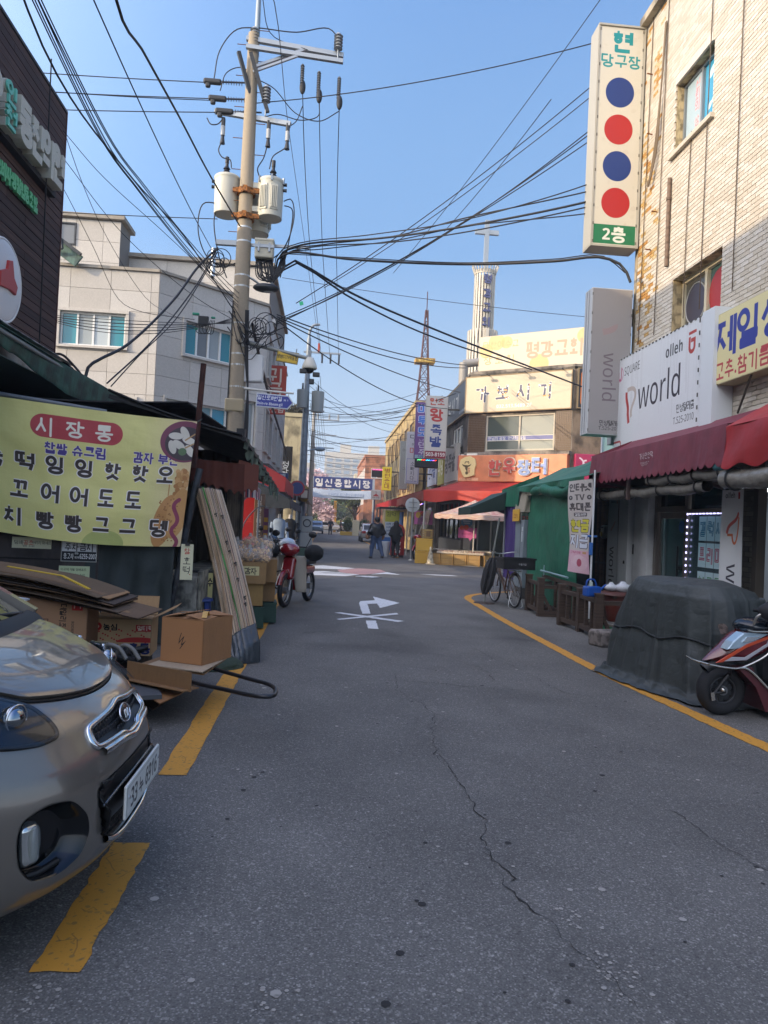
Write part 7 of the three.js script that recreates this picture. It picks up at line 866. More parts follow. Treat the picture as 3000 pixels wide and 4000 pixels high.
const pl = printed(300,1040,(g,w,h) => { g.fillStyle = '#b9b3ae';g.fillRect(0,0,w,h);text(g,'인터넷',w / 2,34,92,{ c:'#3a3336',w:0.18,a:'c',sx:0.96 });text(g,'TV',w / 2,146,92,{ c:'#3a3336',a:'c',sx:1.1 });for (const x of [40,258]) { g.fillStyle = '#3a3336';g.beginPath();g.arc(x,196,26,0,7);g.fill();text(g,'+',x,172,44,{ c:'#ccc',a:'c' });} text(g,'휴대폰',w / 2,254,92,{ c:'#3a3336',w:0.18,a:'c',sx:0.96 });g.fillStyle = '#4a4448';g.beginPath();g.roundRect(70,366,164,44,12);g.fill();text(g,'결합하면',w / 2,370,34,{ c:'#ddd',w:0.12,a:'c' });text(g,'현금',w / 2,440,140,{ c:'#c3bb2e',w:0.2,o:'#3a3336',ow:0.05,a:'c',sx:0.92 });text(g,'지급',w / 2,606,150,{ c:'#c4ccd6',w:0.18,o:'#3a3048',ow:0.06,a:'c',sx:0.92 });g.fillStyle = '#c99fae';g.fillRect(0,790,w,250);g.fillStyle = '#d2b5bd';g.beginPath();g.ellipse(165,930,120,90,0,0,7);g.fill();for (const [x,y,r] of [[60,1000,70],[200,1010,80],[250,900,40],[60,880,40]]) { g.beginPath();g.arc(x,y,r,0,7);g.fillStyle = 'rgba(205,170,180,.7)';g.fill();} text(g,'고객님의 마음',26,800,26,{ c:'#a8385a',w:0.12 });g.fillStyle = '#a5405a';g.beginPath();g.ellipse(176,925,34,44,0.1,0,7);g.fill();g.fillStyle = '#b98d56';g.fillRect(220,800,50,24);},'#b9b3ae',{ r:0.55 });
const ib = thing('internet_banner','tall white street banner with grey, yellow and pink print hung beside the tent','banner');const A = v3([4.22,2.38,-12.58]),A2 = v3([4.22,2.36,-11.44]),A3 = v3([4.22,.83,-12.43]),A4 = v3([4.22,.84,-11.45]);const q = (u,v,o) => { const p = A.clone().lerp(A2,u).lerp(A3.clone().lerp(A4,u),v);p.x -= 0.02*Math.sin(v*7 + u*3) + o;return p;};
part(ib,'cloth',grid((u,v) => q(u,1 - v,0.004),10,30),pl);part(ib,'backing',grid((u,v) => q(u,1 - v,0),10,30),M('#b5b0ab',{ r:0.7 }));part(ib,'pole',rod([A2.x + 0.02,0.15,A2.z + 0.02],[A2.x + 0.02,2.5,A2.z + 0.02],0.016),M('#c3c7c9',{ r:0.4 }));part(ib,'clip',[rod([A2.x - 0.05,1.45,A2.z],[A2.x + 0.1,1.45,A2.z],0.016),RB(0.05,0.2,0.05,0.01,A2.x,1.25,A2.z + 0.03)],M('#2a62a8',{ r:0.4 }));
}
{ // timber fence sections
const wood = M('#4a3a2e',{ r:0.8,t:'wood',s:1.5 }),capM = M('#57463a',{ r:0.8,t:'wood',s:1.5 });
const fence = (label,posts,back) => { const f = thing('timber_fence',label,'fence',[0,0,0],0,'low timber terrace fences');posts.forEach(([x,z,h]) => { const p = part(f,'post',B(0.105,h,0.105,x,h / 2,z),wood);part(p,'post_cap',B(0.125,0.02,0.125,x,h + 0.01,z),capM);});for (let i = 0;i + 1 < posts.length;i++) { const [x0,z0,h0] = posts[i],[x1,z1,h1] = posts[i + 1];part(f,'top_rail',bar([x0,h0 - 0.1,z0],[x1,h1 - 0.1,z1],0.06,0.06),wood);part(f,'bottom_rail',bar([x0,0.1,z0],[x1,0.1,z1],0.06,0.07),wood);const n = Math.max(1,Math.round(Math.hypot(x1 - x0,z1 - z0) / 0.26));for (let k = 1;k < n;k++) { const t = k / n;part(f,'baluster',B(0.045,(h0 + h1) / 2 - 0.2,0.045,lerp(x0,x1,t),(h0 + h1) / 4,lerp(z0,z1,t)),wood);} }
for (const [x0,z0,x1,z1] of back) { part(f,'back_rail',bar([x0,0.52,z0],[x1,0.52,z1],0.05,0.06),wood);part(f,'deck_edge',bar([x0,0.05,z0],[x1,0.05,z1],0.05,0.1),wood);part(f,'diagonal_brace',bar([x0,0.45,z0],[lerp(x0,x1,0.4),0.08,lerp(z0,z1,0.4)],0.035,0.05),wood);} return f;};
const a = [3.89,0,-13.67],b = [3.85,0,-12.77],c = [3.87,0,-11.68],d = [3.94,0,-10.99],e = [3.9,0,-10.15];
fence('far section of low dark timber fence in front of the green tent',[[a[0],a[2],0.66],[b[0],b[2],0.66]],[[b[0],b[2],4.35,b[2] + 0.1],[a[0],a[2],4.35,a[2] - 0.1]]);fence('near section of low dark timber fence with three posts by the plastic pot',[[c[0],c[2],0.64],[d[0],d[2],0.64],[e[0],e[2],0.64]],[[c[0],c[2],4.4,c[2] - 0.1],[e[0],e[2],4.4,e[2] - 0.1]]);
solo('rear_rail','long brown rail behind the fence posts along the green tent','rail',[bar([4.32,0.62,-14.2],[4.32,0.58,-10.6],0.05,0.06),bar([4.32,0.06,-14.2],[4.32,0.06,-10.6],0.05,0.08),...[-13.4,-12.6,-11.8,-11].map((z) => B(0.05,0.56,0.05,4.32,0.3,z))],wood);
const can = thing('watering_can','blue plastic watering can standing on the fence rail','watering can',[[3.83,.62,-10.29][0],0.60,-10.25],0.3);part(can,'body',RB(0.24,0.15,0.14,0.03,0,0.075,0),M('#154a9c',{ r:0.3 }));part(can,'spout',rod([0.1,0.06,0],[0.24,0.17,0],0.02,0.012),M('#154a9c',{ r:0.3 }));part(can,'handle',tube([[-0.1,0.14,0],[-0.08,0.23,0],[0.03,0.24,0],[0.08,0.15,0]],0.012,6,16),M('#154a9c',{ r:0.3 }));part(can,'neck',C(0.025,0.035,0.08,-0.02,0.17,0),M('#9aa8a0',{ r:0.4 }));
const bin = thing('dark_bin','round dark grey plastic bin behind the near fence section','bin',[4.49,0,-13.01]);part(bin,'body',LA([[0,0],[0.13,0],[0.165,0.38],[0.15,0.38]],24),M('#2a2f36',{ r:0.5 }));part(bin,'lid',LA([[0.175,0.38],[0.175,0.41],[0.12,0.45],[0,0.46]],24),M('#31363d',{ r:0.5 }));
const pp = [4.34,.18,-10.8];const pot = thing('plastic_pot','red brown plastic tub with a wide lid on the green pallet','tub',[pp[0] + 0.08,0.19,pp[2]]);part(pot,'tub',LA([[0,0],[0.13,0],[0.185,0.38],[0.20,0.38],[0.20,0.40],[0.17,0.40]],28),M('#5a261a',{ r:0.45 }));part(pot,'lid',LA([[0.27,0.40],[0.275,0.42],[0.2,0.45],[0,0.46]],28),M('#4d2a22',{ r:0.5 }));
for (const [i,l,dx,dz,s] of [[0,'white plastic bag of salt lying on the tub lid, left one',-0.1,0.03,0.8],[1,'white plastic bag lying on the tub lid, middle one',0.07,0.05,1],[2,'flat white plastic bag hanging over the lid edge towards the covered stack',0.26,0.06,0.9]]) solo('plastic_bag',l,'bag',grid((u,v) => { const a = u*2*PI,t = v*PI,k = 1 + 0.3*(fbm(Math.cos(a)*2 + 3 + i*7,Math.sin(a)*2 + t*2,3,0,23) - 0.5);return [pp[0] + 0.08 + dx + 0.13*s*k*Math.sin(t)*Math.cos(a),0.70 + 0.065*s*k*Math.cos(t) + (v < 0.1? 0.03 :0),pp[2] + dz + 0.1*s*k*Math.sin(t)*Math.sin(a)];},26,14),M('#b5b9be',{ r:0.35,b:'crumple',bs:0.006,bt:6 }));
const pal = thing('green_pallet','green plastic pallet with weathered top board on a stone','pallet',[pp[0] + 0.12,0,pp[2] + 0.12],0.35);const pg = M('#2f7a56',{ r:0.5 });part(pal,'frame',[B(0.75,0.03,0.5,0,0.13,0),B(0.75,0.02,0.5,0,0.02,0)],pg);part(pal,'block',[-0.34,0,0.34].map((x) => B(0.08,0.1,0.48,x,0.075,0)),pg);part(pal,'top_board',B(0.78,0.03,0.54,0,0.165,0,0,0.03),M('#7e7a70',{ r:0.85,t:'dirt',s:2 }));const st = solo('rough_stone','rough grey stone block under the pallet corner','stone',(() => { const g = RB(0.4,0.22,0.3,0.05,0,0,0,0,0.3,0,4),p = g.attributes.position;for (let i = 0;i < p.count;i++) { const k = 1 + 0.15*(fbm(p.getX(i)*9 + 5,p.getZ(i)*9 + p.getY(i)*7,3,0,3) - 0.5);p.setXYZ(i,p.getX(i)*k,p.getY(i)*k,p.getZ(i)*k);} g.computeVertexNormals();return at(g,...[3.85,0,-9.68]);})(),M('#77706b',{ r:0.95,t:'dirt',s:3 }));st.position.y = 0.1;
pal.position.y = 0.02;
}
{ // stack covered by a dark tarpaulin, tied with a rope
const t = thing('covered_stack','waist-high stack covered by a dark grey tarpaulin tied with rope','tarpaulin',[3.74,0,-7.2],0.25);const cloth = M('#3a4141',{ r:0.62,t:'mottle',s:1.2,b:'crumple',bs:0.014,bt:1.6 });
const prof = [[0,0.0,1.10],[0.18,0.45,1.09],[0.30,0.76,1.05],[0.36,0.88,0.94],[0.6,0.96,0.5],[0.85,1.08,0.10],[0.93,1.18,0.03],[1,1.30,0.016]];
const P = (v,k) => { let i = 0;while (i < prof.length - 2 && v > prof[i + 1][0]) i++;const a = prof[i],b = prof[i + 1],s = THREE.MathUtils.smoothstep(clamp((v - a[0]) / (b[0] - a[0]),0,1),-0.2,1.2);return lerp(a[k],b[k],(v - a[0]) / (b[0] - a[0]));};
const f = (u,v,o = 0) => { const a = u*2*PI,r = P(v,1),y = P(v,2),n = 4,c = Math.cos(a),s = Math.sin(a),sq = 1 / Math.pow(Math.abs(c)**n + Math.abs(s)**n,1 / n);const fold = THREE.MathUtils.smoothstep(v,0.2,0.75)*(0.20*(0.2 + 1.5*Math.max(0,fbm(c*2 + 3,s*2 + v,2,0,97) - 0.25))*Math.pow(1 - Math.abs(Math.sin(a*5.5 + 2.2*Math.sin(a*2) + 0.9*v)),1.5) + 0.13*(0.1 + 1.6*Math.max(0,fbm(c*3 + 9,s*3,2,0,98) - 0.3))*Math.pow(1 - Math.abs(Math.sin(a*12 + 1.3 - 0.6*v)),2) - 0.06 + 0.03 + 0.06*(fbm(c*3 + 5,s*3 + 7,3,0,91) - 0.5)) - 0.012*Math.exp(-(((v - 0.58) / 0.03)**2));const hem = v > 0.85? 0.10*(v - 0.85) / 0.15*(fbm(c*4 + 9,s*4 + 3,3,0,93)*2 - 0.8) :0,R = r*(sq*0.97) + fold + hem + o;return [0.50*R*c,y + (v < 0.35? 0.05*(fbm(c*r*2 + 4,s*r*2 + 4,3,0,95) - 0.5) - 0.10*Math.max(0,c*r - 0.1) :0) + (v > 0.88? 0.05*Math.abs(Math.sin(a*13 + v*9))*(1.02 - v)*6 :0),0.76*R*s];};
part(t,'tarpaulin',grid((u,v) => f(u,v),260,90),cloth);part(t,'rope',tube([...Array(61)].map((_,i) => f(i / 60,0.58 + 0.015*Math.sin(i*0.7),0.02)),0.010,6,240,true),M('#23282a',{ r:0.8 }));part(t,'paint_stain',(() => { const g = new THREE.CircleGeometry(0.05,14);return at(g,...f(0.335,0.5,0.012),0,-1.0);})(),M('#6f6460',{ r:0.9,t:'dirt',s:9 }));
}
{ // red scooter at the right edge, nose to the left
const s = thing('red_scooter','dark red scooter with chrome guard rails, cut by the right edge','scooter',[3.5,0,-6.1]);const Q = ([x,y,z]) => [x - 3.5,y];
const red = M('#5e0f1a',{ r:0.25,clearcoat:1,clearcoatRoughness:0.05 }),blk = M('#131416',{ r:0.5 }),chr = M('#c9c3b8',{ r:0.15,m:0.9 });
const w0 = Q([3.444,.195,-6.1]);const wheel = (x,y,name) => { const w = part(s,name,at(TOR(0.155,0.058,0,0,0,0,0,0,40,14),x,y,0),M('#16171a',{ r:0.8 }));part(w,'rim',[at(C(0.11,0.11,0.05,0,0,0,PI / 2,0,0,28,true),x,y,0),at(TOR(0.108,0.012,0,0,0.03,0,0,0,30,8),x,y,0),...[0,1,2,3,4].map((i) => at(B(0.035,0.2,0.02,0,0,0,0,0,i*PI / 2.5),x,y,0))],M('#2a2c2f',{ r:0.5,m:0.3 }));part(w,'hub',at(C(0.04,0.04,0.09,0,0,0,PI / 2,0,0,18),x,y,0),M('#6b6d70',{ r:0.4,m:0.6 }));};
wheel(w0[0],0.213,'front_wheel');wheel(w0[0] + 1.22,0.213,'rear_wheel');
const poly = (l) => l.map(Q);const fair = poly([[3.272,.459,-6.1],[3.344,.532,-6.1],[3.419,.598,-6.1],[3.455,.639,-6.1],[3.527,.704,-6.1],[3.604,.739,-6.1],[3.754,.728,-6.1],[3.849,.755,-6.1],[3.905,.725,-6.1],[3.892,.629,-6.1],[3.778,.538,-6.1],[3.615,.461,-6.1],[3.524,.455,-6.1]]);
part(s,'front_fairing',grid((u,v) => { const n = fair.length,cx = fair.reduce((a,p) => a + p[0],0) / n,cy = fair.reduce((a,p) => a + p[1],0) / n,k = u*n,i = Math.floor(k) % n,a = fair[i],b = fair[(i + 1) % n],t = k - Math.floor(k),px = lerp(a[0],b[0],t),py = lerp(a[1],b[1],t),ph = v*PI,r = Math.sin(ph)**0.55;return [cx + (px - cx)*r,cy + (py - cy)*r,0.15*Math.cos(ph)*(0.45 + 0.55*clamp((cx + (px - cx)*r - fair[0][0]) / 0.35,0,1))];},65,24),red);
const flatp = (nm,l,z,d,m) => part(s,nm,extr(poly(l),d,0,0,z,0,0,0,0.004),m);
flatp('leg_shield',[[3.492,.434,-6.1],[3.616,.438,-6.1],[3.639,.387,-6.1],[3.751,.275,-6.1],[3.885,.16,-6.1],[4.13,.11,-6.1],[4.132,.051,-6.1],[3.747,.077,-6.1],[3.656,.28,-6.1]],-0.17,0.34,M('#4a0d16',{ r:0.35,clearcoat:0.8 }));
const hl = part(s,'headlamp',extr(poly([[3.416,.586,-6.1],[3.455,.639,-6.1],[3.543,.713,-6.1],[3.747,.716,-6.1],[3.608,.648,-6.1],[3.523,.601,-6.1]]),0.10,0,0,0.045,0,0,0,0.01),M('#9fb4c2',{ r:0.08,m:0.3 }));part(hl,'reflector',extr(poly([[3.525,.645,-6.1],[3.565,.69,-6.1],[3.697,.702,-6.1],[3.607,.659,-6.1]]),0.01,0,0,0.157),M('#d6dde2',{ r:0.1,m:0.8 }));
flatp('orange_stripe',[[3.313,.468,-6.1],[3.366,.478,-6.1],[3.568,.603,-6.1],[3.793,.697,-6.1],[3.797,.713,-6.1],[3.567,.626,-6.1]],0.148,0.006,M('#b5431f',{ r:0.3 }));flatp('silver_stripe',[[3.379,.482,-6.1],[3.447,.516,-6.1],[3.559,.515,-6.1],[3.75,.636,-6.1],[3.765,.673,-6.1],[3.783,.641,-6.1],[3.572,.5,-6.1]],0.148,0.006,M('#9a9aa0',{ r:0.35 }));
const T3 = (l,z) => l.map((p) => [p[0] - 3.5,p[1],z]);part(s,'guard_rail',[tube(T3([[3.231,.458,-6.1],[3.368,.438,-6.1],[3.484,.434,-6.1],[3.574,.464,-6.1],[3.728,.552,-6.1],[3.824,.663,-6.1],[3.834,.715,-6.1],[3.796,.741,-6.1],[3.604,.743,-6.1],[3.554,.753,-6.1]],0.19),0.009,8,90),tube(T3([[3.492,.438,-6.1],[3.55,.436,-6.1],[3.609,.402,-6.1],[3.751,.271,-6.1],[3.872,.159,-6.1],[4.045,.14,-6.1]],0.19),0.011,8,60)],chr);
part(s,'guard_cross_rail',[tube([[Q([3.231,.458,-6.1])[0],Q([3.231,.458,-6.1])[1],0.19],[Q([3.231,.458,-6.1])[0] - 0.03,Q([3.231,.458,-6.1])[1],0],[Q([3.231,.458,-6.1])[0],Q([3.231,.458,-6.1])[1],-0.19]],0.009,8,20)],chr);
const fk = [[3.466,.354,-6.1],[3.349,.197,-6.1]].map(Q);part(s,'fork',[rod([fk[0][0],fk[0][1],0.075],[fk[1][0],fk[1][1],0.075],0.014),rod([fk[0][0] + 0.05,fk[0][1] + 0.05,0.0],[fk[0][0] + 0.01,fk[0][1],0.075],0.02),rod([fk[0][0],fk[0][1],-0.075],[fk[1][0],fk[1][1],-0.075],0.014),rod([fk[1][0],fk[1][1],0.075],[w0[0],0.213,0.075],0.016)],blk);part(s,'mudguard',at(TOR(0.225,0.05,0,0,0,0,0,0.4,24,10,1.9),w0[0],0.215,0),blk);
part(s,'axle_nut',[S(0.02,w0[0] - 0.03,0.23,0.09),B(0.03,0.07,0.01,w0[0] - 0.11,0.17,0.08,0,0,0.2)],chr);part(s,'windscreen',[at(S(0.16,0,0,0,1,0.5,1),Q([3.707,.766,-6.1])[0],Q([3.707,.766,-6.1])[1],0)],M('#1a222a',{ r:0.08 }));
const hc = Q([3.764,.919,-6.1]);part(s,'hand_cover',grid((u,v) => { const a = u*2*PI,t = v*PI;return [hc[0] + 0.05 + 0.19*Math.sin(t)*Math.cos(a),hc[1] + 0.10*Math.cos(t)*(1 + 0.2*Math.sin(a*3)),0.22 + 0.12*Math.sin(t)*Math.sin(a)];},28,14),M('#1b1d21',{ r:0.7 }));part(s,'hand_cover_star',[extr([...Array(10)].map((_,i) => { const a = i*PI / 5 + PI / 2,r = i % 2? 0.022 :0.05;return [hc[0] + 0.06 + r*Math.cos(a)*1.4,hc[1] + 0.07 + r*Math.sin(a)*0.7];}),0.006,0,0,0.325,0,0,0)],M('#b59a1a',{ r:0.5 }));part(s,'brake_lever',tube([[hc[0] - 0.17,hc[1] - 0.12,0.2],[hc[0] - 0.15,hc[1] - 0.05,0.22],[hc[0] - 0.08,hc[1] + 0.0,0.24]],0.012,6,12),M('#8f8d88',{ r:0.3,m:0.7 }));part(s,'handlebar',[rod([hc[0] + 0.1,hc[1],0.3],[hc[0] + 0.14,hc[1] - 0.05,-0.3],0.015),rod([hc[0] + 0.12,hc[1] - 0.03,0],[hc[0] + 0.02,hc[1] - 0.3,0],0.03)],blk);part(s,'mirror',[rod([hc[0] + 0.06,hc[1] + 0.08,0.24],[hc[0] + 0.03,hc[1] + 0.27,0.26],0.007),S(0.05,hc[0] + 0.08,hc[1] + 0.34,0.27,1,1.1,0.5),S(0.03,hc[0],hc[1] + 0.27,0.26,1.6,0.8,0.8)],M('#9a9a98',{ r:0.3 }));part(s,'blue_rag',S(0.06,hc[0] + 0.05,hc[1] + 0.12,0.2,1.5,0.5,1),M('#1c4fa0',{ r:0.8 }));
part(s,'floorboard',B(0.5,0.05,0.3,w0[0] + 0.72,0.26,0),blk);part(s,'body',RB(0.65,0.36,0.3,0.1,w0[0] + 1.15,0.48,0),red);part(s,'seat',RB(0.75,0.1,0.26,0.05,w0[0] + 1.12,0.70,0),blk);part(s,'grey_box',RB(0.3,0.4,0.3,0.02,w0[0] + 0.62,0.48,-0.02),M('#3c3e42',{ r:0.6 }));part(s,'stand',rod([w0[0] + 0.7,0.22,0.1],[w0[0] + 0.75,0,0.2],0.012),blk);
}
{ // bicycle with a black crate, folded parasol
const b = thing('bicycle','old bicycle with black plastic crate on the rack beside the steel cabinet','bicycle',[3.62,0,-14.45],PI / 2 + 0.14);b.rotation.x = 0;const fr = M('#5c463a',{ r:0.4,m:0.4 }),blk = M('#16171a',{ r:0.6 }),alu = M('#a7a9ab',{ r:0.3,m:0.7 });// local x forward (away from the camera)
for (const [x,n] of [[0.52,'front_wheel'],[-0.52,'rear_wheel']]) { const w = part(b,n,TOR(0.31,0.020,x,0.33,0,0,0,0,40,8),blk);part(w,'rim',TOR(0.288,0.010,x,0.33,0,0,0,0,40,6),alu);part(w,'spokes',[...Array(14)].map((_,i) => rod([x,0.33,0],[x + 0.285*Math.cos(i*PI / 7),0.33 + 0.285*Math.sin(i*PI / 7),0],0.002,0.002,4)),alu);part(w,'mudguard',TOR(0.345,0.016,x,0.33,0,0,0,n[0] === 'f'? 0.5 :0.4,28,6,2.4),M('#5a5652',{ r:0.4,m:0.4 }));}
part(b,'frame',[rod([0.36,0.78,0],[-0.02,0.30,0],0.018),rod([0.35,0.68,0],[-0.08,0.42,0],0.016),rod([-0.2,0.80,0],[-0.02,0.30,0],0.016),rod([-0.02,0.30,0],[-0.52,0.33,0.05],0.011),rod([-0.02,0.30,0],[-0.52,0.33,-0.05],0.011),rod([-0.15,0.66,0],[-0.52,0.33,0.05],0.01),rod([-0.15,0.66,0],[-0.52,0.33,-0.05],0.01)],fr);part(b,'fork',[rod([0.36,0.80,0],[0.40,0.62,0.04],0.014),rod([0.40,0.62,0.04],[0.52,0.33,0.05],0.012),rod([0.36,0.80,0],[0.40,0.62,-0.04],0.014),rod([0.40,0.62,-0.04],[0.52,0.33,-0.05],0.012)],fr);
part(b,'handlebar',[rod([0.36,0.8,0],[0.32,1.0,0],0.013),tube([[0.1,1.05,0.27],[0.25,1.04,0.24],[0.33,1.0,0.0],[0.25,1.04,-0.24],[0.1,1.05,-0.27]],0.011,6,30)],alu);part(b,'saddle',RB(0.26,0.07,0.17,0.03,-0.22,0.86,0),blk);part(b,'crank',[TOR(0.08,0.01,-0.02,0.30,0.04,0,0,0,20,6),B(0.03,0.17,0.02,-0.02,0.22,0.07),B(0.09,0.02,0.07,-0.02,0.14,0.1)],blk);part(b,'basket',[...Array(7)].map((_,i) => rod([0.45 + 0.16*i / 3*0.5,0.62,-0.13],[0.45 + 0.16*i / 3*0.5,0.84,-0.16],0.004)).concat([...Array(4)].map((_,i) => at(B(0.3,0.006,0.3,0.58,0.62 + i*0.07,0),0,0,0)).slice(0,1),[TOR(0.17,0.005,0.58,0.84,0,PI / 2,0,0,20,5)]),alu);part(b,'stand',tube([[-0.5,0.33,0.06],[-0.6,0.03,0.13],[-0.6,0.015,-0.13],[-0.5,0.33,-0.06]],0.009,6,24),alu);part(b,'rack',B(0.36,0.02,0.14,-0.5,0.71,0),alu);
const c = thing('black_crate','black plastic crate lying across the bicycle rack','crate',[3.68,0.75,-13.9],0.12);part(c,'side',[B(0.62,0.2,0.015,0,0.1,0.21),B(0.62,0.2,0.015,0,0.1,-0.21),B(0.015,0.2,0.42,0.305,0.1,0),B(0.015,0.2,0.42,-0.305,0.1,0),B(0.6,0.012,0.4,0,0.01,0)],M('#101114',{ r:0.5 }));part(c,'rim',[B(0.66,0.03,0.03,0,0.2,0.215),B(0.66,0.03,0.03,0,0.2,-0.215),B(0.03,0.03,0.42,0.32,0.2,0),B(0.03,0.03,0.42,-0.32,0.2,0)],M('#16171b',{ r:0.45 }));part(c,'label',at(face(0.16,0.05),0.05,0.1,0.219),printed(96,30,(g,w,h) => { g.fillStyle = '#1a1b1e';g.fillRect(0,0,w,h);text(g,'자활기업',4,3,23,{ c:'#b9bbbd',w:0.12 });},'#222'));
const p = thing('folded_parasol','folded dark grey parasol standing in a round plate beside the bicycle','parasol',[3.27,0,-14.64]);part(p,'base',LA([[0,0.03],[0.1,0.028],[0.2,0.02],[0.215,0.008],[0.215,0],[0,0]],36),M('#4a3c34',{ r:0.7,t:'dirt',s:3 }));part(p,'pole',rod([0,0.02,0],[0.24,1.72,0],0.018),M('#6d706c',{ r:0.5 }));part(p,'cloth',grid((u,v) => { const a = u*2*PI,r = (0.03 + 0.075*Math.sin(v*PI*0.9 + 0.15))*(1 + 0.35*Math.sin(a*6) + 0.1*Math.sin(v*9));return [lerp(0.0,0.13,v) + r*Math.cos(a),lerp(0.18,0.92,v),r*Math.sin(a)];},60,20),M('#2a2b2d',{ r:0.85,b:'crumple',bs:0.006,bt:3 }));part(p,'strap',TOR(0.1,0.008,0.06,0.55,0,PI / 2,0,0,24,6),M('#1a1a1c',{ r:0.8 }));
}

// ================================================================ in front of the corner house: awnings, parasol, produce boxes
{
const red = M('#b02a1c',{ r:0.6,t:'mottle',s:0.6,transmission:0,b:'crumple',bs:0.015,bt:0.5 }),rust = M('#94402a',{ r:0.7,t:'mottle',s:0.6 });
const a = thing('orange_awning','large orange red awning around the corner meat shop','awning');
const e0 = V(4.0,2.94,-30),e1 = V(8.4,2.94,-26.6),w0 = V(6.05,3.55,-32),w1 = V(9.7,3.5,-29.15);
part(a,'roof_sheet',grid((u,v) => { const p = e0.clone().lerp(e1,u).lerp(w0.clone().lerp(w1,u),v);p.y += 0.05*Math.sin(u*11)*Math.sin(v*PI) - 0.06*Math.sin(v*PI);return p;},30,12,0.01),red);part(a,'valance',grid((u,v) => { const p = e0.clone().lerp(e1,u);p.y -= v*(0.42 + 0.06*Math.sin(u*17));p.z += 0.05*Math.sin(u*21)*v;return p;},50,6,0.008),red);
part(a,'side_roof_sheet',grid((u,v) => { const z = lerp(-30,-41,u);return [lerp(4.0,6.0,v),lerp(2.94 - 0.06*u,3.55,v) - 0.08*Math.sin(v*PI) + 0.03*Math.sin(u*25),z - 2*v*(1 - u)];},30,12,0.01),rust);part(a,'side_valance',grid((u,v) => [4.0 + 0.03*Math.sin(u*30)*v,2.94 - 0.06*u - v*(0.4 + 0.05*Math.sin(u*40)),lerp(-30,-41,u)],50,5,0.008),rust);
part(a,'post',rod([4.06,0,-30.0],[4.06,2.9,-30.0],0.03),M('#a8a49b',{ r:0.5 }));part(a,'post',rod([4.06,0,-36.0],[4.06,2.9,-36.0],0.03),M('#a8a49b',{ r:0.5 }));
const b = thing('red_awning','second red awning further along the right side shops','awning');part(b,'roof_sheet',grid((u,v) => [lerp(3.7,5.5,v),lerp(2.85,3.5,v),lerp(-41.2,-54,u)],16,6,0.01),M('#8a2226',{ r:0.6 }));part(b,'valance',grid((u,v) => [3.7,2.85 - 0.35*v,lerp(-41.2,-54,u)],20,3,0.008),M('#9c2020',{ r:0.6 }));part(b,'front_sheet',grid((u,v) => [lerp(3.7,5.4,u),lerp(2.85 + 0.6*u,2.5,v),-41.2],10,4,0.008),M('#9c2020',{ r:0.6 }));
// clear plastic curtain with coloured lights
const cu = thing('clear_curtain','clear plastic curtain with coloured lights under the orange awning','curtain');part(cu,'sheet',grid((u,v) => [4.25 + 0.08*Math.sin(u*24)*(0.4 + v) + 0.9*(1 - v)*0.4*(u < 0.4? 1 :0.4),lerp(2.5,0.9,v),lerp(-31.2,-38,u)],60,10),M('#c8cacb',{ r:0.12,transmission:0.9 }));
[['#4a5cff',5],['#e05050',4],['#f0e0b0',4]].forEach(([c,n],k) => part(cu,'light_bulb',[...Array(n)].map((_,i) => B(0.03,0.04,0.10,4.15,2.42 - 0.012*i,-31.3 - 0.45*i - k*0.15)),new THREE.MeshStandardMaterial({ color:c,emissive:c,emissiveIntensity:1.2 })));
const pk = thing('pink_poster','pink and yellow poster hanging behind the clear curtain','poster',[4.55,1.85,-33.8],-0.5);part(pk,'sheet',B(0.9,0.62,0.01),M('#b85a8f',{ r:0.5 }));part(pk,'print',at(face(0.88,0.6),0,0,0.006),printed(180,124,(g,w,h) => { g.fillStyle = '#bf6aa0';g.fillRect(0,0,w,h);g.fillStyle = '#c9a042';g.beginPath();g.arc(40,36,30,0,7);g.fill();g.fillStyle = '#b5402c';g.beginPath();g.arc(80,22,24,0,7);g.fill();text(g,'상품권',60,64,34,{ c:'#7a2a5c' });},'#b6a'));
// patterned parasol
const p = thing('patterned_parasol','open market parasol with pale floral pattern on a white pole','parasol',[5.84,0,-28.5]);const pat = printed(512,256,(g,w,h) => { const R = RNG(33);g.fillStyle = '#b3998c';g.fillRect(0,0,w,h);for (let i = 0;i < 700;i++) { g.fillStyle = ['#c9b4a4','#a87a74','#8d8f86','#c4a06e','#9c5a5c','#d4c6b6'][i % 6];g.globalAlpha = 0.8;g.beginPath();g.ellipse(R()*w,R()*h,3 + R()*8,2 + R()*5,R()*3,0,7);g.fill();} g.globalAlpha = 1;},'#b3998c',{ r:0.7 });
part(p,'canopy',grid((u,v) => { const a = u*2*PI,k = 1 / Math.cos(((a % (PI / 4)) + PI / 4) % (PI / 4) - PI / 8)*Math.cos(PI / 8),r = 1.58*v*k;return [r*Math.cos(a),2.58 - 0.60*v - 0.06*Math.sin(v*PI),r*Math.sin(a)];},64,10),pat);part(p,'fringe',grid((u,v) => { const a = u*2*PI,k = 1 / Math.cos(((a % (PI / 4)) + PI / 4) % (PI / 4) - PI / 8)*Math.cos(PI / 8),r = 1.58*k;return [r*Math.cos(a),1.98 - (0.16 + 0.03*Math.abs(Math.sin(u*PI*16)))*v,r*Math.sin(a)];},128,2),pat);part(p,'pole',rod([0,0,0],[0,2.55,0],0.028),M('#b9b4a8',{ r:0.5 }));part(p,'base',LA([[0,0.05],[0.3,0.04],[0.45,0.01],[0.45,0],[0,0]],28),M('#aaa396',{ r:0.6 }));part(p,'rib',[...Array(8)].map((_,i) => rod([0,2.5,0],[1.45*Math.cos(i*PI / 4),1.97,1.45*Math.sin(i*PI / 4)],0.01)),M('#8f8c86',{ r:0.5 }));
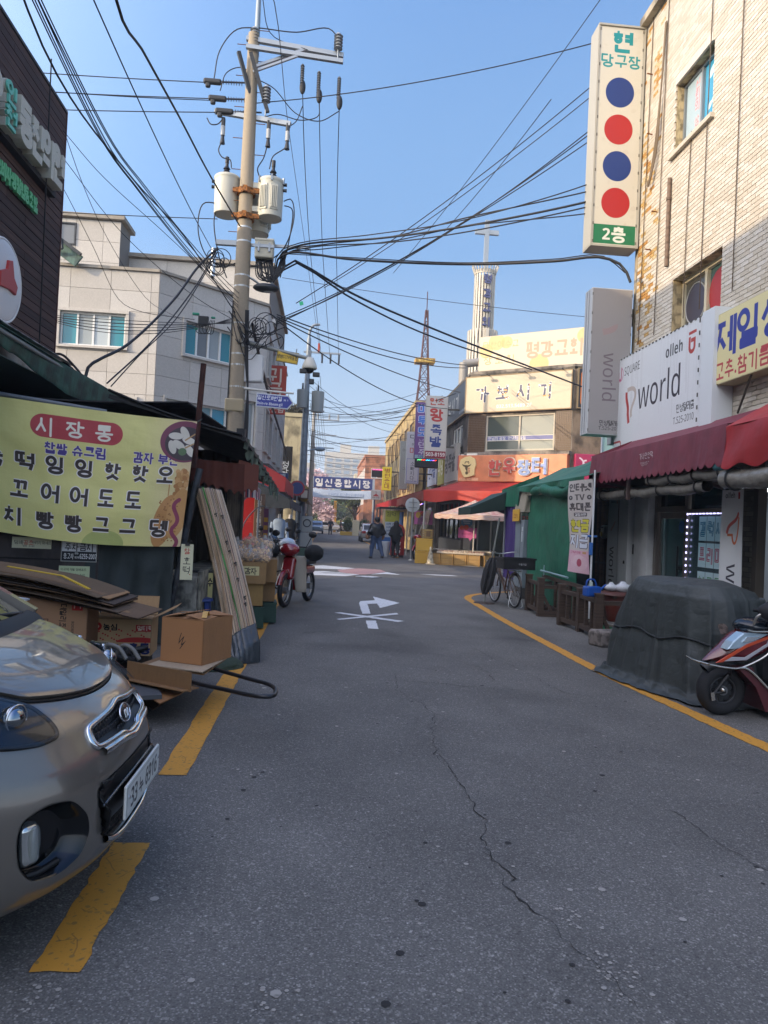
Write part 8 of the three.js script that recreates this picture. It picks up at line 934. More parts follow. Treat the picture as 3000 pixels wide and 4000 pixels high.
// wooden produce boxes in an L, with trays on top
const woodB = M('#b08a4e',{ r:0.7,t:'wood',s:1.2 }),pts = [[924,1212],[942,1215],[960,1218],[980,1222]];const crate = (l,q,ry,w = 0.45) => { const t = thing('wooden_box',l,'box',q,ry,'wooden display boxes');part(t,'panel',[B(w - 0.01,0.42,0.02,0,0.22,0.2),B(w - 0.01,0.42,0.02,0,0.22,-0.2),B(0.02,0.42,0.38,w / 2 - 0.02,0.22,0),B(0.02,0.42,0.38,-w / 2 + 0.02,0.22,0)],woodB);part(t,'corner_batten',[-1,1].map((s) => B(0.035,0.43,0.03,s*(w / 2 - 0.02),0.22,0.215)),M('#9c7740',{ r:0.75 }));return t;};
const o = V(4.42,0,-28.9),dx = V(0.93,0,0.36).normalize();['first','second','third','fourth'].forEach((n,i) => { const q = o.clone().addScaledVector(dx,0.52*i);crate(`${n} wooden box from the traffic cone in the display row`,q,-Math.atan2(dx.z,dx.x),0.5);});['nearest','middle','farthest'].forEach((n,i) => crate(`${n} wooden box of the short row running back beside the parasol pole`,V(6.35 + 0.12*i,0,-28.4 - 0.5*i),0.35 - PI / 2,0.5));
for (let i = 0;i < 3;i++) { const q = o.clone().addScaledVector(dx,0.35 + 0.62*i);const t = thing('produce_tray',['pale tray of wrapped food on the display boxes nearest the cone','middle pale tray of wrapped food on the display boxes','pale tray of wrapped food nearest the parasol pole'][i],'tray',[q.x + 0.1,0.44,q.z - 0.25],-0.3);part(t,'tray',RB(0.62,0.08,0.7,0.02,0,0.04,0),M('#b3a694',{ r:0.6 }));part(t,'packs',[...Array(6)].map((_,k) => RB(0.17,0.06,0.26,0.02,-0.2 + 0.2*(k % 3),0.10,-0.16 + 0.32*(k / 3 | 0),0,0.1*k)),M(['#a88d7c','#b7a795','#97786a'][i],{ r:0.4 }));}
const tb = thing('display_table','long low table with pale cloth behind the wooden boxes','table',[5.6,0,-29.6],-0.37);part(tb,'top',RB(2.6,0.06,1.2,0.02,0,0.55,0),M('#b9b0a0',{ r:0.6,t:'dirt',s:1 }));part(tb,'skirt',B(2.5,0.5,1.1,0,0.26,0),M('#7a6a52',{ r:0.8 }));
for (const [l,y,x,c] of [['lower yellow plastic box stacked left of the display',0,3.98,'#b58d2e'],['upper yellow plastic box of the stack by the cone',0.5,4.0,'#bd9636']]) { const t = thing('yellow_box',l,'box',[x,y,-29.1],-0.2);part(t,'body',[B(0.62,0.46,0.02,0,0.24,0.2),B(0.62,0.46,0.02,0,0.24,-0.2),B(0.02,0.46,0.42,0.31,0.24,0),B(0.02,0.46,0.42,-0.31,0.24,0),B(0.6,0.02,0.4,0,0.02,0)],M(c,{ r:0.55,t:'grain',s:2 }));part(t,'rim',[B(0.66,0.04,0.03,0,0.47,0.21),B(0.66,0.04,0.03,0,0.47,-0.21)],M(c,{ r:0.5 }));}
const wc = thing('slatted_crate','small slatted wooden crate standing on the yellow boxes','crate',[4.1,1.0,-29.1],-0.2);part(wc,'slat',[...Array(4)].map((_,i) => B(0.46,0.07,0.015,0,0.05 + i*0.09,0.15)).concat([...Array(4)].map((_,i) => B(0.46,0.07,0.015,0,0.05 + i*0.09,-0.15))),M('#a58a55',{ r:0.8,t:'wood',s:2 }));part(wc,'frame',[-1,1].map((s) => B(0.04,0.36,0.34,s*0.22,0.18,0)).concat([B(0.16,0.22,0.02,0.05,0.18,0.165)]),M('#5a452c',{ r:0.8 }));
const cone = thing('traffic_cone','faded cream traffic cone in front of the yellow boxes','traffic cone',[4.18,0,-28.55]);part(cone,'cone',LA([[0.15,0.03],[0.03,0.68],[0,0.69]],24),M('#b3a78e',{ r:0.6,t:'dirt',s:3 }));part(cone,'foot',RB(0.36,0.04,0.36,0.01,0,0.02,0),M('#9d9280',{ r:0.7 }));
const rs = thing('round_road_sign','round road sign seen from behind on a grey pole','road sign',[3.72,0,-31.2]);part(rs,'post',rod([0,0,0],[0.0,2.62,0],0.03),M('#9a9c9c',{ r:0.4,m:0.5 }));part(rs,'disc',C(0.31,0.31,0.015,0,2.35,-0.05,PI / 2,0,0,40),M('#a9b0b4',{ r:0.4,m:0.4 }));part(rs,'clamp',[B(0.36,0.035,0.03,0,2.46,0),B(0.36,0.035,0.03,0,2.24,0),B(0.05,0.06,0.08,0,2.46,0.02),B(0.05,0.06,0.08,0,2.24,0.02)],M('#84898b',{ r:0.4,m:0.5 }));part(rs,'foot',C(0.06,0.1,0.05,0,0.02,0),M('#b5b3aa',{ r:0.6 }));
const jb = thing('standing_shop_sign','red standing sign with rounded top and white lettering on the pavement','sign',[3.38,0.1,-33.6],0.1);part(jb,'board',extr((() => { const s = new THREE.Shape();s.moveTo(-0.3,0);s.lineTo(0.3,0);s.lineTo(0.3,1.1);s.absarc(0,1.1,0.3,0,PI);s.lineTo(-0.3,0);return s;})(),0.14,0,0,-0.07,0,0,0,0.01),M('#8e1c1c',{ r:0.4 }));part(jb,'lettering',at(face(0.5,1.3),0,0.7,0.082),(() => { const m = printed(150,390,(g,w,h) => { g.clearRect(0,0,w,h);text(g,'원조',w / 2,12,58,{ c:'#c9a52e',a:'c' });text(g,'왕족발',w / 2,84,96,{ c:'#ddd6cc',w:0.13,col:true });});m.transparent = true;return m;})());part(jb,'foot',B(0.5,0.1,0.4,0,-0.05,0),M('#2c2a2a',{ r:0.7 }));
const wb = thing('white_bin','white plastic bin on the pavement edge beside the walking people','bin',[2.85,0,-33.8]);part(wb,'body',LA([[0,0],[0.17,0],[0.21,0.68],[0.19,0.68],[0.17,0.05]],24),M('#b9bec4',{ r:0.4 }));part(wb,'rim',TOR(0.2,0.015,0,0.68,0,PI / 2,0,0,24,6),M('#c5cacf',{ r:0.4 }));
const oc = thing('octagon_sign','blue octagonal sign hanging under the floral parasol edge','sign',[5.7,1.72,-29.3],-0.3);part(oc,'plate',C(0.24,0.24,0.02,0,0,0,PI / 2,PI / 8,0,8),M('#4f7ea0',{ r:0.4 }));part(oc,'stripe',[B(0.3,0.04,0.01,0,0.03,0.014),B(0.24,0.03,0.01,0,-0.05,0.014)],M('#b9c4cc',{ r:0.5 }));
const ht = thing('pink_notice','bright pink speech-bubble notice below the octagonal sign','notice',[5.72,1.28,-29.2],-0.3);part(ht,'plate',extr([[-0.36,0.2],[0.36,0.2],[0.36,-0.2],[0.2,-0.2],[0.12,-0.32],[0.06,-0.2],[-0.36,-0.2]],0.015,0,0,0,0,0,0,0.003),M('#bf5a94',{ r:0.5 }));part(ht,'heart',[S(0.09,-0.22,0.2,0.02,1,1,0.3),S(0.1,-0.05,0.22,0.02,1,1,0.3)],M('#b8452c',{ r:0.5 }));part(ht,'print',at(face(0.5,0.16),0,-0.04,0.02),printed(160,50,(g,w,h) => { g.fillStyle = '#bf5a94';g.fillRect(0,0,w,h);text(g,'온누리상품권',6,10,28,{ c:'#7a2450',w:0.12,sx:0.85 });},'#bf5a94'));
}
// ---- projecting signs along the right side street facade
{
const blade = (name,label,a,b,z,d,tex,body,o = {}) => { const w = b[0] - a[0],h = a[1] - b[1],t = thing(name,label,'sign',[(a[0] + b[0]) / 2,(a[1] + b[1]) / 2,z]);part(t,'lightbox',RB(w,h,d,0.015,0,0,-d / 2),M(body,{ r:0.5 }));part(t,'face',at(face(w - 0.05,h - 0.05),0,0,0.006),tex);part(t,'bracket',[bar([w / 2,h*0.3,-d / 2],[6.2 - (a[0] + b[0]) / 2,h*0.3,-d / 2],0.08),bar([w / 2,-h*0.3,-d / 2],[6.2 - (a[0] + b[0]) / 2,-h*0.3,-d / 2],0.08)],M('#4a463f',{ r:0.7 }));return t;};
blade('pork_shop_sign','tall white projecting sign with red and blue lettering and phone number',[4.4,7.43,-33.4],[5.4,4.56,-33.4],-33.4,0.3,printed(300,980,(g,w,h) => { g.fillStyle = '#b9b6ae';g.fillRect(0,0,w,h);text(g,'원조',w / 2,30,110,{ c:'#b0532c',w:0.13,a:'c',o:'#6a4a8a',ow:0.02 });text(g,'왕',w / 2,190,210,{ c:'#a82a24',w:0.15,a:'c' });text(g,'족발',w / 2,440,180,{ c:'#1f3576',w:0.14,col:true });g.fillStyle = '#7a1c2c';g.fillRect(0,868,w,112);text(g,'503-8159',w / 2,880,84,{ c:'#d0cdc6',a:'c',sx:0.8 });},'#b9b6ae',{ r:0.4 }),'#a8a59d');
blade('purple_bar_sign','purple vertical bar sign half behind the white pork shop sign',[4.25,7.54,-36],[4.95,4.75,-36],-36,0.25,printed(230,1140,(g,w,h) => { g.fillStyle = '#6f4a86';g.fillRect(0,0,w,h);text(g,'미투도',w / 2,40,180,{ c:'#3a6fc0',w:0.17,o:'#d8d4e0',ow:0.05,col:true,gap:0.3 });text(g,'노래',w / 2,740,56,{ c:'#b8b2c6',a:'c' });text(g,'단주',w / 2,806,120,{ c:'#cfc9d8',w:0.12,col:true,gap:0.15 });g.fillStyle = '#8fa6b8';g.fillRect(0,1070,w,70);text(g,'직영',w / 2,1074,62,{ c:'#2a4a86',a:'c' });},'#6f4a86',{ r:0.4 }),'#5c4070');
blade('chicken_shop_sign','white vertical sign with brush lettering left of the purple one',[4.29,6.57,-40],[5.03,3.73,-40],-40,0.25,printed(200,900,(g,w,h) => { g.fillStyle = '#b5b3b8';g.fillRect(0,0,w,h);text(g,'닭',w / 2,40,120,{ c:'#2c2c30',w:0.09,a:'c',hand:0.03 });text(g,'이',w / 2,190,50,{ c:'#2c2c30',w:0.1,a:'c' });text(g,'매',w / 2,270,110,{ c:'#b03228',w:0.1,a:'c',hand:0.03 });g.strokeStyle = '#3a4a9a';g.lineWidth = 6;g.strokeRect(8,470,w - 16,420);text(g,'소빠지다',w / 2,520,72,{ c:'#2c2c30',w:0.09,col:true,hand:0.03,gap:0.15 });text(g,'032)525-1887',w / 2,850,26,{ c:'#2c3a80',a:'c' });},'#b5b3b8',{ r:0.4 }),'#9fa0a2');
blade('grey_sign_box','narrow grey sign box left of the white brush-lettered sign',[4.26,6.38,-43],[4.74,3.54,-43],-43,0.3,printed(100,800,(g,w,h) => { g.fillStyle = '#8c8d86';g.fillRect(0,0,w,h);text(g,'어',50,120,54,{ c:'#6b6a64',a:'c' });text(g,'구',50,430,54,{ c:'#6b6a64',a:'c' });},'#8c8d86'),'#85867f');
blade('sundae_shop_sign','yellow vertical sign with dark red brush lettering further along',[3.5,5.05,-46],[4.09,3.57,-46],-46,0.25,printed(150,480,(g,w,h) => { g.fillStyle = '#b3a52c';g.fillRect(0,0,w,h);text(g,'병천순대',w / 2,22,100,{ c:'#6a3420',w:0.11,col:true,hand:0.03,gap:0.08 });},'#b3a52c',{ r:0.4 }),'#9a8f2c');
const led = thing('led_ticker','black LED ticker sign with coloured lights under the pork shop sign','sign',[4.46,4.29,-33]);part(led,'case',RB(1.06,0.42,0.2,0.04),M('#101114',{ r:0.4 }));[['#ff4030',-0.15],['#40d0ff',0.05],['#5070ff',0.25],['#60ff80',-0.33],['#ff4030',0.36]].forEach(([c,x]) => part(led,'led_row',[...Array(4)].map((_,i) => B(0.035,0.03,0.01,x + i*0.045 - 0.07,0.13 + 0.02*(i % 2),0.104)),new THREE.MeshStandardMaterial({ color:c,emissive:c,emissiveIntensity:1.3 })));part(led,'post',rod([0,-0.2,-0.05],[0,-1.4,-0.05],0.035),M('#1c1d20',{ r:0.5 }));
const led2 = thing('led_ticker','second small dark ticker beside the yellow sign','sign',[3.3,4.7,-47]);part(led2,'case',RB(0.85,0.5,0.2,0.03),M('#17161a',{ r:0.4 }));part(led2,'led_row',[...Array(8)].map((_,i) => B(0.07,0.04,0.01,-0.34 + i*0.097,0.2,0.104)),new THREE.MeshStandardMaterial({ color:'#ff60b0',emissive:'#ff60b0',emissiveIntensity:1 }));
// lower signs along the street facade (flat on the wall)
[['crimson flat sign with white numeral above the street stalls',-44,-49.5,3.5,5.2,'#8e2c40','1 대 교','#c9c4bf'],['grey flat sign with dark brush lettering above the orange awning',-33,-36,3.6,5.3,'#96938d','왕족발','#3d3b3a'],['yellow green striped flat sign between the white signs',-36.5,-38.2,3.6,5.4,'#9c9a4c','식당','#c9c4a8'],['blue and white flat sign with a sketched figure',-38.6,-42,3.7,5.2,'#a9aeb8','산마을','#3a4a7a']].forEach(([l,z0,z1,y0,y1,bg,tx,c]) => { const w = z0 - z1,h = y1 - y0,t = thing('facade_sign',l,'sign',[5.78,(y0 + y1) / 2,(z0 + z1) / 2],-PI / 2);part(t,'box',B(w,h,0.2,0,0,-0.1),M(bg,{ r:0.5 }));part(t,'face',at(face(w - 0.06,h - 0.06),0,0,0.003),printed(Math.round(100*w),Math.round(100*h),(g,W,H) => { g.fillStyle = bg;g.fillRect(0,0,W,H);text(g,tx,W / 2,H*0.2,H*0.55,{ c,a:'c',w:0.13,hand:0.01 });},bg));});
}

// ================================================================ left row beyond the stall
function motorbike(label,pos,ry,col,o = {}) { // small underbone motorbike, local x forward
const t = thing('motorbike',label,'motorbike',pos,ry),p = M(col,{ r:0.25,clearcoat:1 }),k = M('#15161a',{ r:0.5 }),w = M('#b3aca0',{ r:0.35 }),s = M('#8e9092',{ r:0.3,m:0.7 });
for (const x of [0.6,-0.6]) { const q = part(t,x > 0? 'front_wheel' :'rear_wheel',TOR(0.25,0.045,x,0.29,0,0,0,0,28,8),k);part(q,'rim',[TOR(0.205,0.014,x,0.29,0,0,0,0,24,6),C(0.06,0.06,0.1,x,0.29,0,PI / 2)],s);}
part(t,'mudguard',TOR(0.315,0.05,0.6,0.3,0,0,0,0.3,18,8,2.1),p);part(t,'fork',[-0.07,0.07].map((z) => rod([0.6,0.29,z],[0.4,0.85,z],0.022)),s);for (const z of [-1,1]) part(t,'leg_shield',grid((u,v) => [lerp(0.44,0.2,v) - 0.10*u*u,lerp(0.88,0.24,v),z*lerp(0.05,lerp(0.26,0.2,v),u)],8,10,0.02),w);part(t,'front_panel',RB(0.14,0.42,0.24,0.06,0.47,0.66,0,0,0,0.35),p);
const h = part(t,'headlamp_cowl',S(0.16,0.47,0.98,0,1,0.75,1.15),p);part(h,'lens',S(0.1,0.56,0.98,0,0.6,0.7,1.1),M('#b9bdbd',{ r:0.1 }));part(t,'body',[RB(0.7,0.16,0.2,0.06,-0.35,0.6,0),RB(0.34,0.22,0.22,0.05,-0.02,0.36,0),rod([0.4,0.75,0],[-0.1,0.45,0],0.05)],p);part(t,'seat',RB(0.68,0.1,0.25,0.05,-0.35,0.74,0),k);part(t,'exhaust',rod([0,0.25,0.13],[-0.75,0.3,0.15],0.04),s);part(t,'stand',tube([[0,0.25,0.14],[-0.05,0.02,0.26],[0.1,0.01,0.28]],0.012),k);part(t,'crash_bar',tube([[0.1,0.25,0.16],[0.3,0.3,0.3],[0.34,0.55,0.3],[0.25,0.62,0.14]],0.013,6),k);
part(t,'handlebar',tube([[0.25,1.02,0.36],[0.38,1.03,0.12],[0.38,1.03,-0.12],[0.25,1.02,-0.36]],0.014),k);for (const z of [-1,1]) { if (o.muff) part(t,'hand_muff',S(0.17,0.34,0.94,z*0.40,1.25,0.85,0.95),M('#16181a',{ r:0.9,b:'crumple',bs:0.01,bt:4 }));part(t,'mirror',[rod([0.33,1.03,z*0.25],[0.28,1.22,z*0.33],0.008),S(0.075,0.28,1.25,z*0.34,0.4,0.75,1)],k);}
if (o.crate) part(t,'front_crate',[B(0.3,0.02,0.42,-0.62,0.82,0),B(0.02,0.16,0.42,-0.77,0.9,0),B(0.02,0.16,0.42,-0.47,0.9,0),B(0.3,0.16,0.02,-0.62,0.9,0.2),B(0.3,0.16,0.02,-0.62,0.9,-0.2)],M('#43584f',{ r:0.5 }));return t;
}
motorbike('red and cream delivery motorbike with black hand muffs beside the snack boxes',[-0.42,0,-13.3],rad(-108),'#7a141c',{ muff:1,crate:1 });motorbike('white and blue motorbike behind the red delivery one',[-1.0,0,-16.6],rad(-60),'#a9b4bd');motorbike('dark grey motorbike with a rear box behind the mannequins',[-1.15,0,-18.6],rad(-100),'#2a2d33');motorbike('red and white motorbike parked beside the round sign pole',[4.35,0,-32.3],rad(-125),'#8f1c26');
{
for (const [l,q,w,h,d,pr,c] of [['potato carton with a name card below the front snack bags',[-1.02,0.62,-10.2],0.52,0.28,0.4,'감자','#a08055'],['second snack carton behind the potato carton',[-0.86,0.6,-10.75],0.42,0.32,0.4,'','#94744c'],['lower tan carton standing on the green crates',[-1.02,0.32,-10.25],0.46,0.29,0.4,'','#a1824e'],['lower rear carton on the farther green crate',[-0.88,0.32,-10.85],0.42,0.27,0.4,'','#8a6c46']]) { const t = carton('carton',l,w,h,d,q,0.1,c,{ flaps:['in','in',null,null] });if (pr) part(t,'name_card',at(face(0.22,0.12),0.06,0.17,d / 2 + 0.006),printed(128,64,(g,W,H) => { g.fillStyle = '#c9bf8e';g.fillRect(0,0,W,H);text(g,pr,14,8,48,{ c:'#26221c',hand:0.03,w:0.12 });},'#ccc'));}
const cr = (l,q) => { const t = thing('green_crate',l,'crate',q,0.1,'dark green crates under the cartons'),m = M('#123a30',{ r:0.5 });for (const [x,z,w,d] of [[0,0.2,0.5,0.02],[0,-0.2,0.5,0.02],[0.25,0,0.02,0.4],[-0.25,0,0.02,0.4]]) { part(t,'side',B(w,0.28,d,x,0.15,z),m);part(t,'rib',[...Array(5)].map((_,i) => B(w > d? 0.02 :0.03,0.28,w > d? 0.03 :0.02,x + (w > d? (i - 2)*0.11 :0),0.15,z + (w > d? 0 :(i - 2)*0.09))).concat([B(w + 0.02,0.03,d + 0.02,x,0.28,z)]),m);} return t;};cr('front dark green plastic crate by the yellow line',[-1.03,0.01,-10.25]);cr('rear dark green plastic crate behind the front one',[-0.9,0.01,-10.85]);
const R = RNG(17),names = ['puffed','twisted','ring-shaped','golden','pale','pink','brown','knotted','small'];names.forEach((n,i) => { const q = [-1.2 + 0.17*(i % 3) + 0.07*R(),0.98 + 0.06*R() + (i > 5? 0.1 :0),-10.1 - 0.22*(i / 3 | 0)],t = thing('snack_bag',`clear bag of ${n} snacks heaped on the cartons by the motorbike`,'bag',q);part(t,'snacks',[...Array(34)].map(() => at(RB(0.05,0.022,0.035,0.01,0,0,0,R()*3,R()*3,R()*3,1),(R() - 0.5)*0.2,(R() - 0.5)*0.15,(R() - 0.5)*0.18)),M(['#d2ab7a','#c99f6c','#d6b283','#d29c40','#d8c09a','#d49a86'][i % 6],{ r:0.6 })).userData.kind = 'stuff';part(t,'film',S(0.15,0,0,0,1,0.72,0.9),M('#e2ddd6',{ r:0.1,transparent:true,opacity:0.22 }));part(t,'tied_top',C(0.02,0.03,0.05,0,0.12,0),M('#c9c6bf',{ r:0.2,transmission:0.5 }));});
const sign = (nm,l,a,b,z,bg,dr,d = 0.12,ry = 0) => { const w = Math.abs(b[0] - a[0]),h = Math.abs(a[1] - b[1]),t = thing(nm,l,'sign',[(a[0] + b[0]) / 2,(a[1] + b[1]) / 2,z],ry);part(t,'box',RB(w,h,d,0.01,0,0,-d / 2),M(bg,{ r:0.5 }));part(t,'face',at(face(w - 0.02,h - 0.02),0,0,0.005),printed(Math.min(600,Math.round(w*160)),Math.min(700,Math.round(h*160)),(g,W,H) => { g.fillStyle = bg;g.fillRect(0,0,W,H);dr(g,W,H);},bg));return t;};
sign('jewelry_sign','red vertical jewelry shop sign behind the blue street name sign',[-2.55,7.46,-29],[-1.71,5.56,-29],-29,'#a8361f',(g,W,H) => { text(g,'귀금속',W / 2,H*0.04,W*0.66,{ c:'#cfc2ae',w:0.13,col:true,sx:1.1 });text(g,'전문점',W / 2,H*0.84,W*0.3,{ c:'#d3c9b9',w:0.13,a:'c' });});sign('black_shop_sign','black vertical sign with white brush lettering on the left side',[-2.68,5.61,-42],[-1.94,3.64,-42],-42,'#111215',(g,W,H) => text(g,'정담',W / 2,H*0.42,W*0.55,{ c:'#b9c2cc',hand:0.04,w:0.11,col:true }));sign('white_blade_sign','white vertical sign with brush strokes on the far left side',[-2.02,6.92,-52],[-1.46,3.9,-52],-52,'#a3abb0',(g,W,H) => { text(g,'본가',W / 2,H*0.06,W*0.6,{ c:'#3a3d44',col:true,hand:0.05 });g.fillStyle = '#a03030';g.fillRect(W*0.4,H*0.42,W*0.3,H*0.08);text(g,'순사',W / 2,H*0.6,W*0.6,{ c:'#33363c',col:true,hand:0.05 });});sign('navy_shop_sign','small navy and white sign board below the black sign',[-2.41,3.79,-37],[-1.87,3.33,-37],-37,'#24406a',(g,W,H) => { g.fillStyle = '#b5bcc2';g.fillRect(6,6,W*0.7,H*0.4);text(g,'강원명식',W / 2,H*0.6,W*0.22,{ c:'#c5ccd4',a:'c' });});
sign('wholesale_jewelry_board','tall brown board with white jewelry wholesale lettering',[-1.74,2.1,-18.6],[-1.48,.85,-18.6],-18.6,'#6b5240',(g,W,H) => text(g,'귀금속도매전문점',W / 2,H*0.02,H*0.105,{ c:'#c9c2b6',col:true,w:0.13,gap:0.1 }));sign('red_door_panel','bright red shop panel left of the wholesale jewelry board',[-2.03,2.14,-18.8],[-1.7,.81,-18.8],-18.8,'#a0121a',(g,W,H) => text(g,'포',W*0.5,H*0.45,W*0.5,{ c:'#b8402e',a:'c' }));sign('red_ticker','pink red lettering strip under the stall roof',[-1.97,2.4,-17],[-1.65,2.25,-17],-17,'#a8303c',(g,W,H) => text(g,'액세서리 2호점',4,H*0.2,H*0.6,{ c:'#d9b5bb',sx:0.8 }));
const af = thing('red_frame_stand','red A-frame stand with two grey boards in front of the red panel','stand',[-1.78,0,-17.9],0.2);part(af,'board',B(0.15,0.6,0.02,-0.09,0.55,0,-0.12),M('#85898f',{ r:0.5 }));part(af,'board',B(0.15,0.6,0.02,0.09,0.55,0,-0.12),M('#85898f',{ r:0.5 }));part(af,'frame',[-0.18,0,0.18].map((x) => bar([x,0,0.12],[x,0.9,0],0.025)).concat([bar([-0.18,0.88,0],[0.18,0.88,0],0.025),bar([-0.18,0.22,0.1],[0.18,0.22,0.1],0.025)]),M('#9c1a20',{ r:0.4 }));
const shop = (l,z0,z1,h,c,X = -2.3) => { const t = thing('market_shop',l,'shop',[X,0,z0],PI / 2),L = z0 - z1;part(t,'front_wall',slab(0,L,0,h,0.2,[[0.4,0,L - 0.4,2.3]]),M(c,{ r:0.85,t:'dirt',s:0.5 }));part(t,'interior',[B(L,2.6,0.1,L / 2,1.3,-2.5),B(L,0.1,2.5,L / 2,2.5,-1.3)],M('#77726c',{ r:0.8 }));part(t,'shelf',[0.5,1.1,1.7].map((y) => B(L - 1,0.35,0.5,L / 2,y,-2.0)),M('#85808a',{ r:0.8,t:'dirt',s:3 }));part(t,'roof_slab',B(L,0.12,2.6,L / 2,h + 0.06,-1.2),M('#55524c',{ r:0.9 }));return t;};
shop('low market shop under the stone building behind the motorbikes',-27.5,-40,3.4,'#7c7871',-2.2);shop('pale low market shops further down the left side',-62.5,-90,4.6,'#a39e90',-1.9);
const awn = (l,z0,z1,x0,x1,y0,y1,c,dr = 0.25,st) => { const t = thing('shop_awning',l,'awning'),m = st?? M(c,{ r:0.7,b:'crumple',bs:0.015,bt:1 });part(t,'top',grid((u,v) => [lerp(x0,x1,v),lerp(y0,y1,v) + 0.04*Math.sin(u*14)*Math.sin(v*PI),lerp(z0,z1,u)],30,6,0.01),m);part(t,'valance',grid((u,v) => [x1 + 0.02*Math.sin(u*50)*v,y1 - v*(dr + 0.03*Math.sin(u*37)),lerp(z0,z1,u)],60,2,0.006),m);part(t,'end',grid((u,v) => [lerp(x0,x1,u),lerp(lerp(y0,y1,u),y1 - dr,v),z0],8,2,0.006),m);part(t,'brace',bar([x0,y1 - 0.6,z0 - 0.3],[x1,y1,z0 - 0.3],0.04),STEEL);part(t,'post',rod([x1,0,z1 + 0.4],[x1,y1,z1 + 0.4],0.025),STEEL);return t;};
awn('dark slate tarpaulin awning over the mannequins',-20.5,-31,-2.5,-0.95,2.75,2.05,'#2b3238');awn('red shop awning behind the tattered stall roof',-26,-33,-2.4,-1.4,3.45,2.95,'#a8302a',0.5);awn('thin brown awning sheet beyond the slate one',-36,-52,-2.2,-0.85,2.9,2.5,'#54453a',0.08);
awn('red white blue striped little awning above the red panel',-17.3,-18.9,-2.2,-1.62,2.5,2.2,'#fff',0.24,printed(256,64,(g,w,h) => { for (let i = 0;i < 16;i++) { g.fillStyle = ['#b9b0ae','#a0383c','#2a2f4c'][i % 3];g.fillRect(i*16,0,16,h);} },'#b9b0ae'));
for (const [l,x,z,c,hd] of [['mannequin torso in a grey blue shirt under the slate awning',-1.25,-21,'#7f90a6',1],['mannequin torso in a black jacket beside the shirt one',-0.98,-21.6,'#15171b',0]]) { const t = thing('mannequin',l,'mannequin',[x,0,z]);part(t,'torso',LA([[0,0.75],[0.17,0.76],[0.18,0.95],[0.15,1.1],[0.2,1.36],[0.15,1.48],[0.05,1.53],[0.045,1.6],[0,1.61]],20).scale(1,1,0.65),M(c,{ r:0.8,b:'crumple',bs:0.01,bt:3 }));part(t,'sleeve',[-1,1].map((s) => rod([s*0.18,1.4,0],[s*0.25,0.95,0.06],0.06,0.045)),M(c,{ r:0.8 }));part(t,'neck',C(0.04,0.05,0.12,0,1.58,0),M('#b9b4ae',{ r:0.4 }));part(t,'stand',[rod([0,0,0],[0,0.8,0],0.015),C(0.15,0.16,0.02,0,0.01,0)],STEEL);}
const rk = thing('display_rack','chrome display frame with a strip of colourful labels by the motorbike','rack',[-1.38,0,-15.3]);part(rk,'frame',tube([[-0.25,0,0],[-0.25,1.35,0],[0.1,1.75,0],[0.22,1.7,0],[0.22,0.1,0]],0.014,6,40),STEEL);part(rk,'label_strip',B(0.1,1.5,0.02,0.2,0.95,0.02),M('#6a3a5c',{ r:0.5 }));part(rk,'label',[...Array(8)].map((_,i) => B(0.08,0.09,0.008,0.2,0.35 + i*0.16,0.034)),M('#b5862a',{ r:0.5 }));
const wm = thing('white_appliance','white washing machine and shelf at the far left pavement','appliance',[-0.85,0,-38]);part(wm,'cabinet',[RB(0.6,0.85,0.6,0.03,0,0.43,0),RB(0.55,0.8,0.55,0.03,0,1.3,0)],M('#a9aaa6',{ r:0.4 }));part(wm,'drum_door',TOR(0.18,0.03,0,1.35,0.28,0,0,0,24,8),M('#3a3c3e',{ r:0.3 }));
const np = thing('no_parking_sign','round blue and red no parking sign on the left side','road sign',[-1.32,2.98,-35]);part(np,'disc',C(0.36,0.36,0.02,0,0,0,PI / 2,0,0,32),M('#9c2430',{ r:0.4 }));part(np,'centre',C(0.28,0.28,0.01,0,0,0.012,PI / 2,0,0,32),M('#23356e',{ r:0.4 }));part(np,'pole',rod([0,-2.98,-0.04],[0,0.3,-0.04],0.03),STEEL);const la = thing('pavilion_lantern','yellow pavilion-shaped lantern sign with a figure panel','lantern',[-1.0,2.75,-36]);part(la,'roof',C(0.12,0.34,0.16,0,0.34,0,0,PI / 4,0,4),M('#8a6c1e',{ r:0.5 }));part(la,'case',B(0.4,0.46,0.4),M('#4a2c20',{ r:0.5 }));part(la,'panel',B(0.3,0.36,0.41),M('#b5aa9a',{ r:0.5 }));part(la,'base',C(0.3,0.16,0.14,0,-0.3,0,0,PI / 4,0,4),M('#8a6c1e',{ r:0.5 }));
}
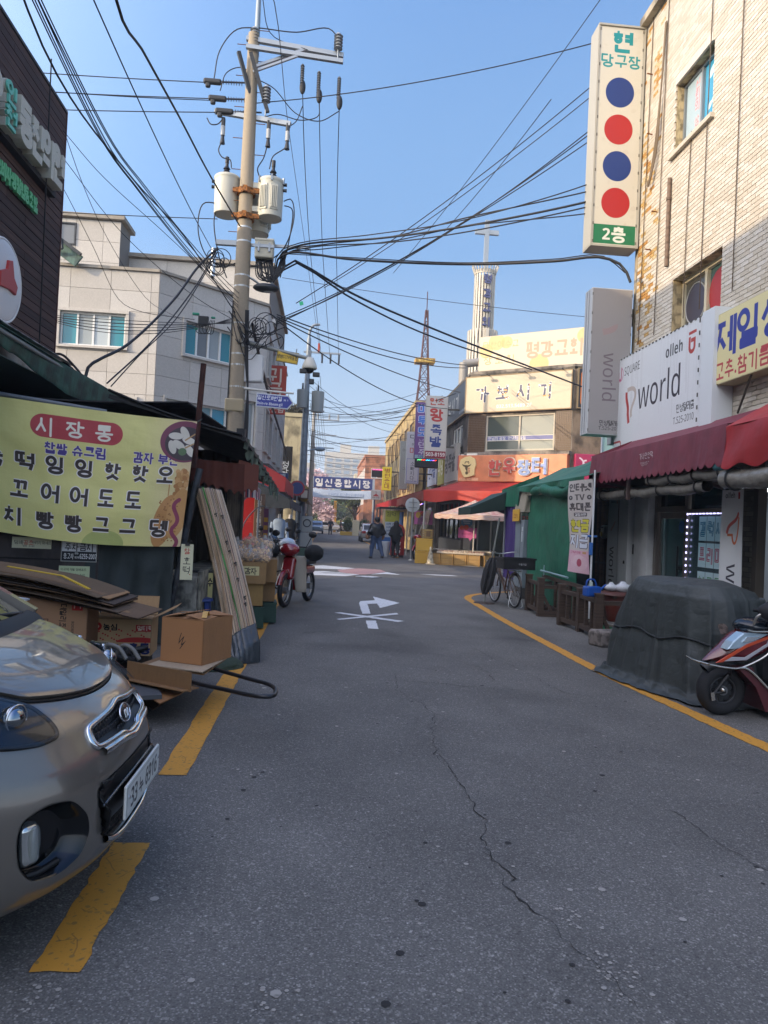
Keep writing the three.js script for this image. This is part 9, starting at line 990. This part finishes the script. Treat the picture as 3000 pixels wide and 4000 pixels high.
// ================================================================ far street: buildings, arch, trees, cars, towers
{
const bld = (l,x0,x1,z0,z1,h,c,o = {}) => { const t = thing(o.n?? 'street_building',l,'building',[x0,0,z0]);const w = x1 - x0,d = z0 - z1;part(t,'wall',B(w,h,d,w / 2,h / 2,-d / 2),M(c,{ r:0.85,t:'dirt',s:0.3 }));part(t,'parapet',[B(w + 0.2,0.25,d + 0.2,w / 2,h + 0.12,-d / 2)],M(o.cap?? c,{ r:0.8 }));const fr = o.fr?? F_.white;for (const [y,hh] of o.rows?? []) { const sx = o.side === 'r'? 0 :w,n = Math.floor(d / 3.2);for (let i = 0;i < n;i++) { const k = windowUnit(t,0,0,1.9,hh,0,2,fr,G_.dark);k.rotation.y = o.side === 'r'? -PI / 2 :PI / 2;k.position.set(sx + (o.side === 'r'? -0.02 :0.02),y,o.side === 'r'? -0.6 - 1.9 - i*3.2 :-0.6 - i*3.2);} } for (const [x,y,ww,hh] of o.front?? []) windowUnit(t,x,y,ww,hh,0.02,2,fr,G_.grey);return t;};
const y = bld('yellowish three storey building with brown window bands on the right',5.2,13,-44,-66,8.7,'#a89264',{ side:'r',rows:[[6.4,1.4],[3.6,1.6]],cap:'#9d8c66',fr:M('#6a5a44',{ r:0.6 }) });part(y,'brick_end',[...Array(30)].map((_,i) => B(1.5,0.085,0.04,1.05 + (i % 2)*0.04,5.6 + i*0.1,0.02)),M('#4c3226',{ r:0.8 }));part(y,'downpipe',rod([0.12,2,0.06],[0.12,8.6,0.06],0.06),M('#a59878',{ r:0.6 }));
bld('low grey house between the corner house and the yellowish building',6.1,14,-40.3,-43.8,6.2,'#8d877c');bld('orange brick building at the far right of the street',4.4,14,-84,-104,9,'#a06a4c',{ n:'brick_house',front:[[0.7,6.6,1.3,1.1]],side:'r',rows:[[6.5,1.2],[3.6,1.2]] });bld('peeling pale building with plants on its roof on the left',-9,-1.8,-50,-62,8.4,'#a69c7d',{ front:[[5.2,4.6,1.1,1.8]] });const R = RNG(5);
const leaf = (n,cx,cy,cz,rx,ry,rz,s,clumps,R2) => { const pos = [],cs = [...Array(clumps)].map(() => { let a;do a = [R2()*2 - 1,R2()*2 - 1,R2()*2 - 1];while (a[0]**2 + a[1]**2 + a[2]**2 > 1);return a;});for (let i = 0;i < n;i++) { const c = cs[i % clumps],q = [0,1,2].map((k) => c[k] + (R2() + R2() + R2() - 1.5)*0.42),p = V(cx + q[0]*rx,cy + q[1]*ry,cz + q[2]*rz),a = V(R2() - 0.5,R2() - 0.5,R2() - 0.5).normalize().multiplyScalar(s),b = V(R2() - 0.5,R2() - 0.5,R2() - 0.5).normalize().multiplyScalar(s);for (const w of [p,p.clone().add(a),p.clone().add(b)]) pos.push(w.x,w.y,w.z);} const g = new THREE.BufferGeometry();g.setAttribute('position',new THREE.Float32BufferAttribute(pos,3));g.computeVertexNormals();return g;};
part(solo('roof_plants','scrubby plants growing on the peeling building roof','plant',leaf(700,-2.6,8.9,-50.6,0.8,0.5,0.6,0.2,12,R),M('#4a4632',{ r:0.9 })),'stems',[...Array(8)].map((_,i) => rod([-3.2 + i*0.16,8.4,-50.6],[-3.3 + i*0.2,9.3,-50.5],0.02)),M('#5a4a36',{ r:0.9 }));
const tree = (nm,l,x,z,th,crowns,col,n,s,lean = 0) => { const t = thing(nm,l,'tree',[x,0,z]),R2 = RNG(n + x*10 | 0);part(t,'trunk',[rod([0,0,0],[lean*0.5,th*0.55,0],0.22,0.16),rod([lean*0.5,th*0.53,0],[lean,th,0],0.16,0.09),...crowns.map(([a,b,c]) => rod([lean*0.6,th*0.6,0],[a,b,c],0.09,0.04))],M('#4a382a',{ r:0.9 }));part(t,'crown',crowns.map(([a,b,c,r,k]) => leaf(n,a,b,c,r,r*k,r,s,14,R2)),M(col,{ r:0.8,side:THREE.DoubleSide }));return t;};
tree('pine_tree','spreading pine tree at the end of the street',4.0,-92,3.6,[[0.2,5,0,1.5,0.5],[-2.0,4.6,0,1.2,0.45],[1.8,4.9,0.2,1.3,0.45],[-1.2,5.8,0,1.1,0.5],[0.9,6.0,0,1.2,0.5],[-0.6,3.9,0.5,0.9,0.4]],'#3f4a22',900,0.3,-0.4);tree('cherry_tree','pale pink flowering cherry tree at the left end of the street',-2.6,-100,3,[[0,5.2,0,2.6,0.8],[2,4.0,0,2,0.8],[-2,5.6,0,2,0.8],[1.2,6.8,0,1.8,0.7],[2.6,2.6,0.6,1.4,0.7]],'#c9b0b2',1300,0.28);for (const [l,x,z,c,h] of [['green tree behind the parked cars on the left',0.6,-128,'#3c4a26',4],['yellow green shrub tree beyond the pine',6.2,-130,'#7a7a30',5],['dark green tree in the park behind the pine',3.2,-140,'#3a4428',4.4]]) tree('park_tree',l,x,z,h*0.6,[[0,h,0,2.6,0.8],[1.6,h*0.8,0,1.8,0.8],[-1.6,h*0.75,0,1.8,0.8]],c,700,0.4);
for (const [l,x,z,c] of [['left clipped round bush in a planter',2.6,-83,'#3a4a1e'],['right clipped round bush in a planter',4.5,-83,'#33421f']]) { const t = thing('round_bush',l,'bush',[x,0,z]);part(t,'crown',leaf(1600,0,1.15,0,0.55,0.6,0.55,0.16,40,R),M(c,{ r:0.8,side:THREE.DoubleSide }));part(t,'trunk',rod([0,0.2,0],[0,1,0],0.07),M('#4a382a',{ r:0.9 }));part(t,'planter',RB(1.5,0.42,0.9,0.03,0,0.21,0),M('#b08d2a',{ r:0.6 }));}
solo('park_hedge','long low green and yellow hedge across the end of the street','hedge',leaf(5000,2,0.9,-122,22,0.7,1.5,0.4,260,R),M('#6a6a30',{ r:0.9,side:THREE.DoubleSide }));solo('stone_marker','pale stone marker post between the round bushes','post',RB(0.75,1.75,0.4,0.06,3.55,0.87,-82),M('#b5a98a',{ r:0.8 }));solo('yellow_post','tall yellow post in front of the park','post',B(0.4,4.4,0.4,-0.9 + 2.4,2.2,-104),M('#b88a1a',{ r:0.5 }));
// market arch and banner
const arch = thing('market_arch','blue market arch sign with big white lettering over the street','arch sign',[1.77,5.34,-74]);part(arch,'beam',RB(5.9,1.12,0.35,0.03),M('#2a3468',{ r:0.5 }));part(arch,'end_panel',[B(0.3,1.12,0.4,-3.1,0,0),B(0.22,1.1,0.4,3.0,0,0)],M('#8f9aa6',{ r:0.5 }));part(arch,'lettering',at(face(5.7,1.05),0,0,0.18),printed(720,132,(g,w,h) => { g.fillStyle = '#2a3468';g.fillRect(0,0,w,h);text(g,'일신종합시장',w / 2,14,104,{ c:'#c9c6c2',w:0.15,a:'c',gap:0.14 });},'#23306e',{ r:0.5 }));part(arch,'post',[rod([-3.15,-5.3,0],[-3.15,-0.5,0],0.14),rod([3.1,-5.3,0],[3.1,-0.5,0],0.14)],M('#7c8288',{ r:0.5 }));
const cb = thing('cloth_banner','pale blue cloth banner with lettering seen from behind, below the arch','banner',[1.67,4.47,-78]);part(cb,'cloth',grid((u,v) => [lerp(-3.4,3.4,u),lerp(0.45,-0.45,v) - 0.15*Math.sin(u*PI),0.1*Math.sin(u*8)],20,4,0.01),M('#a9b5c6',{ r:0.7 }));part(cb,'print',at(face(4.6,0.36),0,-0.12,0.13,0,0,0),printed(460,36,(g,w,h) => { g.fillStyle = '#a9b5c6';g.fillRect(0,0,w,h);g.translate(w,0);g.scale(-1,1);text(g,'우리동네 전통시장 함께해요',8,4,28,{ c:'#6f83a8',w:0.1 });},'#a9b5c6'));
const fc = thing('fur_club_sign','white square laundry sign with a red coat hanger','sign',[3.97,3.73,-58]);part(fc,'box',RB(0.78,0.78,0.2,0.08),M('#b9b4b2',{ r:0.4 }));part(fc,'face',at(face(0.72,0.72),0,0,0.104),printed(144,144,(g,w,h) => { g.fillStyle = '#bdb6b4';g.fillRect(0,0,w,h);g.fillStyle = '#a8252c';g.beginPath();g.moveTo(72,52);g.lineTo(124,96);g.lineTo(20,96);g.fill();g.strokeStyle = '#7a2a2c';g.lineWidth = 5;g.beginPath();g.arc(72,34,12,PI,1.2);g.lineTo(72,54);g.stroke();text(g,'FUR CLUB',w / 2,104,26,{ c:'#4a3436',a:'c',sx:0.9 });},'#bdb6b4'));part(fc,'post',rod([-0.1,-3.6,0],[-0.1,-0.4,0],0.05),M('#2c3a66',{ r:0.5 }));
const ks = thing('blue_kiosk','small blue street kiosk with a yellow menu under the red awning','kiosk',[3.2,0,-42.5]);part(ks,'body',[B(0.1,2.2,2.2,1.2,1.1,0),B(1.2,1.0,0.1,0.6,0.5,1.0),B(0.1,1.0,2.2,0,0.5,0)],M('#2c5f9c',{ r:0.5 }));part(ks,'menu',at(face(0.8,1.5),0.62,1.5,1.06),printed(120,225,(g,w,h) => { g.fillStyle = '#a9a83a';g.fillRect(0,0,w,95);g.fillStyle = '#aeb8c2';g.fillRect(0,95,w,130);text(g,'김떡',10,10,40,{ c:'#6a6a1a' });for (let i = 0;i < 4;i++) text(g,'어묵 순대',12,104 + i*28,20,{ c:'#3a4c6a' });},'#aaa'));part(ks,'roof',B(1.5,0.08,2.6,0.6,2.4,0),M('#2a2d30',{ r:0.6 }));part(ks,'post',[rod([-0.1,0,1.2],[-0.1,2.4,1.2],0.04),rod([-0.1,0,-1.2],[-0.1,2.4,-1.2],0.04)],M('#1d2a3a',{ r:0.5 }));
// parked cars, one prototype
const car0 = thing('far_car','silver car parked on the right side beyond the kiosk','car',[3.75,0,-59],PI / 2);const cm = (c) => M(c,{ r:0.25,m:0.4,clearcoat:1 });part(car0,'body',[RB(4.3,0.62,1.75,0.16,0,0.62,0),extr([[-1.9,0.85],[-1.5,1.38],[0.5,1.42],[1.3,0.85]],1.4,0,0,-0.7,0,0,0,0.06)],cm('#9a9da0'));part(car0,'window',[B(1.7,0.36,1.56,-0.5,1.14,0),B(0.04,0.4,1.3,-1.75,1.14,0,0,0,-0.6),B(0.04,0.42,1.3,0.98,1.12,0,0,0,0.9)],M('#15191c',{ r:0.06 }));for (const x of [-1.35,1.35]) for (const z of [-0.78,0.78]) part(car0,'wheel',C(0.32,0.32,0.2,x,0.32,z,PI / 2,0,0,20),M('#17181a',{ r:0.7 }));for (const z of [-0.65,0.65]) { part(car0,'tail_light',RB(0.06,0.2,0.3,0.03,-2.14,0.78,z),M('#8a1a1c',{ r:0.2 }));part(car0,'headlight',RB(0.06,0.16,0.34,0.03,2.14,0.72,z),M('#c3c8ca',{ r:0.1 }));}
[['pale blue car parked at the far left behind the appliances',-0.9,-88,-1.57,'#6f8496'],['white car parked across the far junction on the left',0.9,-104,0.1,'#b5bcc2'],['light silver car slanted at the far end near the yellow post',4.2,-106,0.5,'#aab4bc'],['dark car parked beside the round bushes',6.2,-88,1.5,'#22262a']].forEach(([l,x,z,r,c]) => { const k = copy(car0,l,[x,0,z],r);k.children[0].material = cm(c);});
// apartment blocks
const ap = (l,x0,x1,z,h,c,wn) => { const t = thing('apartment_block',l,'building',[x0,0,z]);const w = x1 - x0;part(t,'wall',B(w,h,14,w / 2,h / 2,-7),M(c,{ r:0.9 }));for (const x of [0.3,0.72]) part(t,'roof_house',B(w*0.16,4.5,5,w*x,h + 2.2,-6),M(c,{ r:0.9 }));const g = B(3.0,1.7,0.3),m = M('#6c7c88',{ r:0.3 });const n = Math.floor(w / 4.4);for (let yy = 2;yy < h - 2;yy += 3) { for (let i = 0;i < n;i++) { const k = new THREE.Mesh(g,m);k.name = 'window';k.position.set(2.6 + i*4.4,yy + 0.9,0.1);t.add(k);} part(t,'balcony_band',B(w,0.5,0.8,w / 2,yy - 0.4,0.2),M('#a9a498',{ r:0.8 }));} };
ap('left pale apartment block far behind the arch',-24,-5,-330,27,'#a39b8a');ap('tall wide apartment block in the middle of the skyline',-1,34,-380,37,'#a8a08e');ap('cream end apartment block in front of the tall one',12,34,-310,22,'#b5a784');ap('distant apartment block behind on the left',-60,-26,-420,24,'#a39d92');const gr = thing('green_roof_hall','long low hall with bright green roof behind the trees','building',[-6,0,-150]);part(gr,'wall',B(24,5,8,8,2.5,0),M('#8d8470',{ r:0.9 }));part(gr,'roof',B(25,1,9,8,5.5,0),M('#4a8a5a',{ r:0.5 }));
bld('grey plain house closing the street on the right far end',7,20,-106,-120,7,'#8a8378',{ front:[[1,3,2,1.4]] });
// lattice mast on the yellowish building
const lt = thing('lattice_tower','dark red lattice church mast with a yellow name board on the right roofs','tower',[5.95,8.7,-47]);const H = 6.6,rr0 = (h) => lerp(0.72,0.1,Math.min(1,h / H)**0.6),leg = (i,h) => { const a = i*PI / 2 + PI / 4,q = rr0(h);return [q*Math.cos(a),h,q*Math.sin(a)];},lm = M('#4a2a26',{ r:0.7 });for (let i = 0;i < 4;i++) { part(lt,'leg',[0,1,2,3,4,5,6,7].map((k) => rod(leg(i,k*H / 8),leg(i,(k + 1)*H / 8),0.035)),lm);part(lt,'lattice',[...Array(9)].map((_,k) => [rod(leg(i,k*H / 9),leg((i + 1) % 4,(k + 1)*H / 9),0.02),rod(leg((i + 1) % 4,k*H / 9),leg(i,(k + 1)*H / 9),0.02),rod(leg(i,k*H / 9),leg((i + 1) % 4,k*H / 9),0.02)]),lm);} part(lt,'spire',rod([0,H - 0.2,0],[0,H + 1.2,0],0.03),lm);part(lt,'name_board',[B(1.25,0.28,0.9,0,3.3,0)],M('#a8842c',{ r:0.5 }));part(lt,'board_print',at(face(1.2,0.24),0,3.3,0.455),printed(240,48,(g,w,h) => { g.fillStyle = '#8a6a22';g.fillRect(0,0,w,h);text(g,'일신동교회',w / 2,6,36,{ c:'#d8c06a',a:'c',w:0.12 });},'#8a6a22'));
// church tower of white slats with a cross
const ct = thing('church_tower','white slatted church tower with cross and vertical lettering','tower',[12.5,0,-61]);const wm2 = M('#b5ae9e',{ r:0.5 }),slats = (r,y0,y1,n,s) => [...Array(n)].map((_,i) => at(B(s,y1 - y0,s*0.5,0,0,0),r*Math.cos(i*2*PI / n),(y0 + y1) / 2,r*Math.sin(i*2*PI / n),0,PI / 2 - i*2*PI / n));for (const g of slats(1.22,8,17.9,26,0.17)) part(ct,'slat',g,wm2);for (const g of slats(0.84,17.4,23,22,0.14)) part(ct,'slat',g,wm2);part(ct,'crown',[...Array(24)].map((_,i) => { const a = i*PI / 12;return bar([0.86*Math.cos(a),22.7,0.86*Math.sin(a)],[1.1*Math.cos(a),23.4,1.1*Math.sin(a)],0.06,0.08);}).concat([TOR(1.08,0.04,0,23.4,0,PI / 2,0,0,32,6),TOR(0.88,0.05,0,22.7,0,PI / 2,0,0,32,6)]),wm2);part(ct,'ring',[18,19.5,21,12,15].map((q,i) => TOR(i > 2? 1.15 :0.8,0.05,0,q,0,PI / 2,0,0,32,6)),M('#6f6a62',{ r:0.7 }));part(ct,'core',C(0.3,0.3,15,0,15,0),M('#6a645c',{ r:0.8 }));part(ct,'cross',[B(0.36,4.2,0.36,0,25.2,0),B(2.0,0.36,0.3,0,26.3,0)],M('#8f979c',{ r:0.4,m:0.3 }));part(ct,'lower_cross',[B(0.26,3.4,0.2,0.1,16.2,1.36),B(1.7,0.24,0.2,0.1,16.5,1.36)],wm2);[...'평강교회'].forEach((c,i) => part(ct,'letter',letter3D(c,0.78,0.12,0.17,-0.3,21.7 - i*1.18,0.9).map((g) => at(g,0,0,0.9)),M('#3a3f66',{ r:0.5 })));
const rb = thing('rooftop_billboard','big cream and yellow church billboard on the corner house roof','billboard',[7.05,8.55,-33.2],-0.62);part(rb,'board',RB(5.0,1.6,0.3,0.02,2.1,0.9,-0.15,0,0,0.0),M('#a59a82',{ r:0.5 }));part(rb,'face',at(face(4.94,1.54),2.1,0.9,0.005),printed(900,282,(g,w,h) => { g.fillStyle = '#b5ab98';g.fillRect(0,0,w,h);g.fillStyle = '#b59a4c';for (const [x,y,r] of [[150,50,70],[60,120,60],[520,260,80],[880,60,60],[240,60,50]]) { g.beginPath();g.arc(x,y,r,0,7);g.globalAlpha = 0.6;g.fill();} g.globalAlpha = 1;text(g,'대한예수교',30,40,62,{ c:'#a8905a',w:0.1,sx:1 });text(g,'장로회',40,160,76,{ c:'#a88c5c',w:0.1,gap:0.3 });text(g,'평강교회',400,70,140,{ c:'#a8866e',w:0.15,sx:0.84 });},'#b5ab98',{ r:0.5 }));part(rb,'strut',[0.4,2.2,3.8].map((x) => bar([x,-0.4,-0.6],[x,0.6,-0.25],0.08)),M('#4a443c',{ r:0.7 }));
const du = thing('roof_ducts','rooftop air ducts and a rusty round vent on the corner house','duct',[6.9,8.3,-36]);part(du,'duct',[rod([-0.4,0,0],[-0.4,1.3,0],0.22),rod([-0.4,1.25,0],[0.5,1.4,0],0.2),RB(1.4,0.9,1,0.05,0.8,0.45,0)],M('#8f8b84',{ r:0.5 }));part(du,'vent',C(0.42,0.42,0.3,0.7,1.25,0.3,PI / 2),M('#9a8a74',{ r:0.6,t:'dirt',s:2 }));
}
// ================================================================ people, each body one surface
function blob(caps,cell = 0.022) { // smooth union of tapered capsules [ax,ay,az, bx,by,bz, ra, rb]
const lo = V(1e9,1e9,1e9),hi = V(-1e9,-1e9,-1e9);for (const c of caps) for (const k of [0,3]) { const r = c[k? 7 :6] + 0.05;lo.min(V(c[k] - r,c[k + 1] - r,c[k + 2] - r));hi.max(V(c[k] + r,c[k + 1] + r,c[k + 2] + r));}
const mid = lo.clone().add(hi).multiplyScalar(0.5),half = Math.max(hi.x - lo.x,hi.y - lo.y,hi.z - lo.z) / 2*1.06,n = Math.ceil(2*half / cell),mc = new MarchingCubes(n,new THREE.MeshStandardMaterial(),false,false,150000);mc.isolation = 0;
for (let z = 0;z < n;z++) for (let y = 0;y < n;y++) for (let x = 0;x < n;x++) { const px = mid.x + (x - n / 2) / (n / 2)*half,py = mid.y + (y - n / 2) / (n / 2)*half,pz = mid.z + (z - n / 2) / (n / 2)*half;let e = 0;for (const c of caps) { const dx = c[3] - c[0],dy = c[4] - c[1],dz = c[5] - c[2],t = clamp(((px - c[0])*dx + (py - c[1])*dy + (pz - c[2])*dz) / (dx*dx + dy*dy + dz*dz + 1e-9),0,1);e += Math.exp(-28*(Math.hypot(px - c[0] - t*dx,py - c[1] - t*dy,pz - c[2] - t*dz) - lerp(c[6],c[7],t)));} mc.field[(z*n + y)*n + x] = Math.log(e + 1e-30) / 28;}
mc.update();const g = new THREE.BufferGeometry();g.setAttribute('position',new THREE.Float32BufferAttribute(mc.positionArray.slice(0,mc.count*3),3));g.setAttribute('normal',new THREE.Float32BufferAttribute(mc.normalArray.slice(0,mc.count*3),3));g.scale(half,half,half);return at(g,mid.x,mid.y,mid.z);
}
function person(label,pos,ry,o) { // local z forward; feet [x, y, z] left and right, hands likewise
const t = thing('person',label,'person',pos,ry),k = o.h / 1.74,s = o.w?? 1,[fl,fr] = o.feet,[hl,hr] = o.hands,hip = 0.92,kn = (f,x) => [(f[0] + x) / 2,0.5,f[2]*0.5 + 0.05],P = (a,b,ra,rb) => [...a,...b,ra,rb],skin = M('#a07860',{ r:0.6 });
const el = (h,x) => [x + (x > 0? 0.1 :-0.1),1.12,-0.06],hand = (h) => [P(h,[h[0],h[1] - 0.07,h[2] + 0.03],0.036,0.03),...[-1.5,-0.5,0.5,1.5].map((i) => P([h[0] + i*0.015,h[1] - 0.08,h[2] + 0.03],[h[0] + i*0.016,h[1] - 0.15 + Math.abs(i)*0.012,h[2] + 0.05],0.010,0.008)),P([h[0],h[1] - 0.04,h[2] + 0.04],[h[0] - Math.sign(h[0])*0.03,h[1] - 0.09,h[2] + 0.07],0.012,0.009)];
const parts = (n,g,c,r = 0.7) => part(t,n,g.scale(k*s,k,k*s),M(c,{ r,b:n === 'head'? undefined :'crumple',bs:0.01,bt:2 }));
parts('body',blob([P([0,1.42,0],[0,1.54,0.01],0.05,0.05),P([0,1.63,0.0],[0,1.66,0.0],0.092,0.09),P([0,1.56,0.04],[0,1.6,0.05],0.05,0.06),P([0,1.6,0.1],[0,1.62,0.1],0.014,0.012),P([0.09,1.6,0],[0.092,1.63,0],0.016,0.016),P([-0.09,1.6,0],[-0.092,1.63,0],0.016,0.016),...hand(hl),...hand(hr),P([0,1.0,0],[0,1.4,0],0.1,0.12),P([0.15,1.4,0],el(hl,0.17),0.05,0.045),P(el(hl,0.17),hl,0.045,0.03),P([-0.15,1.4,0],el(hr,-0.17),0.05,0.045),P(el(hr,-0.17),hr,0.045,0.03)],0.02),'#8f6a54',0.6);
parts('jacket',blob([P([0.1,1.38,0],[-0.1,1.38,0],0.12,0.12),P([0,1.3,0],[0,o.coat?? 0.98,0],0.18,0.17),P([0.08,1.2,0],[0.07,o.coat?? 0.98,0],0.13,0.13),P([-0.08,1.2,0],[-0.07,o.coat?? 0.98,0],0.13,0.13),P([0.17,1.4,0],el(hl,0.17),0.085,0.07),P(el(hl,0.17),hl,0.07,0.05),P([-0.17,1.4,0],el(hr,-0.17),0.085,0.07),P(el(hr,-0.17),hr,0.07,0.05),...(o.hood? [P([0,1.5,-0.08],[0,1.64,-0.05],0.1,0.12)] :[])]),o.top,o.tr?? 0.7);
parts('trousers',blob([P([0.08,hip,0],kn(fl,0.1),0.115,0.075),P(kn(fl,0.1),[fl[0],fl[1] + 0.1,fl[2]],0.075,0.058),P([-0.08,hip,0],kn(fr,-0.1),0.115,0.075),P(kn(fr,-0.1),[fr[0],fr[1] + 0.1,fr[2]],0.075,0.058),P([0.07,0.95,-0.02],[-0.07,0.95,-0.02],0.13,0.13)]),o.legs);
for (const f of [fl,fr]) parts('shoe',blob([P([f[0],f[1] + 0.05,f[2] - 0.04],[f[0],f[1] + 0.04,f[2] + 0.15],0.05,0.04)],0.02),o.shoe?? '#1a1b1e');parts('hair',blob([P([0,1.68,-0.02],[0,1.68,-0.02],0.1,0.1),P([0,1.62,-0.05],[0,o.hood? 1.5 :1.58,-0.06],0.075,0.06)],0.02),'#15120f',0.6);const f = part(t,'face',[S(0.012,0.033,1.645,0.088),S(0.012,-0.033,1.645,0.088),S(0.02,0,1.575,0.085,1.3,0.4,0.5)].map((g) => g.scale(k*s,k,k*s)),M('#3a2622',{ r:0.5 }));if (o.mask) part(t,'face_mask',at(S(0.07,0,1.575,0.055,0.95,0.75,0.8),0,0,0).scale(k*s,k,k*s),M('#c3c6c8',{ r:0.7 }));return t;
}
person('man in a black leather jacket and blue jeans walking away down the street',[2.24,0,-31.3],PI + 0.25,{ h:1.74,w:1.12,feet:[[0.17,0.01,0.02],[-0.2,0.05,-0.24]],hands:[[0.3,1.0,0.12],[-0.3,1.0,0.12]],top:'#121316',tr:0.35,legs:'#2c3f5e' });
person('person in black hooded jacket and black trousers walking beside the man',[3.2,0,-32.6],PI - 0.1,{ h:1.62,feet:[[0.12,0.0,0.1],[-0.12,0.06,-0.24]],hands:[[0.2,1.1,0.24],[-0.2,1.1,0.24]],top:'#0e0f12',legs:'#111215',hood:1,coat:0.86,shoe:'#77706a' });
person('distant man in black with a white face mask facing the camera',[0.75,0,-82],-0.1,{ h:1.74,feet:[[0.13,0,0],[-0.14,0,0.02]],hands:[[0.18,1.12,0.2],[-0.18,1.1,0.18]],top:'#101114',legs:'#131417',mask:1 });
person('farthest person in dark clothes with white shoes near the parked cars',[2.3,0,-101],1.4,{ h:1.7,feet:[[0.1,0,0.1],[-0.1,0.02,-0.15]],hands:[[0.2,0.95,0.1],[-0.2,0.95,0.1]],top:'#1c1a1c',legs:'#141416',shoe:'#c3c3c3' });

renderer.render(scene,camera);
